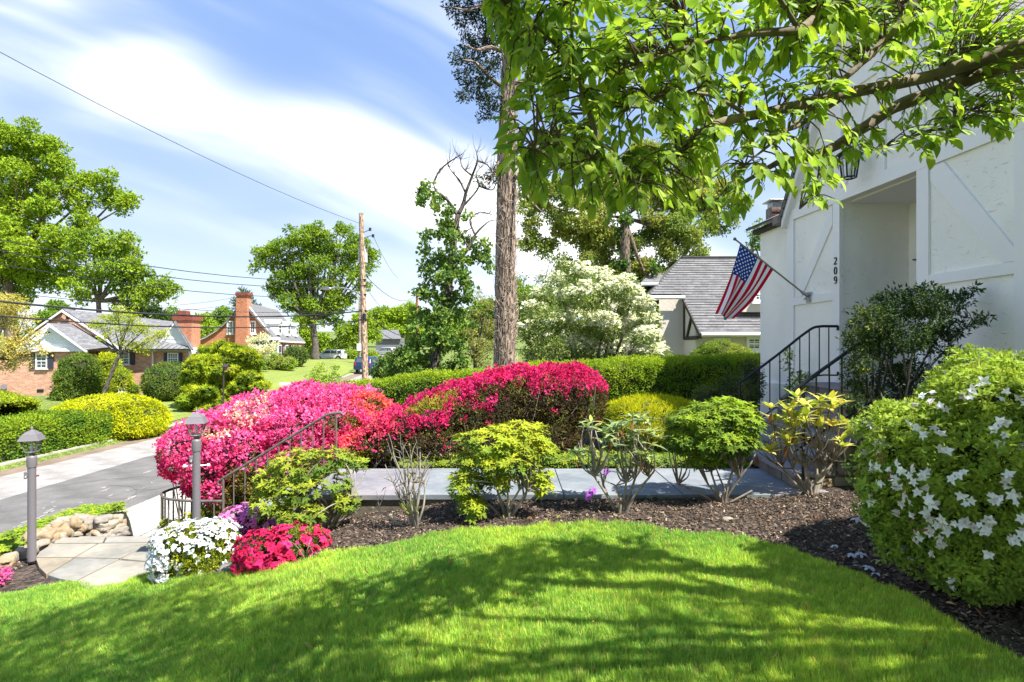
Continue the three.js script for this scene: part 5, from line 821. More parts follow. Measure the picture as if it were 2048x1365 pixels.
{ // ivy-covered tree with dead top
  const d = 18, r = rng(202), T = thing('ivy_tree', 'leaning tree wrapped in ivy with bare dead limbs at its top', 'tree', V((862 - 1024) / F * d, gh(-2.5, d), d)), f = (x, y, z = 0) => I(x, y, d + z);
  part('trunk', tube([f(852, 800), f(868, 720), f(886, 640), f(898, 560), f(908, 480), f(916, 430)], [0.2, 0.17, 0.14, 0.125, 0.10, 0.085], 9, 3, 0.15), M.barkGrey, T);
  const L = [[[916, 432], [905, 415], [890, 395], [872, 382], [866, 365]], [[916, 430], [926, 410], [932, 385], [945, 350], [955, 320], [952, 300]], [[926, 412], [945, 392], [958, 372], [952, 350], [965, 330]], [[866, 368], [880, 340], [905, 320], [925, 308]], [[945, 352], [925, 335], [920, 312]], [[932, 388], [918, 360], [905, 345], [895, 330]], [[955, 322], [975, 330], [985, 350]], [[958, 372], [985, 380], [993, 365]], [[900, 540], [935, 500], [950, 470], [975, 445], [992, 440]], [[950, 470], [940, 440], [960, 425], [985, 430]], [[940, 500], [925, 470], [945, 455]]];
  part('limb', merge(L.map((l, i) => tube(l.map(([x, y], k) => f(x, y, (r() - 0.5) * 0.5 * k * 0.5)), l.map((_, k) => lerp(i < 2 ? 0.075 : i === 8 ? 0.06 : 0.035, 0.012, k / (l.length - 1))), 6, 3))), M.barkGrey, T);
  const tw = []; for (let i = 0; i < 130; i++) { const l = L[[1, 2, 3, 4, 5, 6, 7, 9][i % 8]], k = 1 + Math.floor(r() * (l.length - 1)), a = f(lerp(l[k - 1][0], l[k][0], 0.7), lerp(l[k - 1][1], l[k][1], 0.7)), dx = (r() - 0.45) * 0.6, b = a.clone().add(V3(dx, r() * 0.65, (r() - 0.5) * 0.5)); tw.push(tube([a, a.clone().lerp(b, 0.5).add(V3(dx * 0.3, 0.02, 0)), b], [0.008, 0.005, 0.002], 4, 2)); }
  part('twigs', merge(tw), M.barkGrey, T);
  const puffs0 = [[850, 368, 12], [838, 385, 14], [862, 392, 16], [846, 400, 14], [880, 400, 16], [900, 420, 16], [870, 420, 12], [930, 428, 12], [885, 450, 22], [860, 470, 20], [905, 475, 24], [940, 480, 20], [850, 500, 18], [880, 510, 28], [915, 520, 28], [950, 515, 22], [970, 500, 18], [975, 530, 16], [855, 540, 24], [890, 555, 32], [930, 560, 26], [840, 580, 20], [870, 595, 30], [910, 600, 28], [940, 590, 16], [845, 630, 26], [885, 640, 34], [920, 640, 24], [860, 680, 30], [900, 690, 30], [830, 690, 26], [850, 720, 34], [900, 735, 30], [800, 715, 26], [815, 740, 28], [780, 735, 22], [870, 660, 26], [825, 655, 18]];
  const puffs = spread(puffs0, 3, r, 1), blobs = puffs.map(([x, y, q]) => [f(x, y, (r() - 0.5) * 1.1), q * d / F, q * d / F * 0.8, q * d / F]);
  copies('ivy', G.ivy, LM.soft, blobPoints(blobs, 30, r, { in: 0.2, lump: 0.3, bury: 0.3 }).map(([p, n]) => [p, n.clone().add(randDir(r).multiplyScalar(0.7)).normalize(), 0.15 * (0.7 + r() * 0.6), vary(mixc([0.05, 0.115, 0.03], [0.17, 0.27, 0.045], r()), r, 0.25)]), T, 5);
}
{ // the tall straight trunk with shaggy bark
  const d = 14, r = rng(210), base = V((1009 - 1024) / F * d, gh(-0.2, d), d), T = thing('tall_tree', 'tall straight tree with thick shaggy brown trunk rising out of the hedge', 'tree', base), f = (x, y, z = 0) => I(x, y, d + z);
  part('trunk', tube([f(1009, 830), f(1009, 735), f(1010, 600), f(1012, 450), f(1014, 300), f(1017, 150), f(1021, 30), f(1024, -120), f(1026, -400), f(1028, -700)], [0.30, 0.262, 0.245, 0.237, 0.222, 0.175, 0.155, 0.15, 0.12, 0.05], 18, 5, 0.12), M.barkPine, T);
  // shreds of bark and dead creeper stems
  const sh = []; for (let i = 0; i < 1700; i++) { const py = 735 - r() * 660, rad = lerp(0.268, 0.17, (735 - py) / 700), a = r() * 6.283, c = f(1010 + (735 - py) * 0.016, py), p = c.clone().add(V3(Math.cos(a) * rad, 0, Math.sin(a) * rad)), t = V3(-Math.sin(a), 0, Math.cos(a)), l = 0.10 + r() * 0.34, q = p.clone().add(V3(Math.cos(a) * (0.01 + r() * 0.06), (r() - 0.35) * l * 1.5, Math.sin(a) * (0.01 + r() * 0.06))).addScaledVector(t, (r() - 0.5) * l); sh.push(tube([p, p.clone().lerp(q, 0.5).add(V3(Math.cos(a) * 0.015, 0.01, Math.sin(a) * 0.015)), q], [0.006, 0.005, 0.002], 3, 2)); }
  const bp = part('bark_shreds', merge(sh), std({ color: C(0.52, 0.42, 0.33), roughness: 1 }), T); bp.userData.kind = 'stuff';
  const L = [[[1018, 110], [985, 95], [955, 100], [930, 90]], [[1017, 180], [985, 160], [950, 125], [925, 120]], [[1020, 20], [980, 5], [940, 20], [905, 15]], [[1013, 340], [1040, 360], [1060, 400], [1085, 425]], [[1014, 300], [985, 350], [970, 365]], [[1014, 170], [1040, 165], [1052, 168]]];
  part('limb', merge(L.map((l) => tube(l.map(([x, y], k) => f(x, y, -0.25 * k)), l.map((_, k) => lerp(0.07, 0.015, k / (l.length - 1))), 6, 3, 0.2))), M.barkPine, T);
  const puffs = [[905, 15, 18], [925, 35, 20], [945, 15, 22], [965, 45, 22], [985, 15, 22], [930, 65, 10], [935, 85, 18], [960, 90, 22], [985, 80, 22], [920, 115, 16], [945, 125, 22], [970, 135, 22], [990, 120, 16], [925, 150, 16], [950, 170, 22], [930, 190, 16], [975, 180, 22], [985, 205, 18], [990, 225, 14], [968, 232, 10], [962, 205, 10], [995, 60, 16], [965, 365, 10], [985, 350, 12], [1000, 340, 10], [1035, 20, 20], [1050, 60, 20], [1000, -40, 40], [950, -40, 35], [1060, -30, 40], [1020, -110, 60], [960, -120, 40], [1080, -110, 40], [1020, -220, 60], [1020, -330, 55], [1022, -450, 50], [1026, -560, 40], [1040, 130, 14], [1035, 180, 10]];
  const blobs = puffs.map(([x, y, q]) => [f(x, y, (r() - 0.5) * 1.0), q * d / F, q * d / F * 0.8, q * d / F]);
  copies('crown', G.small, LM.needle, blobPoints(blobs, 75, r, { in: 0.3, lump: 0.4, bury: 0.3 }).map(([p, n]) => [p, n.clone().add(randDir(r)).normalize(), 0.115 * (0.6 + r() * 0.7), vary(mixc([0.022, 0.042, 0.025], [0.06, 0.085, 0.03], r()), r, 0.25)]), T, 6);
}
tree('broadleaf_tree', 'olive and green tree with ivy-clad trunks behind the white dogwood', 'tree', 27, [1245, 720], [[1070, 400, 34], [1110, 430, 36], [1060, 450, 26], [1150, 470, 40], [1100, 380, 34], [1200, 450, 44], [1250, 490, 44], [1180, 520, 36], [1300, 470, 44], [1350, 450, 44], [1290, 530, 40], [1340, 510, 36], [1380, 470, 34], [1420, 420, 34], [1440, 390, 30], [1470, 400, 24], [1480, 420, 14], [1250, 400, 50], [1320, 400, 50], [1390, 380, 50], [1180, 400, 50], [1240, 560, 30], [1330, 550, 24], [1280, 340, 60], [1380, 320, 60], [1180, 330, 60], [1100, 310, 50], [1060, 350, 36], [1050, 490, 20], [1130, 530, 26], [1090, 500, 26], [1220, 545, 30], [1160, 560, 20], [1280, 580, 26], [1360, 560, 22], [1400, 510, 26], [1440, 460, 22], [1410, 545, 14], [1460, 440, 14]], { seed: 221, sub: 4, per: 28, leaf: 0.25, c: [[0.09, 0.175, 0.03], [0.30, 0.32, 0.07]], trunk: 0.14, fork: [1245, 430], every: 60, in: 0.2, deep: 2.5, bury: 0.3, mat: LM.soft });
tree('ivy_clad_tree', 'ivy-clad trunk of a bare tree rising behind the dogwood', 'tree', 25.5, [1255, 720], [[1250, 440, 14], [1244, 470, 16], [1252, 500, 18], [1246, 530, 20], [1254, 560, 22], [1310, 540, 14], [1302, 570, 18], [1296, 600, 20]], { seed: 231, sub: 2, per: 30, leaf: 0.2, geos: G.ivy, c: [[0.035, 0.075, 0.018], CL.mid], trunk: 0.26, fork: [1250, 440], every: 9, mat: LM.soft });
tree('broadleaf_tree', 'light green tree peeping over the wing of the white house', 'tree', 30, [1560, 720], [[1505, 465, 16], [1520, 485, 20], [1505, 495, 16], [1525, 455, 16], [1550, 480, 30], [1580, 450, 40], [1620, 440, 50]], { seed: 241, sub: 2, per: 12, leaf: 0.25, c: [CL.mid, CL.fresh], trunk: 0.25, every: 5 });
tree('pale_shrub', 'pale olive wispy shrub between the ivy tree and the tall trunk', 'shrub', 20.5, [950, 735], [[950, 630, 22], [965, 600, 18], [940, 660, 28], [975, 650, 26], [955, 690, 32], [985, 690, 26], [930, 705, 26], [965, 720, 26], [985, 610, 12]], { seed: 251, sub: 2, per: 26, leaf: 0.16, geos: G.fine, c: [CL.olive, [0.25, 0.29, 0.08]], trunk: 0.07, every: 2, in: 0.3 });
tree('pale_shrub', 'grey-green wispy shrub right of the tall trunk', 'shrub', 21, [1075, 735], [[1050, 590, 20], [1085, 560, 24], [1110, 545, 20], [1060, 630, 26], [1090, 610, 26], [1050, 670, 28], [1085, 660, 24], [1055, 710, 26], [1100, 520, 12], [1040, 560, 14]], { seed: 261, sub: 2, per: 24, leaf: 0.16, geos: G.fine, c: [[0.10, 0.15, 0.05], [0.20, 0.25, 0.08]], trunk: 0.07, every: 2, in: 0.3 });
{ // white dogwood in bloom
  const d = 17, r = rng(270), T = thing('dogwood_tree', 'wide white-flowering dogwood in full bloom before the tan house', 'tree', V((1180 - 1024) / F * d, gh(2.3, d), d));
  const puffs = [[1120, 560, 26], [1160, 545, 26], [1200, 555, 30], [1235, 575, 30], [1265, 590, 26], [1290, 610, 22], [1305, 640, 20], [1090, 590, 26], [1130, 600, 30], [1175, 590, 34], [1220, 610, 34], [1070, 620, 24], [1110, 640, 34], [1160, 640, 38], [1210, 650, 38], [1255, 640, 34], [1290, 670, 28], [1060, 660, 26], [1095, 690, 34], [1145, 695, 38], [1200, 700, 40], [1250, 695, 38], [1295, 705, 28], [1318, 700, 20], [1080, 720, 28], [1130, 530, 14], [1255, 560, 16]];
  const blobs = puffs.map(([x, y, q]) => [I(x, y, d + (r() - 0.5) * 2.4), q * d / F * 1.1, q * d / F * 0.8, q * d / F]);
  const root = V((1180 - 1024) / F * d, gh(2.3, d), d); part('trunk', merge([limbs(root, blobs.filter((_, i) => i % 2 === 0).map((b) => b[0]), 0.07, 0.012, { seed: 4, bow: 0.1 }), tube([root.clone().add(V3(0, -0.2, 0)), root.clone().add(V3(0.03, 0.3, 0)), root.clone().add(V3(0, 0.7, 0))], [0.13, 0.11, 0.08], 8, 2)]), M.barkGrey, T);
  const pts = blobPoints(blobs, 95, r, { in: 0.35, lump: 0.3, bury: 0.4 }), fl = [], lf = [];
  for (const [p, n] of pts) { const right = clamp((p.x - 0.6) / 3.2, 0, 1), w = fbm(p.x * 1.6, p.y * 2.2, p.z * 1.6, 3); if (n.y > -0.25 && w < 0.56 + 0.30 * right && r() < 0.75 + 0.2 * right) fl.push([p, V3((r() - 0.5) * 1.2, 1, (r() - 0.5) * 1.1 + 0.4).normalize(), 0.088 * (0.7 + r() * 0.7), vary(mixc([0.70, 0.70, 0.52], [0.52, 0.56, 0.34], r() * r()), r, 0.08)]); else lf.push([p, n.clone().add(randDir(r).multiplyScalar(0.5)).normalize(), 0.13 * (0.7 + r() * 0.6), vary(mixc([0.11, 0.17, 0.06], [0.22, 0.29, 0.08], r()), r, 0.2)]); }
  copies('blossoms', G.bract, LM.petal, fl, T, 2); copies('crown', G.small, LM.soft, lf, T, 3);
}
{ // small white dogwood before the brick house
  tree('dogwood_tree', 'small white dogwood in bloom before the orange brick house', 'tree', 54, [515, 730], [[505, 680, 13], [528, 676, 15], [546, 690, 12], [512, 697, 16], [536, 703, 14], [494, 697, 10], [522, 716, 14]], { seed: 281, sub: 2, per: 9, leaf: 0.36, c: [[0.60, 0.60, 0.48], [0.30, 0.34, 0.18]], trunk: 0.1, every: 4, sq: 0.5 });
}
// ---------------------------------------------------------------- hedges and far shrubs
function shrub(name, label, category, blobs, o) {
  const r = rng(o.seed), base = blobs[0][0].clone(); base.y = EYE + gh(base.x, -base.z);
  const S = thing(name, label, category, base, o.group);
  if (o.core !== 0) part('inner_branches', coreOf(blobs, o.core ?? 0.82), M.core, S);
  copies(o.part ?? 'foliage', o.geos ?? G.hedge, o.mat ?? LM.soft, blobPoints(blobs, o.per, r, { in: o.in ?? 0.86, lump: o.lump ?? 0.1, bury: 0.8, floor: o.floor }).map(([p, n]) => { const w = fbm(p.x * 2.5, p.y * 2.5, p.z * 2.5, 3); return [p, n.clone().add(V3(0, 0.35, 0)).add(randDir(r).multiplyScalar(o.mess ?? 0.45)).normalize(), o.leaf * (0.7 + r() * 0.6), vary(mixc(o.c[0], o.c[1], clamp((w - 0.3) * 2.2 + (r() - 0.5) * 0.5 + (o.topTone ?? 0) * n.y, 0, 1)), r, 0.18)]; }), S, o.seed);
  return S;
}
const B = (px, py, d, rx, ry, rz) => [I(px, py, d), rx * d / F, ry * d / F, (rz ?? rx) * d / F];
function hedge(name, label, path, o) {   // path: [X, d, top, half width]; a clipped hedge with rounded shoulders
  const r = rng(o.seed), pts = [], core = [], cv = new THREE.CatmullRomCurve3(path.map(([X, d, t, w]) => V3(X, t, d)), false, 'centripetal'), ws = path.map((p) => p[3]), n = Math.round(cv.getLength() / 0.25);
  const c0 = cv.getPoint(0.5), S = thing(name, label, 'hedge', V(c0.x, gh(c0.x, c0.z), c0.z)), secs = [];
  for (let i = 0; i <= n; i++) { const t = i / n, p = cv.getPoint(t), T = cv.getTangent(t), f = t * (ws.length - 1), k = Math.min(ws.length - 2, Math.floor(f)), w = lerp(ws[k], ws[k + 1], f - k), side = new THREE.Vector2(-T.z, T.x).normalize(); secs.push({ p, w, side, g: gh(p.x, p.z) }); }
  const at = (s, a) => { // a in 0..1 round the section: up one side, over the top, down the other
    const H = s.p.y - s.g, q = Math.min(0.3, s.w * 0.6), u = a * (2 * H + 2 * s.w); let x, y, nx, ny;
    if (u < H) { x = -s.w; y = u; nx = -1; ny = 0; } else if (u < H + 2 * s.w) { x = -s.w + (u - H); y = H; nx = 0; ny = 1; } else { x = s.w; y = H - (u - H - 2 * s.w); nx = 1; ny = 0; }
    const ex = Math.abs(x) - (s.w - q), ey = y - (H - q); if (ex > 0 && ey > 0) { const L = Math.hypot(ex, ey), m = q / L; x = Math.sign(x) * (s.w - q + ex * m * Math.min(1, L / q)); y = H - q + ey * m * Math.min(1, L / q); nx = Math.sign(x) * ex / L; ny = ey / L; if (L > q) { } }
    return { P: V3(s.p.x + s.side.x * x, EYE + s.g + y, -(s.p.z + s.side.y * x)), N: V3(s.side.x * nx, ny, -s.side.y * nx) };
  };
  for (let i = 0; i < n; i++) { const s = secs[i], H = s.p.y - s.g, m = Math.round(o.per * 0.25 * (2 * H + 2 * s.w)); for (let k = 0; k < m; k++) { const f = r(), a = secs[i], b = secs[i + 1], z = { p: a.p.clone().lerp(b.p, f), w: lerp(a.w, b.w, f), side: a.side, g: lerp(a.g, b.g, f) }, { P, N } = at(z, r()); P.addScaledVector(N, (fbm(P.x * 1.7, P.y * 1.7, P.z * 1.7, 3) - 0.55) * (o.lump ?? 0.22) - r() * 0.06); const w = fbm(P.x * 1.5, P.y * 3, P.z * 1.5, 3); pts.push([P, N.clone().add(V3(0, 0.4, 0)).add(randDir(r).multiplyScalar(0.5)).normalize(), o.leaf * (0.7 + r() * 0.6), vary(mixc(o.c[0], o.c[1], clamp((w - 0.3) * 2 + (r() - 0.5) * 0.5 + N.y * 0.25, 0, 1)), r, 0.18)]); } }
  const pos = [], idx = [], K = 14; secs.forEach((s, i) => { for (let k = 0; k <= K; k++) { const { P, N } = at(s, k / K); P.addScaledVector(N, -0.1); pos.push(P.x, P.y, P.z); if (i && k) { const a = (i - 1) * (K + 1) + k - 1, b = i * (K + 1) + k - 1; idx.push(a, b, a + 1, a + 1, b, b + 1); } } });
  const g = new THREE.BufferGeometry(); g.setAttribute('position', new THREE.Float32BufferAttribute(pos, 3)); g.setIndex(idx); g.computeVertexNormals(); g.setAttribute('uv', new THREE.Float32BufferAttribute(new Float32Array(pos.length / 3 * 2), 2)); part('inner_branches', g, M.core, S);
  copies('foliage', o.geos ?? G.hedge, LM.soft, pts, S, o.seed); return S;
}
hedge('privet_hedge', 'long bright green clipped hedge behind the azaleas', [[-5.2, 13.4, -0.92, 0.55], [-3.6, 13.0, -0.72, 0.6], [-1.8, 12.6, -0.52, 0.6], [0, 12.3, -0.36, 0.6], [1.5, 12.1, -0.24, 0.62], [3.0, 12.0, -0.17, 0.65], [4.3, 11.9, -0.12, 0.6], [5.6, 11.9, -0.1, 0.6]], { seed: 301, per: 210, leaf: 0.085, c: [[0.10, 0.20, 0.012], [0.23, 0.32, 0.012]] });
shrub('round_shrub', 'rounded light green shrub at the hedge end below the tan house windows', 'shrub', [B(1440, 712, 13.4, 42, 30), B(1475, 722, 13.2, 32, 28), B(1405, 722, 13.4, 24, 22)], { seed: 305, per: 200, leaf: 0.085, c: [[0.12, 0.20, 0.02], [0.24, 0.30, 0.05]] });
shrub('mixed_shrub', 'dark loose shrub with reddish leaves at the hedge end beside the stair railing', 'shrub', [B(1470, 800, 9.6, 40, 50), B(1500, 770, 10, 24, 50), B(1420, 810, 9.8, 36, 34)], { seed: 306, per: 160, leaf: 0.075, c: [[0.05, 0.09, 0.02], [0.13, 0.16, 0.04]], lump: 0.3 });
tree('hedge_shoots', 'young upright shoots standing above the left end of the hedge', 'shrub', 13.6, [640, 760], [[640, 735, 10], [642, 748, 14], [668, 738, 10], [666, 752, 14], [655, 762, 22], [625, 768, 22]], { seed: 307, sub: 1, per: 90, leaf: 0.09, geos: G.hedge, c: [CL.fresh, CL.bright], mat: LM.soft, foot: -1.8 });
hedge('front_hedge', 'green hedge along the kerb across the street in front of the round yew', [[-16.75, 13.5, -2.4, 0.8], [-16.65, 17, -2.38, 0.85], [-16.45, 19.5, -2.3, 0.85], [-16.3, 21.5, -2.35, 0.8], [-16.3, 22.6, -2.6, 0.7]], { seed: 311, per: 110, leaf: 0.16, c: [[0.06, 0.145, 0.012], [0.19, 0.28, 0.012]], lump: 0.35 });
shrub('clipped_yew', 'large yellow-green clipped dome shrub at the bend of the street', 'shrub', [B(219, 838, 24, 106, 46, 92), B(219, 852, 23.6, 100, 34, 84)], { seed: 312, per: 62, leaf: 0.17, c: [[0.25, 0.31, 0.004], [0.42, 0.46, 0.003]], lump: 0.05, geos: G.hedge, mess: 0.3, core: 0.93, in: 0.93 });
hedge('back_hedge', 'loose yellow-green hedge behind the kerb hedge at the left edge', [[-30, 26, -1.95, 1], [-24, 25.5, -1.95, 1], [-21.5, 25, -2.2, 0.9]], { seed: 313, per: 60, leaf: 0.2, c: [[0.12, 0.2, 0.015], [0.26, 0.33, 0.015]], lump: 0.5 });
const FS = (name, label, bl, o) => shrub(name, label, 'shrub', bl.map((b) => B(...b)), Object.assign({ lump: 0.2 }, o));
FS('conical_shrub', 'dark green conical shrub against the ranch wall', [[160, 762, 33, 42, 42], [162, 738, 33, 34, 30], [160, 790, 33, 44, 34]], { seed: 321, per: 34, leaf: 0.2, c: [[0.06, 0.12, 0.02], [0.15, 0.22, 0.025]] });
FS('yellow_shrub', 'yellow-green leafy shrub beside the small maple trunk', [[215, 735, 34, 24, 28], [235, 760, 34, 24, 22], [205, 770, 33.5, 22, 26]], { seed: 322, per: 36, leaf: 0.2, c: [CL.fresh, CL.lime], core: 0.6 });
FS('round_shrub', 'dark green round shrub at the right end of the ranch wall', [[335, 762, 34, 44, 36], [330, 775, 33.6, 40, 24]], { seed: 323, per: 36, leaf: 0.19, c: [[0.06, 0.12, 0.025], [0.15, 0.21, 0.035]] });
FS('small_shrub', 'little pale shrub by the basement window', [[268, 780, 34.5, 10, 12]], { seed: 324, per: 60, leaf: 0.15, c: [CL.fresh, CL.bright] });
{ const r = rng(88), bl = [[445, 736, 32, 56, 38], [470, 766, 32, 48, 42], [415, 751, 31.5, 40, 38], [400, 806, 31, 32, 28], [450, 811, 31, 44, 28], [500, 786, 31.6, 22, 36], [440, 706, 32, 28, 16], [480, 721, 32, 26, 18]]; for (const b of bl.slice()) for (let k = 0; k < 9; k++) { const a = r() * 6.283; bl.push([b[0] + Math.cos(a) * b[3] * 0.9, b[1] + Math.sin(a) * b[4] * 0.9, b[2] - r() * 1.2, 12 + r() * 10, 5 + r() * 5]); }
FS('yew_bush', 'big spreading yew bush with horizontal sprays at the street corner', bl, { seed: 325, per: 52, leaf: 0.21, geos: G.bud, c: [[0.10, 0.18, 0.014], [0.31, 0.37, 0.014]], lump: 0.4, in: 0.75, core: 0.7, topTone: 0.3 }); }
FS('round_shrub', 'dark clipped round shrub beside the brick house side wall', [[592, 712, 63, 21, 18]], { seed: 326, per: 16, leaf: 0.35, c: [[0.05, 0.10, 0.02], [0.12, 0.17, 0.03]] });
FS('flowering_shrub', 'loose light green shrubs below the bay window of the brick house', [[548, 722, 58, 14, 14], [565, 728, 57.5, 12, 10], [535, 730, 57, 10, 10], [580, 728, 57, 10, 8]], { seed: 327, per: 20, leaf: 0.35, c: [CL.fresh, [0.26, 0.30, 0.08]] });
FS('low_hedge', 'low light hedge between white car and wooden pole', [[700, 712, 84, 22, 9], [730, 714, 84, 22, 9], [615, 712, 86, 20, 10]], { seed: 328, per: 8, leaf: 0.55, c: [CL.fresh, CL.bright] });
FS('roadside_shrubs', 'green shrubs at the foot of the ivy tree beside the blue car', [[780, 735, 21, 24, 22], [810, 725, 20.5, 28, 26], [760, 745, 21, 14, 12], [850, 735, 20, 30, 24]], { seed: 329, per: 70, leaf: 0.15, geos: G.ivy, c: [[0.07, 0.14, 0.03], [0.17, 0.25, 0.05]], core: 0.6 });
{ // mown grass of the lots across the street
  const g = gridSheet(steps([[-60, -16, 1]]), steps([[26, 110, 2]]), 0.03, (X, d) => X - roadBend(d) < -15.8 && X > -17.3 - (d - 26) * 0.55, (X, d) => { const n = 0.85 + 0.3 * fbm(X * 0.5, d * 0.5, 3, 3), s = Math.sin((X + d * 0.35) * 2.2) * 0.06; return [0.30 * (n + s), 0.38 * (n + s), 0.06 * n]; });
  setting('far_lawn', g, std({ color: 0xffffff, vertexColors: true, roughness: 1, map: grit }));
}
// ---------------------------------------------------------------- azaleas and shrubs of the front garden
function parts(name, geos, mats, list, parent, seed) {   // single pieces, each a mesh of its own
  const r = rng(seed); geos = [].concat(geos); mats = [].concat(mats); parent.updateWorldMatrix(true, false); const back = parent.matrixWorld.clone().invert();
  for (const [p, q, s] of list) { const m = new THREE.Mesh(geos[Math.floor(r() * geos.length)], mats[Math.floor(r() * mats.length)]); m.name = name; m.applyMatrix4(m4.compose(p, q, V3(s, s, s)).premultiply(back)); parent.add(m); }
}
function azalea(name, label, blobs, o) {   // flower cover where o.bloom(p, n) says so, leaves and bare twigs elsewhere
  const r = rng(o.seed), base = blobs[Math.floor(blobs.length / 2)][0].clone(); base.y = EYE + gh(base.x, -base.z);
  const S = thing(name, label, 'azalea', base, o.group), fl = [], lf = [];
  part('inner_branches', coreOf(blobs, o.core ?? 0.72), M.core, S);
  for (const [p, n, ci, k] of blobPoints(blobs, o.per, r, { in: o.in ?? 0.82, lump: o.lump ?? 0.16, bury: 0.78, floor: o.floor })) {
    if (p.y < EYE + gh(p.x, -p.z) - 0.02) continue;
    const w = fbm(p.x * 3.1, p.y * 3.1, p.z * 3.1, 3), b = o.bloom(p, n, w, r, ci), dir = n.clone().add(V3(0, 0.4, 0)).add(randDir(r).multiplyScalar(0.55)).normalize();
    if (b) { p.addScaledVector(n, 0.015 + r() * 0.03); fl.push([p, dir, o.flower * (0.55 + r() * 0.95), vary(b, r, 0.26).map((c) => c * (0.72 + 0.6 * fbm(p.x * 6 + 9, p.y * 6, p.z * 6, 3)))]); } else lf.push([p, dir, o.leaf * (0.7 + r() * 0.6), vary(o.green(p, n, w, r, ci), r, 0.25)]);
  }
  copies('blossoms', o.bud ?? G.flower, LM.petal, fl, S, o.seed); copies('foliage', G.small, LM.soft, lf, S, o.seed + 1);
  if (o.stems) { const l = []; for (let i = 0; i < o.stems; i++) { const b = blobs[Math.floor(r() * blobs.length)], a = b[0].clone().add(V3((r() - 0.5) * b[1], 0, (r() - 0.2) * b[3])); a.y = EYE + gh(a.x, -a.z) - 0.03; const e = b[0].clone().add(V3((r() - 0.5) * b[1] * 1.8, b[2] * (r() * 0.8 - 0.2), (r() - 0.1) * b[3] * 1.0)), m = a.clone().lerp(e, 0.5).add(V3((r() - 0.5) * 0.2, 0, (r() - 0.2) * 0.15)); l.push(tube([a, m, e], [0.011 + r() * 0.008, 0.008, 0.003], 5, 4, 0.2)); } part('branches', merge(l), o.stemMat ?? M.twig, S); }
  return S;
}
const PINK = [0.60, 0.045, 0.215], PINKL = [0.78, 0.18, 0.42], RED = [0.54, 0.018, 0.11], ORANGE = [0.76, 0.19, 0.115], CRIM = [0.52, 0.012, 0.070];
azalea('pink_azalea', 'huge mounded hot pink azalea behind the sloping handrail', [B(385, 905, 7.6, 58, 52), B(420, 940, 7.4, 52, 60), B(450, 875, 7.8, 74, 48), B(500, 910, 7.6, 80, 60), B(530, 845, 8.0, 84, 48), B(590, 875, 7.8, 80, 56), B(620, 825, 8.3, 88, 50), B(680, 845, 8.1, 80, 50), B(695, 815, 8.5, 70, 40), B(560, 950, 7.5, 90, 44), B(640, 925, 7.6, 80, 40), B(470, 985, 7.4, 60, 40)], {
  seed: 401, per: 430, flower: 0.055, leaf: 0.06, lump: 0.36, stems: 46, stemMat: M.twigPale,
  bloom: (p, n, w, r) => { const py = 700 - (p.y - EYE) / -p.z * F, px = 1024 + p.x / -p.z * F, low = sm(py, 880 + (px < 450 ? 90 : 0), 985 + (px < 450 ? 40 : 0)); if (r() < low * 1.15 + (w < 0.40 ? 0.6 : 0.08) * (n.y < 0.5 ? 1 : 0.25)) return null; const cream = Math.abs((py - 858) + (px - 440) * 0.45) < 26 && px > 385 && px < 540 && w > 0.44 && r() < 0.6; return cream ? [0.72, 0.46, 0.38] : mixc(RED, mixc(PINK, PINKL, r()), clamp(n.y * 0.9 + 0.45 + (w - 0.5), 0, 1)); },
  green: (p, n, w, r) => r() < 0.45 ? mixc([0.10, 0.05, 0.03], [0.22, 0.12, 0.06], r()) : mixc([0.08, 0.10, 0.018], [0.22, 0.21, 0.03], r()),
});
azalea('orange_azalea', 'orange-coral azalea adjoining the right end of the pink one', [B(728, 815, 8.25, 44, 26), B(762, 824, 8.3, 26, 20), B(706, 848, 8.0, 42, 32), B(742, 852, 8.05, 38, 26)], {
  seed: 402, per: 450, flower: 0.05, leaf: 0.055, stems: 14, stemMat: M.twigPale, bloom: (p, n, w, r) => (n.y < 0.0 && r() < 0.75) || w < 0.40 && r() < 0.7 ? null : mixc(ORANGE, [0.66, 0.06, 0.15], r() * (w > 0.5 ? 1 : 0.6)), green: (p, n, w, r) => mixc([0.10, 0.12, 0.02], [0.26, 0.24, 0.03], r()),
});
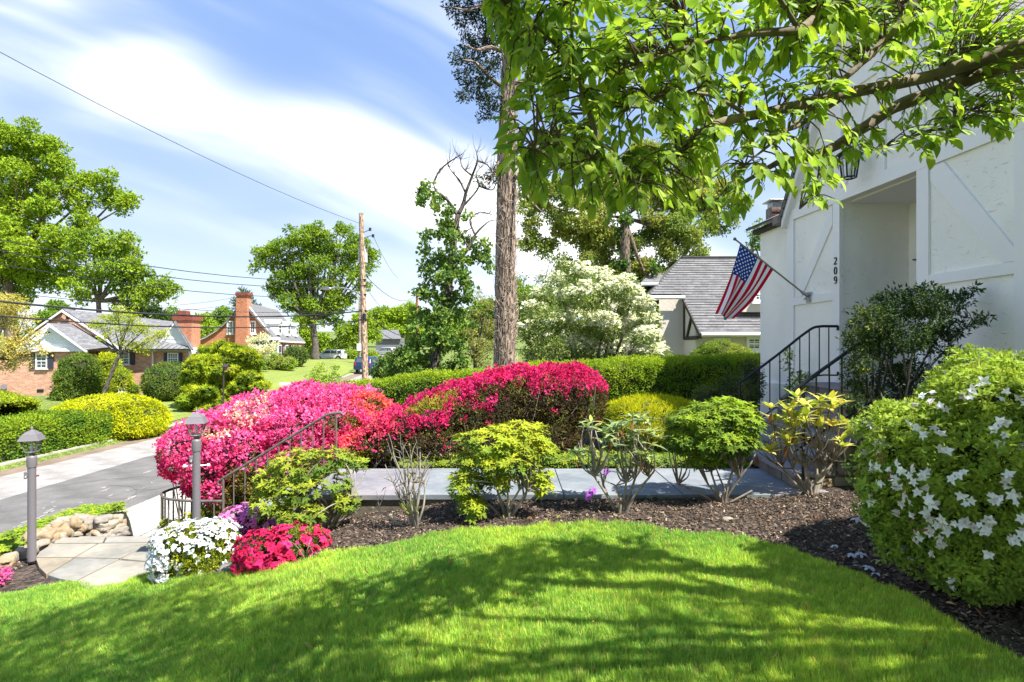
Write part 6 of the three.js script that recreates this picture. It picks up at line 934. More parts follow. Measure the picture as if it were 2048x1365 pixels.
azalea('red_azalea', 'long wind-swept crimson azalea rising to the right behind the garden path', [B(712, 893, 7.6, 46, 24), B(762, 884, 7.6, 54, 34), B(815, 862, 7.7, 60, 46), B(870, 848, 7.8, 70, 62), B(930, 838, 7.9, 76, 70), B(985, 822, 8.0, 78, 76), B(1040, 812, 8.1, 78, 76), B(1100, 805, 8.1, 76, 72), B(1150, 797, 8.1, 62, 64), B(1005, 870, 7.8, 80, 40), B(1090, 870, 7.9, 70, 34), B(880, 885, 7.6, 70, 34)], {
  seed: 403, per: 430, flower: 0.05, leaf: 0.055, lump: 0.14, stems: 110, core: 0.5, stemMat: M.twigPale,
  bloom: (p, n, w, r) => { const py = 700 - (p.y - EYE) / -p.z * F, px = 1024 + p.x / -p.z * F, top = pl(px, [[690, 868], [760, 835], [850, 790], [930, 762], [1020, 738], [1110, 731], [1215, 736]]), dep = py - top; const bare = Math.hypot((px - 865) / 60, (dep - 26) / 16) < 1 || (px > 950 && px < 1060 && dep > 24 && dep < 50); const lim = px > 1050 ? 46 : px > 820 && px < 990 ? 66 : 50; if (bare && r() < 0.9) return null; if (r() < sm(dep + (w - 0.5) * 70, lim - 20, lim + 8)) return r() < 0.012 ? RED : null; return mixc(mixc(RED, PINK, 0.35), ORANGE, sm(px, 830, 690) * r() * 0.8); },
  green: (p, n, w, r) => { const px = 1024 + p.x / -p.z * F, py = 700 - (p.y - EYE) / -p.z * F; return px > 790 && px < 915 && py < 830 ? mixc([0.18, 0.18, 0.03], [0.30, 0.27, 0.04], r()) : r() < 0.28 ? mixc([0.06, 0.08, 0.012], [0.17, 0.17, 0.025], r()) : mixc([0.03, 0.020, 0.012], [0.11, 0.075, 0.035], r() * r()); },
});
azalea('white_azalea', 'low white azalea at the foot of the right lamp post', [B(372, 1095, 5.25, 62, 42, 50), B(420, 1085, 5.3, 52, 36, 46), B(345, 1125, 5.2, 36, 36, 36), B(410, 1125, 5.2, 52, 34, 40)], {
  seed: 404, bud: G.bloom, per: 1700, flower: 0.026, leaf: 0.036, core: 0.75, bloom: (p, n, w, r) => { const px = 1024 + p.x / -p.z * F, py = 700 - (p.y - EYE) / -p.z * F; const gap = Math.hypot((px - 415) / 52, (py - 1128) / 30) < 1; return gap ? (r() < 0.06 ? [0.66, 0.67, 0.70] : null) : r() < (w < 0.43 ? 0.18 : 0.66) ? [0.68, 0.69, 0.73] : null; }, green: (p, n, w, r) => mixc([0.09, 0.15, 0.012], [0.30, 0.34, 0.015], r()),
});
azalea('crimson_azalea', 'small bright crimson azalea between the white one and the lawn', [B(530, 1110, 4.8, 52, 42, 44), B(580, 1098, 4.85, 58, 38, 44), B(620, 1085, 4.9, 32, 24, 28), B(500, 1130, 4.75, 28, 26, 26), B(560, 1130, 4.75, 44, 28, 36)], {
  seed: 405, bud: G.bloom, per: 1700, flower: 0.027, leaf: 0.036, core: 0.72, lump: 0.3, stems: 10, bloom: (p, n, w, r) => r() < (w < 0.44 ? 0.16 : 0.68) - (n.y < -0.2 ? 0.35 : 0) ? mixc(CRIM, [0.68, 0.03, 0.17], r()) : null, green: (p, n, w, r) => mixc([0.05, 0.09, 0.015], [0.22, 0.27, 0.03], r()),
});
azalea('lilac_azalea', 'small lilac-pink azalea between the handrail and the crimson one', [B(485, 1042, 5.7, 40, 24, 30), B(515, 1048, 5.6, 26, 22, 22), B(470, 1060, 5.6, 30, 20, 24)], {
  seed: 406, bud: G.bloom, per: 1400, flower: 0.027, leaf: 0.036, bloom: (p, n, w, r) => w > 0.42 && r() < 0.85 ? mixc([0.52, 0.10, 0.40], [0.66, 0.22, 0.52], r()) : null, green: (p, n, w, r) => mixc([0.07, 0.13, 0.015], [0.22, 0.28, 0.03], r()),
});
azalea('pink_azalea', 'tiny pink azalea in the mulch at the left edge', [B(-12, 1156, 5.6, 20, 18, 16)], { seed: 407, per: 1200, flower: 0.036, leaf: 0.036, bloom: (p, n, w, r) => r() < 0.6 ? [0.68, 0.12, 0.36] : null, green: () => [0.09, 0.15, 0.02] });

// green azaleas on bare stems in the bed before the path
function stemmed(name, label, root, blobs, o) {
  const r = rng(o.seed), base = root.clone().setY(EYE + gh(root.x, -root.z)), S = thing(name, label, 'azalea', base), l = [];
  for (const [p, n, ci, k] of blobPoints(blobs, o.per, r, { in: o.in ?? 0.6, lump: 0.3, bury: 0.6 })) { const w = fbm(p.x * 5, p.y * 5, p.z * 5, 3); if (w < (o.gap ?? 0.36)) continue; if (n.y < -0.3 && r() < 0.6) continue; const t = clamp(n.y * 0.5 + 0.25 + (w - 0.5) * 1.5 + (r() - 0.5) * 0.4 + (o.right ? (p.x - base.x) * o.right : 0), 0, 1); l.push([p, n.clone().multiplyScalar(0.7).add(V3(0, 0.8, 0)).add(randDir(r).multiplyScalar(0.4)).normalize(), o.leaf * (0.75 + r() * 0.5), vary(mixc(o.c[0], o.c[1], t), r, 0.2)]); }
  copies('foliage', G.whorl, LM.soft, l, S, o.seed);
  const st = []; const forks = [...Array(o.forks ?? 7)].map((_, i) => base.clone().add(V3((i / ((o.forks ?? 7) - 1) - 0.5) * (o.wide ?? 0.5) * (0.6 + r() * 0.8), 0.10 + r() * 0.26, (r() - 0.5) * 0.3)));
  for (const f of forks) st.push(tube([base.clone().add(V3((r() - 0.5) * 0.05, -0.06, (r() - 0.5) * 0.05)), base.clone().lerp(f, 0.5).add(V3((r() - 0.5) * 0.04, -0.01, 0)), f], [0.015, 0.012, 0.009], 7, 4, 0.2));
  for (let i = 0; i < (o.twigs ?? 60); i++) { const q = l[Math.floor(r() * l.length)]; if (!q) break; const f = forks.reduce((a, b) => a.distanceTo(q[0]) * (0.7 + r() * 0.6) < b.distanceTo(q[0]) ? a : b), m = f.clone().lerp(q[0], 0.5).add(V3((r() - 0.5) * 0.09, (r() - 0.4) * 0.06, (r() - 0.5) * 0.09)); st.push(tube([f, m, q[0]], [0.010, 0.006, 0.0025], 5, 4, 0.2)); }
  part('branches', merge(st), o.bark ?? M.twigPale, S); return S;
}
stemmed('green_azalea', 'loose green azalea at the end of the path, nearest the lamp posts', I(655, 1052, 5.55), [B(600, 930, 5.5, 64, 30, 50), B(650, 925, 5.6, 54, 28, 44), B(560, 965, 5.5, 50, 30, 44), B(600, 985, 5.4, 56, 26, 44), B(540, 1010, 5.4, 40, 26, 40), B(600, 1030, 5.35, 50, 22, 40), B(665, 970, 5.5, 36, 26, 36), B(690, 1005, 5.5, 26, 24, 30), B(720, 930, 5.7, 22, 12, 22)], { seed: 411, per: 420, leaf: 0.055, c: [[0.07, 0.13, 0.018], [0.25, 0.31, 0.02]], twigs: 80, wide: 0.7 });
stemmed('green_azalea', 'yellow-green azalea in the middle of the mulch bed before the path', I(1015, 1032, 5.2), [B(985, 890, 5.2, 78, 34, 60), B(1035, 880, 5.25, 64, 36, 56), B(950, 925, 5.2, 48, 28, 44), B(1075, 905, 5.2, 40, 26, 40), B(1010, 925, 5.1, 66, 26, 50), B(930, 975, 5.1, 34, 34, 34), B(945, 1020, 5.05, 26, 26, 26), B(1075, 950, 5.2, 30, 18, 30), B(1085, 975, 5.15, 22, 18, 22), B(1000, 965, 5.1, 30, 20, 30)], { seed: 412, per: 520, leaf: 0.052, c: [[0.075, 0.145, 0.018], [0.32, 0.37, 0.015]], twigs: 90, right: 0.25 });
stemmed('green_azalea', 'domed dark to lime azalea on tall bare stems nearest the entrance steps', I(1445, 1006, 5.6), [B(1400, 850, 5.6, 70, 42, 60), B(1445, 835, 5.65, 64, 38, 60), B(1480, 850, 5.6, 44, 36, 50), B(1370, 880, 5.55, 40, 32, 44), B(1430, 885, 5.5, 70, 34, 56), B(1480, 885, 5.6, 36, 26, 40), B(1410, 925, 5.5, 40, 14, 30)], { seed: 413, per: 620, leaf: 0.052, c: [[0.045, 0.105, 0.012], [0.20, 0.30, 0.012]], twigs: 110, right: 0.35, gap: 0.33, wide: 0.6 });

// rhododendrons with leaves one by one
function rhodo(name, label, root, tips, o) {
  const r = rng(o.seed), base = root.clone().setY(EYE + gh(root.x, -root.z)), S = thing(name, label, 'rhododendron', base), lf = [], st = [], geo = [bladeGeo(0.34, 0.25, 0.18, 5), bladeGeo(0.30, 0.2, 0.35, 5), bladeGeo(0.36, 0.3, 0.05, 5)];
  const forks = [...Array(o.forks)].map((_, i) => base.clone().add(V3((i / (o.forks - 1) - 0.5) * o.wide, 0.22 + r() * 0.14, (r() - 0.5) * 0.3)));
  for (const f of forks) st.push(tube([base.clone().add(V3((r() - 0.5) * 0.06, -0.06, (r() - 0.5) * 0.05)), base.clone().lerp(f, 0.5).add(V3((r() - 0.5) * 0.05, -0.02, 0)), f], [0.017, 0.013, 0.010], 7, 4, 0.2));
  const dead = [];
  for (const t of tips) {
    const f = forks.reduce((a, b) => a.distanceTo(t) * (0.75 + r() * 0.5) < b.distanceTo(t) ? a : b), m = f.clone().lerp(t, 0.5).add(V3((r() - 0.5) * 0.1, -0.03 + (r() - 0.5) * 0.08, (r() - 0.5) * 0.1)); st.push(tube([f, m, t], [0.010, 0.007, 0.004], 5, 5, 0.2));
    const n = o.n + Math.floor(r() * 2), a0 = r() * 6.28; for (let i = 0; i < n; i++) { const a = a0 + i / n * 6.283 + r() * 0.4, e = (o.tilt ?? 0.35) + (r() - 0.5) * 0.8, d = V3(Math.cos(a) * Math.cos(e), Math.sin(e), Math.sin(a) * Math.cos(e)), x = d.clone().cross(UP).normalize(); lf.push([t.clone(), new THREE.Quaternion().setFromRotationMatrix(new THREE.Matrix4().makeBasis(x, d, x.clone().cross(d))), o.leaf * (0.7 + r() * 0.5)]); }
    if (r() < (o.dead ?? 0)) { const d = V3((r() - 0.5) * 0.5, -1, (r() - 0.5) * 0.5).normalize(); dead.push([t.clone().add(V3(0, -0.05, 0)), aim(d, r() * 6), o.leaf * 0.9]); }
  }
  for (let i = 0; i < (o.bare ?? 0); i++) { const f = forks[Math.floor(r() * forks.length)], e = f.clone().add(V3((r() - 0.5) * 0.55, 0.05 + r() * 0.4, (r() - 0.5) * 0.4)); st.push(tube([f, f.clone().lerp(e, 0.5).add(V3((r() - 0.5) * 0.1, 0, 0)), e], [0.007, 0.005, 0.002], 4, 4, 0.2)); }
  part('branches', merge(st), M.twigPale, S);
  parts('leaf', geo, o.c.map((c) => { const m = LM.soft.clone(); m.color.setRGB(c[0] * 1.5, c[1] * 1.4, c[2] * 1.2); m.roughness = 0.9; m.specularIntensity = 0.6; return m; }), lf.slice(0, 300), S, o.seed);
  if (dead.length) { const m = LM.soft.clone(); m.color.setRGB(0.25, 0.10, 0.035); parts('dead_leaf', bladeGeo(0.24, 0.6, 0.3, 4), m, dead, S, 3); }
  return S;
}
const tipsOf = (seed, n, zones, d) => { const r = rng(seed), l = []; for (let i = 0; i < n; i++) { const z = zones[i % zones.length]; l.push(I(z[0] + (r() - 0.5) * 2 * z[2], z[1] + (r() - 0.5) * 2 * z[3], d + (r() - 0.5) * 0.5)); } return l; };
{
  const C1 = rhodo('rhododendron', 'grey-green rhododendron with bare twisted stems, left of the domed azalea', I(1240, 1027, 5.3), tipsOf(61, 43, [[1200, 870, 40, 28], [1245, 850, 44, 18], [1290, 872, 36, 26], [1250, 880, 40, 22], [1215, 855, 40, 18], [1270, 860, 34, 20], [1165, 905, 24, 14], [1300, 900, 20, 20], [1235, 930, 18, 12]], 5.3), { seed: 421, n: 6, leaf: 0.122, c: [[0.10, 0.17, 0.06], [0.17, 0.25, 0.07], [0.28, 0.34, 0.08], [0.12, 0.20, 0.08]], forks: 6, wide: 0.5, dead: 0.5, bare: 16 });
  const pu = LM.petal.clone(); pu.color.setRGB(0.36, 0.10, 0.50);
  const q0 = new THREE.Quaternion(); parts('blossom', [blossomGeo(5), blossomGeo(6)], pu, [[I(1180, 988, 5.1), aim(V3(-0.4, 0.5, 0.8).normalize(), 0), 0.045], [I(1187, 982, 5.1), aim(V3(0.4, 0.6, 0.7).normalize(), 1), 0.04], [I(1176, 996, 5.1), aim(V3(-0.2, -0.2, 0.9).normalize(), 2), 0.035], [I(1214, 944, 5.15), aim(V3(0, 0.4, 0.9).normalize(), 0), 0.035]], C1, 1);
  rhodo('rhododendron', 'yellow-leaved rhododendron with fan of bare stems beside the entrance steps', I(1625, 985, 5.72), tipsOf(62, 45, [[1560, 832, 30, 18], [1600, 815, 34, 20], [1640, 830, 34, 22], [1680, 845, 24, 24], [1590, 845, 30, 18], [1655, 815, 26, 14], [1620, 850, 30, 12], [1555, 860, 20, 24], [1700, 880, 16, 24], [1585, 880, 12, 14], [1528, 905, 14, 14]], 5.7), { seed: 422, n: 6, leaf: 0.155, c: [[0.34, 0.38, 0.03], [0.42, 0.42, 0.07], [0.20, 0.30, 0.03], [0.46, 0.40, 0.07]], forks: 7, wide: 0.5, dead: 0.2, bare: 8, tilt: 0.6 });
}
{ // leafless shrub
  const root = I(830, 1043, 5.1), base = root.clone().setY(EYE + gh(root.x, -root.z)), S = thing('bare_shrub', 'pale nearly leafless shrub of thin twigs before the path wall', 'shrub', base), r = rng(431), st = [], ends = [];
  const main = [[770, 930], [785, 905], [805, 895], [820, 900], [840, 905], [855, 920], [800, 960], [745, 1015], [790, 985], [850, 960], [835, 930], [815, 920]];
  for (const [x, y] of main) { const e = I(x, y, 5.1 + (r() - 0.5) * 0.4), m = base.clone().lerp(e, 0.5).add(V3((r() - 0.5) * 0.08, -0.02, (r() - 0.5) * 0.08)); st.push(tube([base.clone().add(V3((r() - 0.5) * 0.06, -0.05, 0)), m, e], [0.013, 0.009, 0.004], 6, 5, 0.2)); for (let k = 0; k < 5; k++) { const f = m.clone().lerp(e, r() * 0.9), g = f.clone().add(V3((r() - 0.5) * 0.24, 0.03 + r() * 0.2, (r() - 0.5) * 0.2)); st.push(tube([f, f.clone().lerp(g, 0.5).add(V3((r() - 0.5) * 0.04, 0, 0)), g], [0.005, 0.0035, 0.0015], 4, 3)); ends.push(g); } }
  part('branches', merge(st), std({ color: C(0.40, 0.36, 0.30), roughness: 0.95, map: grit }), S);
  const lm = LM.soft.clone(); lm.color.setRGB(0.24, 0.27, 0.06); const bm = LM.soft.clone(); bm.color.setRGB(0.30, 0.17, 0.05);
  parts('leaf', bladeGeo(0.25, 0.3, 0.3, 4), [lm, bm], ends.filter((_, i) => i % 3 === 0).map((p) => [p, aim(randDir(r), r() * 6), 0.05 + r() * 0.03]), S, 2);
  parts('leaf', bladeGeo(0.25, 0.3, 0.3, 4), lm, [...Array(16)].map((_, i) => [I(805 + r() * 34, 1015 + r() * 18, 5.0 + r() * 0.1), aim(V3((r() - 0.5) * 1.4, 0.8, (r() - 0.5)).normalize(), r() * 6), 0.07 + r() * 0.04]), S, 2);
}
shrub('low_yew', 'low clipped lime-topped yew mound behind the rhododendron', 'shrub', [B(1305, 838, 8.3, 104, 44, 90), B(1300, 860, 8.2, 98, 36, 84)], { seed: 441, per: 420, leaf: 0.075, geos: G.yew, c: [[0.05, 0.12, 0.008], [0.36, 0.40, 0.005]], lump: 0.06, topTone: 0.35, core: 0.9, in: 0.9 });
{ // dark tall shrub by the wall
  const d = 5.85, r = rng(450), root = V(4.06, gh(4.06, d), d), S = thing('holly_shrub', 'tall dark small-leaved holly shrub with bare stems against the white wall', 'shrub', root);
  const puffs = [[1745, 640, 44], [1795, 610, 46], [1845, 600, 42], [1890, 608, 30], [1925, 600, 18], [1945, 580, 12], [1720, 680, 32], [1760, 690, 42], [1815, 675, 42], [1870, 680, 36], [1910, 660, 20], [1945, 640, 16], [1970, 640, 11], [1905, 716, 22], [1930, 712, 12], [1718, 730, 28], [1735, 780, 34], [1706, 805, 20], [1780, 750, 32], [1830, 745, 34], [1865, 640, 38], [1790, 790, 30], [1720, 830, 22], [1700, 760, 18], [1760, 830, 30], [1915, 745, 12]];
  const blobs = puffs.map(([x, y, q]) => [I(x, y, d + (r() - 0.5) * 0.5), q * d / F, q * d / F * 0.7, q * d / F * 0.9]);
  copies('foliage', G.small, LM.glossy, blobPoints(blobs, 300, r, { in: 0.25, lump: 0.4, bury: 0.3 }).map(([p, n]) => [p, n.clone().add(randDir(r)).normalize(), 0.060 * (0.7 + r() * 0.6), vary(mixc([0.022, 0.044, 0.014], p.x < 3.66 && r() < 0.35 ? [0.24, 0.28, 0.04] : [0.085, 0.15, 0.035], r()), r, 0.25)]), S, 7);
  const st = []; for (let i = 0; i < 15; i++) { const a = V(3.66 + r() * 0.8, -1.5, d + (r() - 0.5) * 0.3), e = blobs[Math.floor(r() * 16)][0].clone(), m = V3(lerp(a.x, e.x, 0.35), lerp(a.y, e.y, 0.55), lerp(a.z, e.z, 0.4)); st.push(tube([a, m, e], [0.017 + r() * 0.01, 0.013, 0.005], 6, 5, 0.15)); for (let k = 0; k < 5; k++) { const f = m.clone().lerp(e, r()), g = blobs[Math.floor(r() * blobs.length)][0].clone(); if (g.distanceTo(f) < 0.5) st.push(tube([f, f.clone().lerp(g, 0.5).add(V3(0, 0.03, 0)), g], [0.007, 0.005, 0.002], 4, 3)); } }
  part('branches', merge(st), M.barkGrey, S);
}
{ // big white azalea in the right foreground
  const blobs = [[V(3.22, -0.82, 3.55), 0.98, 0.69, 0.74], [V(2.72, -0.92, 3.5), 0.46, 0.40, 0.46], [V(3.6, -0.76, 3.75), 1.0, 0.72, 0.8], [V(3.0, -1.14, 3.22), 0.52, 0.28, 0.34], [V(2.55, -0.62, 3.6), 0.24, 0.20, 0.26], [V(2.68, -1.2, 3.3), 0.26, 0.2, 0.24], [V(2.95, -0.36, 3.5), 0.34, 0.22, 0.34]], r = rng(460), S = thing('white_azalea', 'large leafy azalea with big white blossoms in the right foreground', 'azalea', V(3.1, -1.5, 3.5));
  part('inner_branches', coreOf(blobs, 0.76), M.core, S);
  const all = blobPoints(blobs, 1250, r, { in: 0.80, lump: 0.34, bury: 0.76 }).filter(([p]) => p.y > EYE - 1.47 && p.x < 4.4), lf = [];
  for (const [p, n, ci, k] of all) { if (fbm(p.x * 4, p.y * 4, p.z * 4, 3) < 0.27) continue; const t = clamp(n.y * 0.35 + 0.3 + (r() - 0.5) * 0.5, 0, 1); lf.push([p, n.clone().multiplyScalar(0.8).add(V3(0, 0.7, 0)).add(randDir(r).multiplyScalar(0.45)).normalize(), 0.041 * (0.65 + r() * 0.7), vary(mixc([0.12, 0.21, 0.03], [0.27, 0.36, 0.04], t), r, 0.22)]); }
  copies('foliage', [...G.oval, ...G.ovalc, ...G.ovalc], LM.soft, lf, S, 8);
  const sites = [[1716, 860, 2], [1742, 853, 2], [1772, 880, 1], [1845, 792, 2], [1862, 803, 1], [1868, 860, 2], [1850, 872, 1], [1995, 862, 2], [2003, 886, 1], [1886, 897, 1], [1762, 905, 2], [1728, 906, 1], [1798, 928, 3], [1830, 940, 3], [1846, 952, 2], [1908, 960, 2], [1768, 966, 3], [1795, 972, 2], [1745, 992, 2], [1834, 985, 3], [1808, 1008, 3], [1850, 1022, 3], [1866, 1002, 2], [1886, 1052, 4], [1912, 1046, 3], [1942, 1000, 2], [1990, 1002, 3], [2022, 962, 3], [2040, 988, 2], [1962, 1052, 4], [1978, 1046, 2], [2030, 1082, 3], [1836, 1082, 2], [1880, 1092, 3], [1900, 1158, 1], [1797, 1108, 2], [1822, 1110, 3], [1930, 790, 1], [1960, 775, 2], [1880, 812, 2], [2042, 795, 2], [2010, 785, 1], [1822, 845, 1], [2044, 900, 1], [1760, 935, 2], [1985, 1110, 1], [1855, 1060, 2], [2045, 1040, 2]];
  const list = []; for (const [px, py, k] of sites) { for (let j = 0; j < k + 1; j++) { const x = px + (j ? (r() - 0.5) * 40 : 0), y = py + (j ? (r() - 0.5) * 34 : 0), dir = I(x, y, 1).sub(V3(0, EYE, 0)), o = V3(0, EYE, 0); let best = 9; for (const [c, rx, ry, rz] of blobs) { const e = o.clone().sub(c).divide(V3(rx, ry, rz)), q = dir.clone().divide(V3(rx, ry, rz)), A = q.dot(q), Bq = e.dot(q), Cq = e.dot(e) - 1.03, D = Bq * Bq - A * Cq; if (D > 0) best = Math.min(best, (-Bq - Math.sqrt(D)) / A); } if (best > 8) { let tb = 3.3, bd = 9; for (let t = 2.6; t < 4; t += 0.05) { const p = o.clone().addScaledVector(dir, t); for (const [c, rx, ry, rz] of blobs) { const m = Math.hypot((p.x - c.x) / rx, (p.y - c.y) / ry, (p.z - c.z) / rz); if (m < bd) { bd = m; tb = t; } } } if (bd > 1.15) continue; best = tb; } const p = o.clone().addScaledVector(dir, best - 0.03), out = p.clone().sub(blobs[0][0]).normalize().add(V3(-0.1, -0.1, 0.4)).add(randDir(r).multiplyScalar(1.0)).normalize(); list.push([p, aim(out, r() * 6), 0.032 * (0.75 + r() * 0.5)]); } }
  for (let i = 0; i < 70; i++) { const [p, n] = all[Math.floor(r() * all.length)]; if (p.x < 3.3 && p.z > -3.6) continue; list.push([p.clone().addScaledVector(n, 0.03), aim(n.clone().add(randDir(r).multiplyScalar(0.6)).normalize(), r() * 6), 0.034 * (0.8 + r() * 0.4)]); }
  const pm = LM.petal.clone(); pm.color.setRGB(0.90, 0.91, 0.93); const pm2 = LM.petal.clone(); pm2.color.setRGB(0.70, 0.66, 0.62);
  parts('blossom', [blossomGeo(1, 5, 0.66, 0.75), blossomGeo(2, 5, 0.6, 0.95), blossomGeo(3, 5, 0.7, 1.1), blossomGeo(4, 5, 0.55, 0.6)], [pm, pm, pm, pm2], list, S, 9);
  const st = []; for (let i = 0; i < 26; i++) { const a = V(2.5 + r() * 1.2, -1.52, 3.1 + r() * 0.6), e = all[Math.floor(r() * all.length)][0]; if (e.y > EYE - 0.9) continue; st.push(tube([a, a.clone().lerp(e, 0.5).add(V3(0, 0.03, 0)), e], [0.012, 0.008, 0.003], 5, 3, 0.2)); } part('branches', merge(st), M.twig, S);
  const br = LM.soft.clone(); br.color.setRGB(0.30, 0.12, 0.05); parts('dead_leaf', bladeGeo(0.35, 0.6, 0.4, 4), br, [...Array(26)].map((_, i) => [I([1755, 1745, 1782, 1830, 1850, 1805][i % 6] + (r() - 0.5) * 24, [925, 915, 955, 1045, 1052, 985][i % 6] + (r() - 0.5) * 24, 2.98 + r() * 0.1), aim(randDir(r), r() * 6), 0.03 * (0.7 + r() * 0.6)]), S, 4);
}
// ground covers
{
  const r = rng(470), l = []; for (let i = 0; i < 5200; i++) { const X = -1.4 + r() * 4.3, d = 7.06 + r() * r() * 1.5; l.push([V(X, gh(X, d) + 0.03 + r() * 0.12, d), V3((r() - 0.5) * 0.6, 1, (r() - 0.1) * 0.8).normalize(), 0.055 * (0.7 + r() * 0.6), vary(mixc([0.05, 0.11, 0.015], [0.28, 0.33, 0.015], r() * r() + (X < -0.3 ? 0.2 : 0)), r, 0.2)]); }
  const g = thing('ground_cover', 'bright leafy ground cover along the far edge of the garden path', 'ground cover', V(0.8, -1.5, 7.3)); g.userData.kind = 'stuff'; copies('foliage', G.whorl, LM.soft, l, g, 1);
  const k = []; for (let i = 0; i < 9000; i++) { const X = -7.4 + r() * 2.0, d = 5.4 + r() * 3.5; if (X > -5.56 || (d > 8.0 && X > -5.5 - (d - 8) * 0.3)) continue; k.push([V(X, gh(X, d) + 0.02 + r() * 0.10, d), V3((r() - 0.5) * 0.7, 1, (r() - 0.3) * 0.7).normalize(), 0.052 * (0.7 + r() * 0.6), vary(mixc([0.07, 0.15, 0.012], [0.24, 0.33, 0.015], r()), r, 0.2)]); }
  const g2 = thing('ground_cover', 'bright green ground cover on the bank beyond the low stone wall', 'ground cover', V(-6.2, -2.35, 7.2)); g2.userData.kind = 'stuff'; copies('foliage', G.whorl, LM.soft, k, g2, 2);
  const iv = []; for (let i = 0; i < 5200; i++) { const X = -4.3 + r() * 2.4, d = 7.02 + r() * 0.8; iv.push([V(X, gh(X, d) + 0.03 + r() * 0.30, d), V3((r() - 0.5) * 0.8, 0.7, 0.6 + r() * 0.4).normalize(), 0.062 * (0.7 + r() * 0.6), vary(mixc([0.05, 0.09, 0.012], [0.32, 0.33, 0.02], r() * r()), r, 0.2)]); }
  const g3 = thing('ground_cover', 'yellow-green ivy on the bank under the pink azalea', 'ground cover', V(-3.1, -2.2, 7.3)); g3.userData.kind = 'stuff'; copies('foliage', G.ivy, LM.soft, iv, g3, 3);
  // young vine at the wall behind the far railing
  const vn0 = thing('wall_vine', 'thin green vine climbing the white wall behind the far stair railing', 'vine', hp(9.5, -1.4, 0.1)), vl = [], vs = [];
  for (const [px, y0, y1] of [[1577, 800, 700], [1600, 800, 745], [1612, 790, 748], [1655, 765, 752]]) { const a = I(px, y0 + 20, 8.9), b = I(px - 2, y1, 8.95); vs.push(tube([a, a.clone().lerp(b, 0.5).add(V3(0.02, 0, 0)), b], [0.006, 0.005, 0.002], 4, 4)); for (let i = 0; i < 34; i++) vl.push([a.clone().lerp(b, r()).add(V3((r() - 0.5) * (px > 1590 ? 0.26 : 0.1), (r() - 0.5) * 0.06, (r() - 0.2) * 0.1)), V3((r() - 0.5) - 0.4, 0.6, r()).normalize(), 0.055 * (0.7 + r() * 0.6), vary(mixc(CL.mid, CL.bright, r()), r, 0.2)]); }
  part('stem', merge(vs), M.twig, vn0); copies('foliage', G.ivy, LM.soft, vl, vn0, 2);
}
// strap-leaved bulbs by the crimson azalea
for (const [px, py, d, n, label] of [[505, 1158, 4.72, 14, 'fading strap-leaved bulb plant at the left foot of the crimson azalea'], [612, 1128, 4.62, 9, 'small strap-leaved bulb plant at the right foot of the crimson azalea']]) {
  const r = rng(px), p0 = I(px, py, d), base = p0.clone().setY(EYE + gh(p0.x, -p0.z)), S = thing('bulb_plant', label, 'plant', base), ms = [[0.10, 0.16, 0.05], [0.22, 0.25, 0.13], [0.06, 0.11, 0.03]].map((c) => { const m = LM.soft.clone(); m.color.setRGB(...c); return m; });
  for (let i = 0; i < n; i++) { const a = r() * 6.283, L = 0.2 + r() * 0.16, dx = Math.cos(a) * L * 0.8, dz = Math.sin(a) * L * 0.5, N = 8, pos = [], idx = []; for (let k = 0; k <= N; k++) { const t = k / N, w = 0.006 * (1 - t * 0.9), x = dx * t, z = dz * t, y = L * (1.5 * t - 1.25 * t * t), s = V3(-dz, 0, dx).normalize().multiplyScalar(w); pos.push(base.x + x - s.x, base.y + y, base.z + z - s.z, base.x + x + s.x, base.y + y, base.z + z + s.z); if (k) { const b = (k - 1) * 2; idx.push(b, b + 1, b + 2, b + 1, b + 3, b + 2); } } const g = new THREE.BufferGeometry(); g.setAttribute('position', new THREE.Float32BufferAttribute(pos, 3)); g.setIndex(idx); g.computeVertexNormals(); part('leaf', g, ms[i % 3], S); }
}
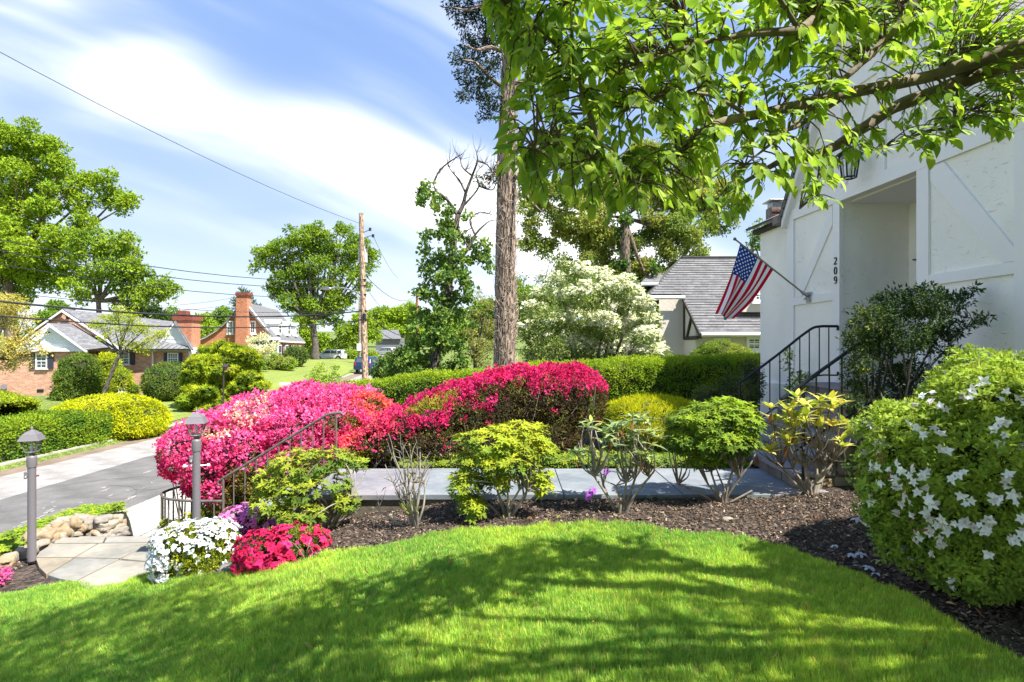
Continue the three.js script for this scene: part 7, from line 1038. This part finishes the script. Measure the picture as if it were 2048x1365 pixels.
// ---------------------------------------------------------------- the cherry tree that overhangs the lawn
{
  const r = rng(500), base = V(4.35, gh(4.3, 1.9), 1.9), T = thing('cherry_tree', 'cherry tree whose leafy branches hang in from the upper right over the lawn', 'tree', base);
  const crotch = V(4.2, 0.35, 2.1);
  part('trunk', tube([base.clone().add(V3(0, -0.2, 0)), base.clone().lerp(crotch, 0.3), base.clone().lerp(crotch, 0.75).add(V3(0.05, 0, 0)), crotch], [0.25, 0.19, 0.165, 0.16], 14, 4, 0.1), M.barkCherry, T);
  const br = [
    { p: [[1640 + 900, 120, 2.3], [2048, 92, 2.75], [1960, 118, 2.8], [1870, 150, 2.8], [1780, 170, 2.75], [1680, 190, 2.7], [1590, 212, 2.6], [1500, 232, 2.5], [1430, 250, 2.45], [1365, 298, 2.4], [1300, 345, 2.35], [1272, 366, 2.32]], r: [0.07, 0.047, 0.042, 0.038, 0.034, 0.032, 0.03, 0.026, 0.024, 0.022, 0.02, 0.018] },
    { p: [[2500, 130, 2.5], [2048, 118, 2.95], [1960, 150, 3.0], [1880, 180, 3.0], [1790, 215, 3.0], [1720, 262, 2.95], [1660, 298, 2.9], [1600, 318, 2.85], [1565, 322, 2.8], [1510, 352, 2.75], [1440, 395, 2.7], [1400, 425, 2.7]], r: [0.08, 0.058, 0.05, 0.044, 0.037, 0.034, 0.03, 0.026, 0.02, 0.012, 0.008, 0.004] },
    { p: [[1272, 366, 2.32], [1238, 345, 2.25], [1203, 321, 2.2], [1190, 262, 2.15], [1165, 190, 2.1], [1150, 130, 2.1], [1144, 59, 2.05], [1140, -60, 2.0]], r: [0.017, 0.015, 0.013, 0.012, 0.010, 0.009, 0.007, 0.004] },
    { p: [[2300, -320, 2.4], [1980, -130, 2.6], [1832, 0, 2.7], [1789, 59, 2.7], [1749, 102, 2.7], [1697, 150, 2.65], [1640, 205, 2.6], [1570, 265, 2.5], [1490, 330, 2.45]], r: [0.06, 0.04, 0.03, 0.026, 0.023, 0.019, 0.014, 0.010, 0.004] },
    { p: [[2200, -420, 2.2], [1850, -170, 2.4], [1674, 0, 2.5], [1640, 30, 2.5], [1598, 59, 2.45], [1512, 66, 2.4], [1433, 79, 2.3], [1330, 110, 2.2], [1240, 150, 2.1]], r: [0.06, 0.042, 0.034, 0.031, 0.026, 0.018, 0.013, 0.009, 0.004] },
    { p: [[1780, 170, 2.75], [1700, 190, 2.85], [1640, 225, 2.85], [1590, 255, 2.8], [1545, 262, 2.7], [1500, 255, 2.6]], r: [0.02, 0.017, 0.015, 0.013, 0.009, 0.004] },
    { p: [[1203, 321, 2.2], [1170, 305, 2.1], [1120, 285, 2.05], [1070, 300, 2.0]], r: [0.010, 0.008, 0.006, 0.003] },
    { p: [[1920, 165, 3.0], [1910, 215, 3.0], [1905, 255, 2.95], [1860, 262, 2.95], [1800, 285, 2.9], [1750, 300, 2.9]], r: [0.014, 0.011, 0.009, 0.006, 0.005, 0.003] },
    { p: [[1910, 215, 3.0], [1960, 225, 3.05], [2010, 240, 3.1]], r: [0.008, 0.006, 0.003] },
    { p: [[1640, 305, 2.9], [1638, 340, 2.85], [1630, 380, 2.8], [1600, 418, 2.75]], r: [0.008, 0.006, 0.005, 0.002] },
    { p: [[1150, 130, 2.1], [1080, 60, 2.0], [1010, 10, 1.95]], r: [0.008, 0.006, 0.003] },
    { p: [[1500, 232, 2.5], [1420, 190, 2.4], [1340, 190, 2.3], [1260, 215, 2.2]], r: [0.012, 0.009, 0.006, 0.003] },
    { p: [[1598, 59, 2.45], [1530, -40, 2.3], [1420, -120, 2.2]], r: [0.014, 0.012, 0.008] }, { p: [[1430, 250, 2.45], [1400, 180, 2.5], [1380, 110, 2.5], [1370, 30, 2.5]], r: [0.012, 0.010, 0.007, 0.003] },
  ];
  const geo = [], nodes = [];
  for (const b of br) { const P = b.p.map(([x, y, d]) => I(x, y, d)); geo.push(tube(P, b.r.map((q) => q * 0.8), 9, 4, 0.16)); const c = new THREE.CatmullRomCurve3(P, false, 'centripetal'), n = Math.round(c.getLength() / 0.06); for (let i = 0; i <= n; i++) if (b.r[0] < 0.05 || i / n > 0.25) nodes.push(c.getPoint(i / n)); }
  geo.push(tube([crotch, I(2600, 60, 2.25), I(2540, 120, 2.3)], [0.12, 0.09, 0.07], 10, 4, 0.1), tube([crotch, I(2560, 150, 2.45), I(2500, 130, 2.5)], [0.12, 0.09, 0.08], 10, 4, 0.1), tube([crotch, V(3.9, 2.0, 2.3), I(2300, -320, 2.4)], [0.11, 0.08, 0.06], 9, 4, 0.1), tube([crotch, V(3.6, 2.2, 1.9), I(2200, -420, 2.2)], [0.11, 0.08, 0.06], 9, 4, 0.1));
  // limbs of the crown overhead and behind, out of the picture
  const over = [V(2.6, 2.2, 0.8), V(1.2, 2.6, 0.9), V(-0.4, 2.9, 1.2), V(2.6, 2.4, -0.6), V(1.0, 2.8, -0.8), V(-1.2, 2.9, 0.2), V(3.4, 2.9, 1.6), V(5.4, 2.4, 1.2), V(4.6, 2.6, -0.8), V(0.4, 3.2, 1.6), V(-0.6, 3.4, -0.6)];
  geo.push(limbs(crotch, over, 0.045, 0.01, { seed: 9, bow: 0.14, lift: 0.5, seg: 7 }));
  part('limb', merge(geo), M.barkCherry, T);
  // leafy twigs
  const mask = [[962, -60], [985, 40], [1010, 110], [1000, 230], [1005, 330], [1050, 390], [1115, 395], [1160, 420], [1210, 435], [1262, 425], [1290, 395], [1330, 400], [1370, 430], [1420, 440], [1470, 415], [1520, 392], [1570, 372], [1600, 395], [1625, 420], [1665, 415], [1680, 380], [1690, 335], [1740, 322], [1790, 292], [1850, 322], [1900, 305], [1950, 262], [2010, 270], [2035, 245], [2070, 200], [2130, 60], [2100, -60]];
  const dens = (x, y) => {
    if (x < 1500) return y < 330 ? 0.8 : 0.65;
    if (y < 110) return 1;
    const l1 = pl(x, [[1500, 232], [1680, 190], [1870, 150], [2048, 92]]), l2 = pl(x, [[1500, 350], [1600, 318], [1720, 262], [1880, 180], [2048, 118]]);
    if (y < l1) return x > 1720 && y > 120 ? 0.35 : 0.75; if (y < l2) return x < 1640 ? 0.6 : 0.12; return y - l2 < 20 ? 0.2 : x > 1580 && x < 1690 ? 0.6 : 1;
  };
  const leaf = [], twigs = [];
  for (let i = 0, made = 0; i < 16000 && made < 1020; i++) {
    const px = 960 + r() * 1150, py = -60 + r() * 500; if (!inside(px, py, mask) || r() > dens(px, py)) continue;
    const d = lerp(2.05, 2.95, clamp((px - 1000) / 950, 0, 1)) + (r() - 0.5) * (px < 1500 ? 0.55 : 0.5), e = I(px, py, d); let nb = null, bd = 9;
    for (const q of nodes) { const k = q.distanceTo(e); if (k < bd) { bd = k; nb = q; } }
    if (bd > 0.75) continue; made++;
    const a = bd > 0.28 ? nb : nb.clone(), m = a.clone().lerp(e, 0.5).add(V3((r() - 0.5) * 0.05, 0.02 + bd * 0.06, (r() - 0.5) * 0.05)), tip = e.clone().add(V3((e.x - a.x) * 0.15, -0.02, (e.z - a.z) * 0.15)); if (bd > 0.03) twigs.push(tube([a, m, e, tip], [0.0042, 0.003, 0.002, 0.001], 4, 2));
    const dirT = tip.clone().sub(m).normalize(), side = dirT.clone().cross(UP).normalize(), n = 5 + Math.floor(r() * 3);
    for (let k = 0; k < n; k++) {
      const t = k / n, p = m.clone().lerp(tip, 0.15 + 0.85 * t).add(V3(0, -0.004, 0)), s = k % 2 ? 1 : -1, dd = dirT.clone().multiplyScalar(0.55 + 0.3 * t).addScaledVector(side, s * (k === n - 1 ? 0.1 : 0.8)).add(V3(0, -0.05 - r() * 0.42, 0)).add(randDir(r).multiplyScalar(0.35)).normalize();
      let nrm = V3(0, 1, 0).add(randDir(r).multiplyScalar(0.42)); nrm.addScaledVector(dd, -nrm.dot(dd)).normalize(); const x = dd.clone().cross(nrm).normalize();
      leaf.push([p, new THREE.Quaternion().setFromRotationMatrix(new THREE.Matrix4().makeBasis(x, dd, x.clone().cross(dd))), 0.068 * (0.42 + r() * 0.8), d]);
    }
  }
  part('twigs', merge(twigs), M.twig, T);
  const LG = [bladeGeo(0.50, 0.22, 0.16, 7), bladeGeo(0.46, 0.32, 0.28, 7), bladeGeo(0.53, 0.15, 0.06, 7), bladeGeo(0.48, 0.4, 0.36, 7)], cm = () => mixc([0.20, 0.36, 0.035], [0.46, 0.62, 0.035], r());
  leaf.sort((a, b) => b[2] / b[3] - a[2] / a[3]);
  const LMc = leafMat(0.62, 0.95, 0.5), shades = [[0.24, 0.40, 0.035], [0.35, 0.51, 0.035], [0.46, 0.62, 0.035], [0.19, 0.34, 0.035]].map((c) => { const m = LMc.clone(); m.color.setRGB(...c); return m; });
  parts('leaf', LG, shades, leaf.slice(0, 300), T, 11);
  const rest = leaf.slice(300), by = LG.map(() => []); rest.forEach((l, i) => by[i % 4].push(l)); T.updateWorldMatrix(true, false); const back = T.matrixWorld.clone().invert();
  by.forEach((l, k) => { const im = new THREE.InstancedMesh(LG[k], LMc, l.length), c = new THREE.Color(); im.name = 'foliage'; im.userData.kind = 'stuff'; l.forEach(([p, q, s], i) => { im.setMatrixAt(i, new THREE.Matrix4().compose(p, q, V3(s, s, s)).premultiply(back)); im.setColorAt(i, c.setRGB(...vary(cm(), r, 0.15))); }); T.add(im); });
  // the rest of the crown, over and behind the camera: it dapples the lawn
  const bigClump = [clump(14, 0.34, 0.5, 71, { flat: 0.6 }), clump(14, 0.34, 0.5, 72, { flat: 0.6 })], cl = [];
  const lit = [[760, 1128, 150, 46], [1000, 1110, 150, 46], [1300, 1078, 260, 26], [600, 1288, 52, 20], [480, 1255, 40, 16], [930, 1330, 120, 34], [820, 1210, 70, 20], [1260, 1200, 70, 22], [1410, 1228, 44, 18], [1110, 1260, 50, 16], [1480, 1120, 70, 20], [1080, 1180, 80, 22], [700, 1345, 50, 18], [1230, 1330, 40, 14], [1640, 1060, 90, 20], [1150, 1110, 140, 35], [1150, 1162, 130, 26], [1400, 1085, 170, 28], [1390, 1138, 80, 26], [1420, 1248, 110, 40], [1480, 1322, 80, 24], [1060, 1210, 60, 28], [1080, 1300, 50, 18], [960, 1290, 60, 26]];
  const hits = (p) => { // where its shadow falls on the lawn, as the photograph would show it
    const t = (p.y - (EYE - 1.55)) / SUN.y, X = p.x - SUN.x * t, d = -(p.z - SUN.z * t); if (d < 1.6) return false; const h = gh(X, d), px = 1024 + X / d * F, py = 700 - h / d * F;
    if (py < 1052) return true;
    if (px < 560 && py < 1236 + (px - 0) * 0.0 - sm(px, 120, 520) * 75 + 20) return true;
    if (r() > (px < 640 ? 1 : py > 1250 ? 0.42 : 0.22)) return true;
    for (const [x, y, a, b] of lit) if (Math.hypot((px - x) / (a + 95 / d), (py - y) / (b + 40 / d)) < 1) return true; return false;
  };
  const veils = (p) => { { const t = (p.y - EYE + 0.2) / SUN.y, X = p.x - SUN.x * t, d = -(p.z - SUN.z * t); if (X > 2.1 && X < 4.2 && d > 2.9 && d < 4.4) return true; } for (let t = 0.2; t < 4; t += 0.15) { const X = p.x - SUN.x * t, h = p.y - SUN.y * t - EYE, d = -(p.z - SUN.z * t); if (d > 1.7 && d < 3.6) { const px = 1024 + X / d * F, py = 700 - h / d * F; if (px > 1020 && px < 2100 && py > -40 && py < 440) return true; } } return false; };
  for (let i = 0; i < 120000 && cl.length < 9000; i++) {
    const p = V(-3.2 + r() * 8.6, 1.0 + r() * 4.6, -2.4 + r() * 5.2), d = -p.z, px = 1024 + p.x / Math.max(0.05, d) * F, py = 700 - (p.y - EYE) / Math.max(0.05, d) * F;
    if (d > 0.2 && px > -500 && px < 2500 && py > -330 - 260 / d) continue; if (p.distanceTo(V3(0, EYE, 0)) < 1.3) continue;
    if (Math.hypot((p.x - 1.5) / 4.8, (p.y - EYE - 2.1) / 2.6, (p.z + 0.4) / 3.0) > 1 || fbm(p.x * 1.2, p.y * 1.2, p.z * 1.2, 2) < 0.30) continue; if (hits(p)) continue; if (veils(p)) continue;
    cl.push([p, V3((r() - 0.5) * 0.6, 1, (r() - 0.5) * 0.6).normalize(), 0.16 * (0.8 + r() * 0.5), vary(cm(), r, 0.15)]);
  }
  copies('crown', bigClump, LMc, cl, T, 12);
}

// ---------------------------------------------------------------- grass
{
  const r = rng(600), tuft = (seed) => { const q = rng(seed), pos = [], idx = []; for (let k = 0; k < 10; k++) { const a = q() * 6.283, ox = (q() - 0.5) * 1.4, oz = (q() - 0.5) * 1.4, h = 0.7 + q() * 0.6, lean = 0.15 + q() * 0.55, w = 0.045 + q() * 0.03, dx = Math.cos(a) * lean, dz = Math.sin(a) * lean, b = pos.length / 3, sx = -Math.sin(a) * w, sz = Math.cos(a) * w; pos.push(ox - sx, 0, oz - sz, ox + sx, 0, oz + sz, ox + dx * 0.35 * h - sx * 0.8, h * 0.6, oz + dz * 0.35 * h - sz * 0.8, ox + dx * 0.35 * h + sx * 0.8, h * 0.6, oz + dz * 0.35 * h + sz * 0.8, ox + dx * h, h, oz + dz * h); idx.push(b, b + 1, b + 2, b + 1, b + 3, b + 2, b + 2, b + 3, b + 4); } const g = new THREE.BufferGeometry(); g.setAttribute('position', new THREE.Float32BufferAttribute(pos, 3)); g.setIndex(idx); g.computeVertexNormals(); return ni(g); };
  const T1 = [1, 2, 3].map((k) => tuft(600 + k)), l = [];
  for (let i = 0; i < 340000 && l.length < 95000; i++) {
    const X = -6 + r() * 8.4, d = 1.75 + r() * 4.0; if (!lawnAt(X, d)) continue; if (Math.abs(X) / d > 1.05 || -gh(X, d) / d > 0.66) continue; if (r() > clamp(3.2 / d, 0.62, 1)) continue;
    const n = fbm(X * 1.3, d * 1.3, 3, 3), n2 = fbm(X * 9, d * 9, 5, 2), edge = 1 + (fbm(X * 2.2, d * 2.2, 11, 2) - 0.5) * 0.8, dry = r() < 0.05;
    const w = 0.018 + r() * 0.02, s = V3(w, 0.046 * (0.4 + n2 * 0.8 + r() * 0.45) * edge, w); l.push([V(X, gh(X, d) + 0.008, d), V3((r() - 0.5) * 0.3, 1, (r() - 0.5) * 0.3).normalize(), s, vary(dry ? [0.42, 0.38, 0.16] : mixc([0.15, 0.31, 0.055], [0.41, 0.53, 0.075], clamp((n - 0.5) * 1.5 + 0.42 + (r() - 0.5) * 0.9, 0, 1)), r, 0.3)]);
  }
  const g = thing('grass', 'short thick green grass blades of the front lawn', 'grass', V(0, -1.5, 3.5)); g.userData.kind = 'stuff';
  copies('grass_blades', T1, LM.soft, l, g, 4, true);
}
// ---------------------------------------------------------------- mulch, stones and fallen things
{
  const r = rng(700), chip = [0, 1, 2, 3].map((k) => { const g = new THREE.BoxGeometry(1, 0.22, 0.32, 2, 1, 1), p = g.attributes.position, q = rng(k + 3); const f = {}; for (let i = 0; i < p.count; i++) { const key = [p.getX(i), p.getY(i), p.getZ(i)].map((v) => v.toFixed(2)).join(); f[key] ??= [q() - 0.5, q() - 0.5, q() - 0.5]; p.setXYZ(i, p.getX(i) + f[key][0] * 0.35, p.getY(i) + f[key][1] * 0.16, p.getZ(i) + f[key][2] * 0.22); } g.computeVertexNormals(); return ni(g); });
  const l = [], cols = [[0.06, 0.043, 0.032], [0.115, 0.08, 0.058], [0.20, 0.142, 0.102], [0.36, 0.268, 0.195], [0.085, 0.068, 0.058]];
  for (let i = 0; i < 90000 && l.length < 40000; i++) {
    const X = -6.6 + r() * 11, d = 2.0 + r() * 4.2; if (lawnAt(X, d + 0.02) || (d > 5.76 && X > -2.15) || (X < -3.3 && X > -5.15 && d > 5.4)) continue; if (d > 5.0 && X < -2.6 && X > -5.0) { if (d > 5.5) continue; } if (Math.abs(X) / d > 1.0) continue; if (d > 3.2 && X < -5.6) continue;
    l.push([V(X, gh(X, d) + 0.006 + r() * 0.014, d), V3((r() - 0.5) * 1.1, 1, (r() - 0.5) * 1.1).normalize(), 0.013 + r() * r() * 0.034, vary(cols[Math.floor(r() * r() * 5)], r, 0.2)]);
  }
  const g = thing('bark_mulch', 'dark shredded bark mulch of the planting bed', 'mulch', V(1, -1.5, 5)); g.userData.kind = 'stuff'; copies('bark_chips', chip, std({ color: 0xffffff, roughness: 1 }), l, g, 5);
  const onBed = (px, py) => { let d = 4; for (let i = 0; i < 30; i++) { const X = (px - 1024) / F * d; d = lerp(d, -gh(X, d) * F / (py - 700), 0.5); } return V((px - 1024) / F * d, gh((px - 1024) / F * d, d), d); };
  const pm = LM.petal.clone(); pm.color.setRGB(0.74, 0.75, 0.80);
  [[1669, 1099], [1704, 1118], [1722, 1116], [1744, 1076], [1758, 1129], [1738, 1144], [1752, 1155], [1760, 1191], [1714, 1046]].forEach(([x, y], i) => { const p = onBed(x, y).add(V3(0, 0.02, 0)); const o = thing('fallen_blossom', ['white fallen blossom, farthest to the left on the mulch', 'torn white fallen blossom beside the lawn edge', 'torn white blossom next to another on the mulch', 'white fallen blossom below the lowest flower cluster', 'white fallen blossom nearest the big azalea', 'curled white fallen blossom near a pale pebble', 'small white fallen blossom beside a curled one', 'star-shaped white blossom fallen nearest the grass edge', 'tiny pale blossom scrap farthest back on the mulch'][i], 'blossom', p, 'fallen white blossoms on the mulch'); local('petals', blossomGeo(i + 30, 5, 0.6, 0.2), pm, o); o.scale.setScalar(0.034 + (i % 3) * 0.006); o.rotation.set(0.2 * (i % 3) - 0.2, i, 0.25 - 0.1 * (i % 4)); });
  [[1716, 1136, 0.022, 'small pale round pebble among the fallen blossoms'], [1772, 1056, 0.04, 'flat tan stone under the big white azalea'], [1780, 1090, 0.045, 'grey stone half buried beside the big azalea'], [1456, 1042, 0.038, 'tan stone at the grass edge right of the domed azalea'], [1440, 1014, 0.022, 'little round stone at the foot of the domed azalea'], [1725, 1012, 0.03, 'pale chip stone in the shaded mulch'], [1090, 1058, 0.03, 'stone at the lawn edge below the yellow-green azalea'], [1270, 1060, 0.028, 'stone at the lawn edge below the rhododendron'], [455, 1140, 0.06, 'pale pinkish stone under the white azalea']].forEach(([x, y, s, label], i) => { const p = onBed(x, y).add(V3(0, s * 0.15, 0)), g = rock(s * 1.3, s * 0.6, s, i * 3 + 2, 3, 0.4); g.rotateY(i); g.translate(p.x, p.y, p.z); tag(part('stone', g, [M.stoneA, M.stoneB, M.stoneC][i % 3], scene), label, 'stone', 'stones lying in the mulch bed'); });
  const lv = []; for (let i = 0; i < 170; i++) { const p = onBed(760 + r() * 1240, 985 + r() * 260); if (lawnAt(p.x, -p.z) || p.z < -5.7 || p.x > 2.9) continue; lv.push([p.add(V3(0, 0.025, 0)), V3((r() - 0.5) * 2, 0.4, (r() - 0.5) * 2).normalize(), 0.03 + r() * 0.03, vary([[0.30, 0.14, 0.06], [0.42, 0.33, 0.20], [0.22, 0.09, 0.04], [0.16, 0.2, 0.05]][i % 4], r, 0.2)]); }
  for (let i = 0; i < 26; i++) { const p = onBed(80 + r() * 1700, 1120 + r() * 230); if (!lawnAt(p.x, -p.z)) continue; lv.push([p.add(V3(0, 0.05, 0)), V3((r() - 0.5) * 2, 0.5, (r() - 0.5) * 2).normalize(), 0.035 + r() * 0.02, vary([[0.42, 0.33, 0.14], [0.3, 0.16, 0.07]][i % 2], r, 0.2)]); }
  const dl = thing('dry_leaves', 'curled dry leaves scattered over mulch and lawn', 'leaves', V(1, -1.45, 5)); dl.userData.kind = 'stuff'; copies('dead_leaves', bladeGeo(0.35, 0.5, 0.4, 4), LM.soft, lv, dl, 3);
}
scene.traverse((o) => { if (o.isMesh) { o.castShadow = true; o.receiveShadow = true; } });
camera.updateProjectionMatrix();
renderer.render(scene, camera);
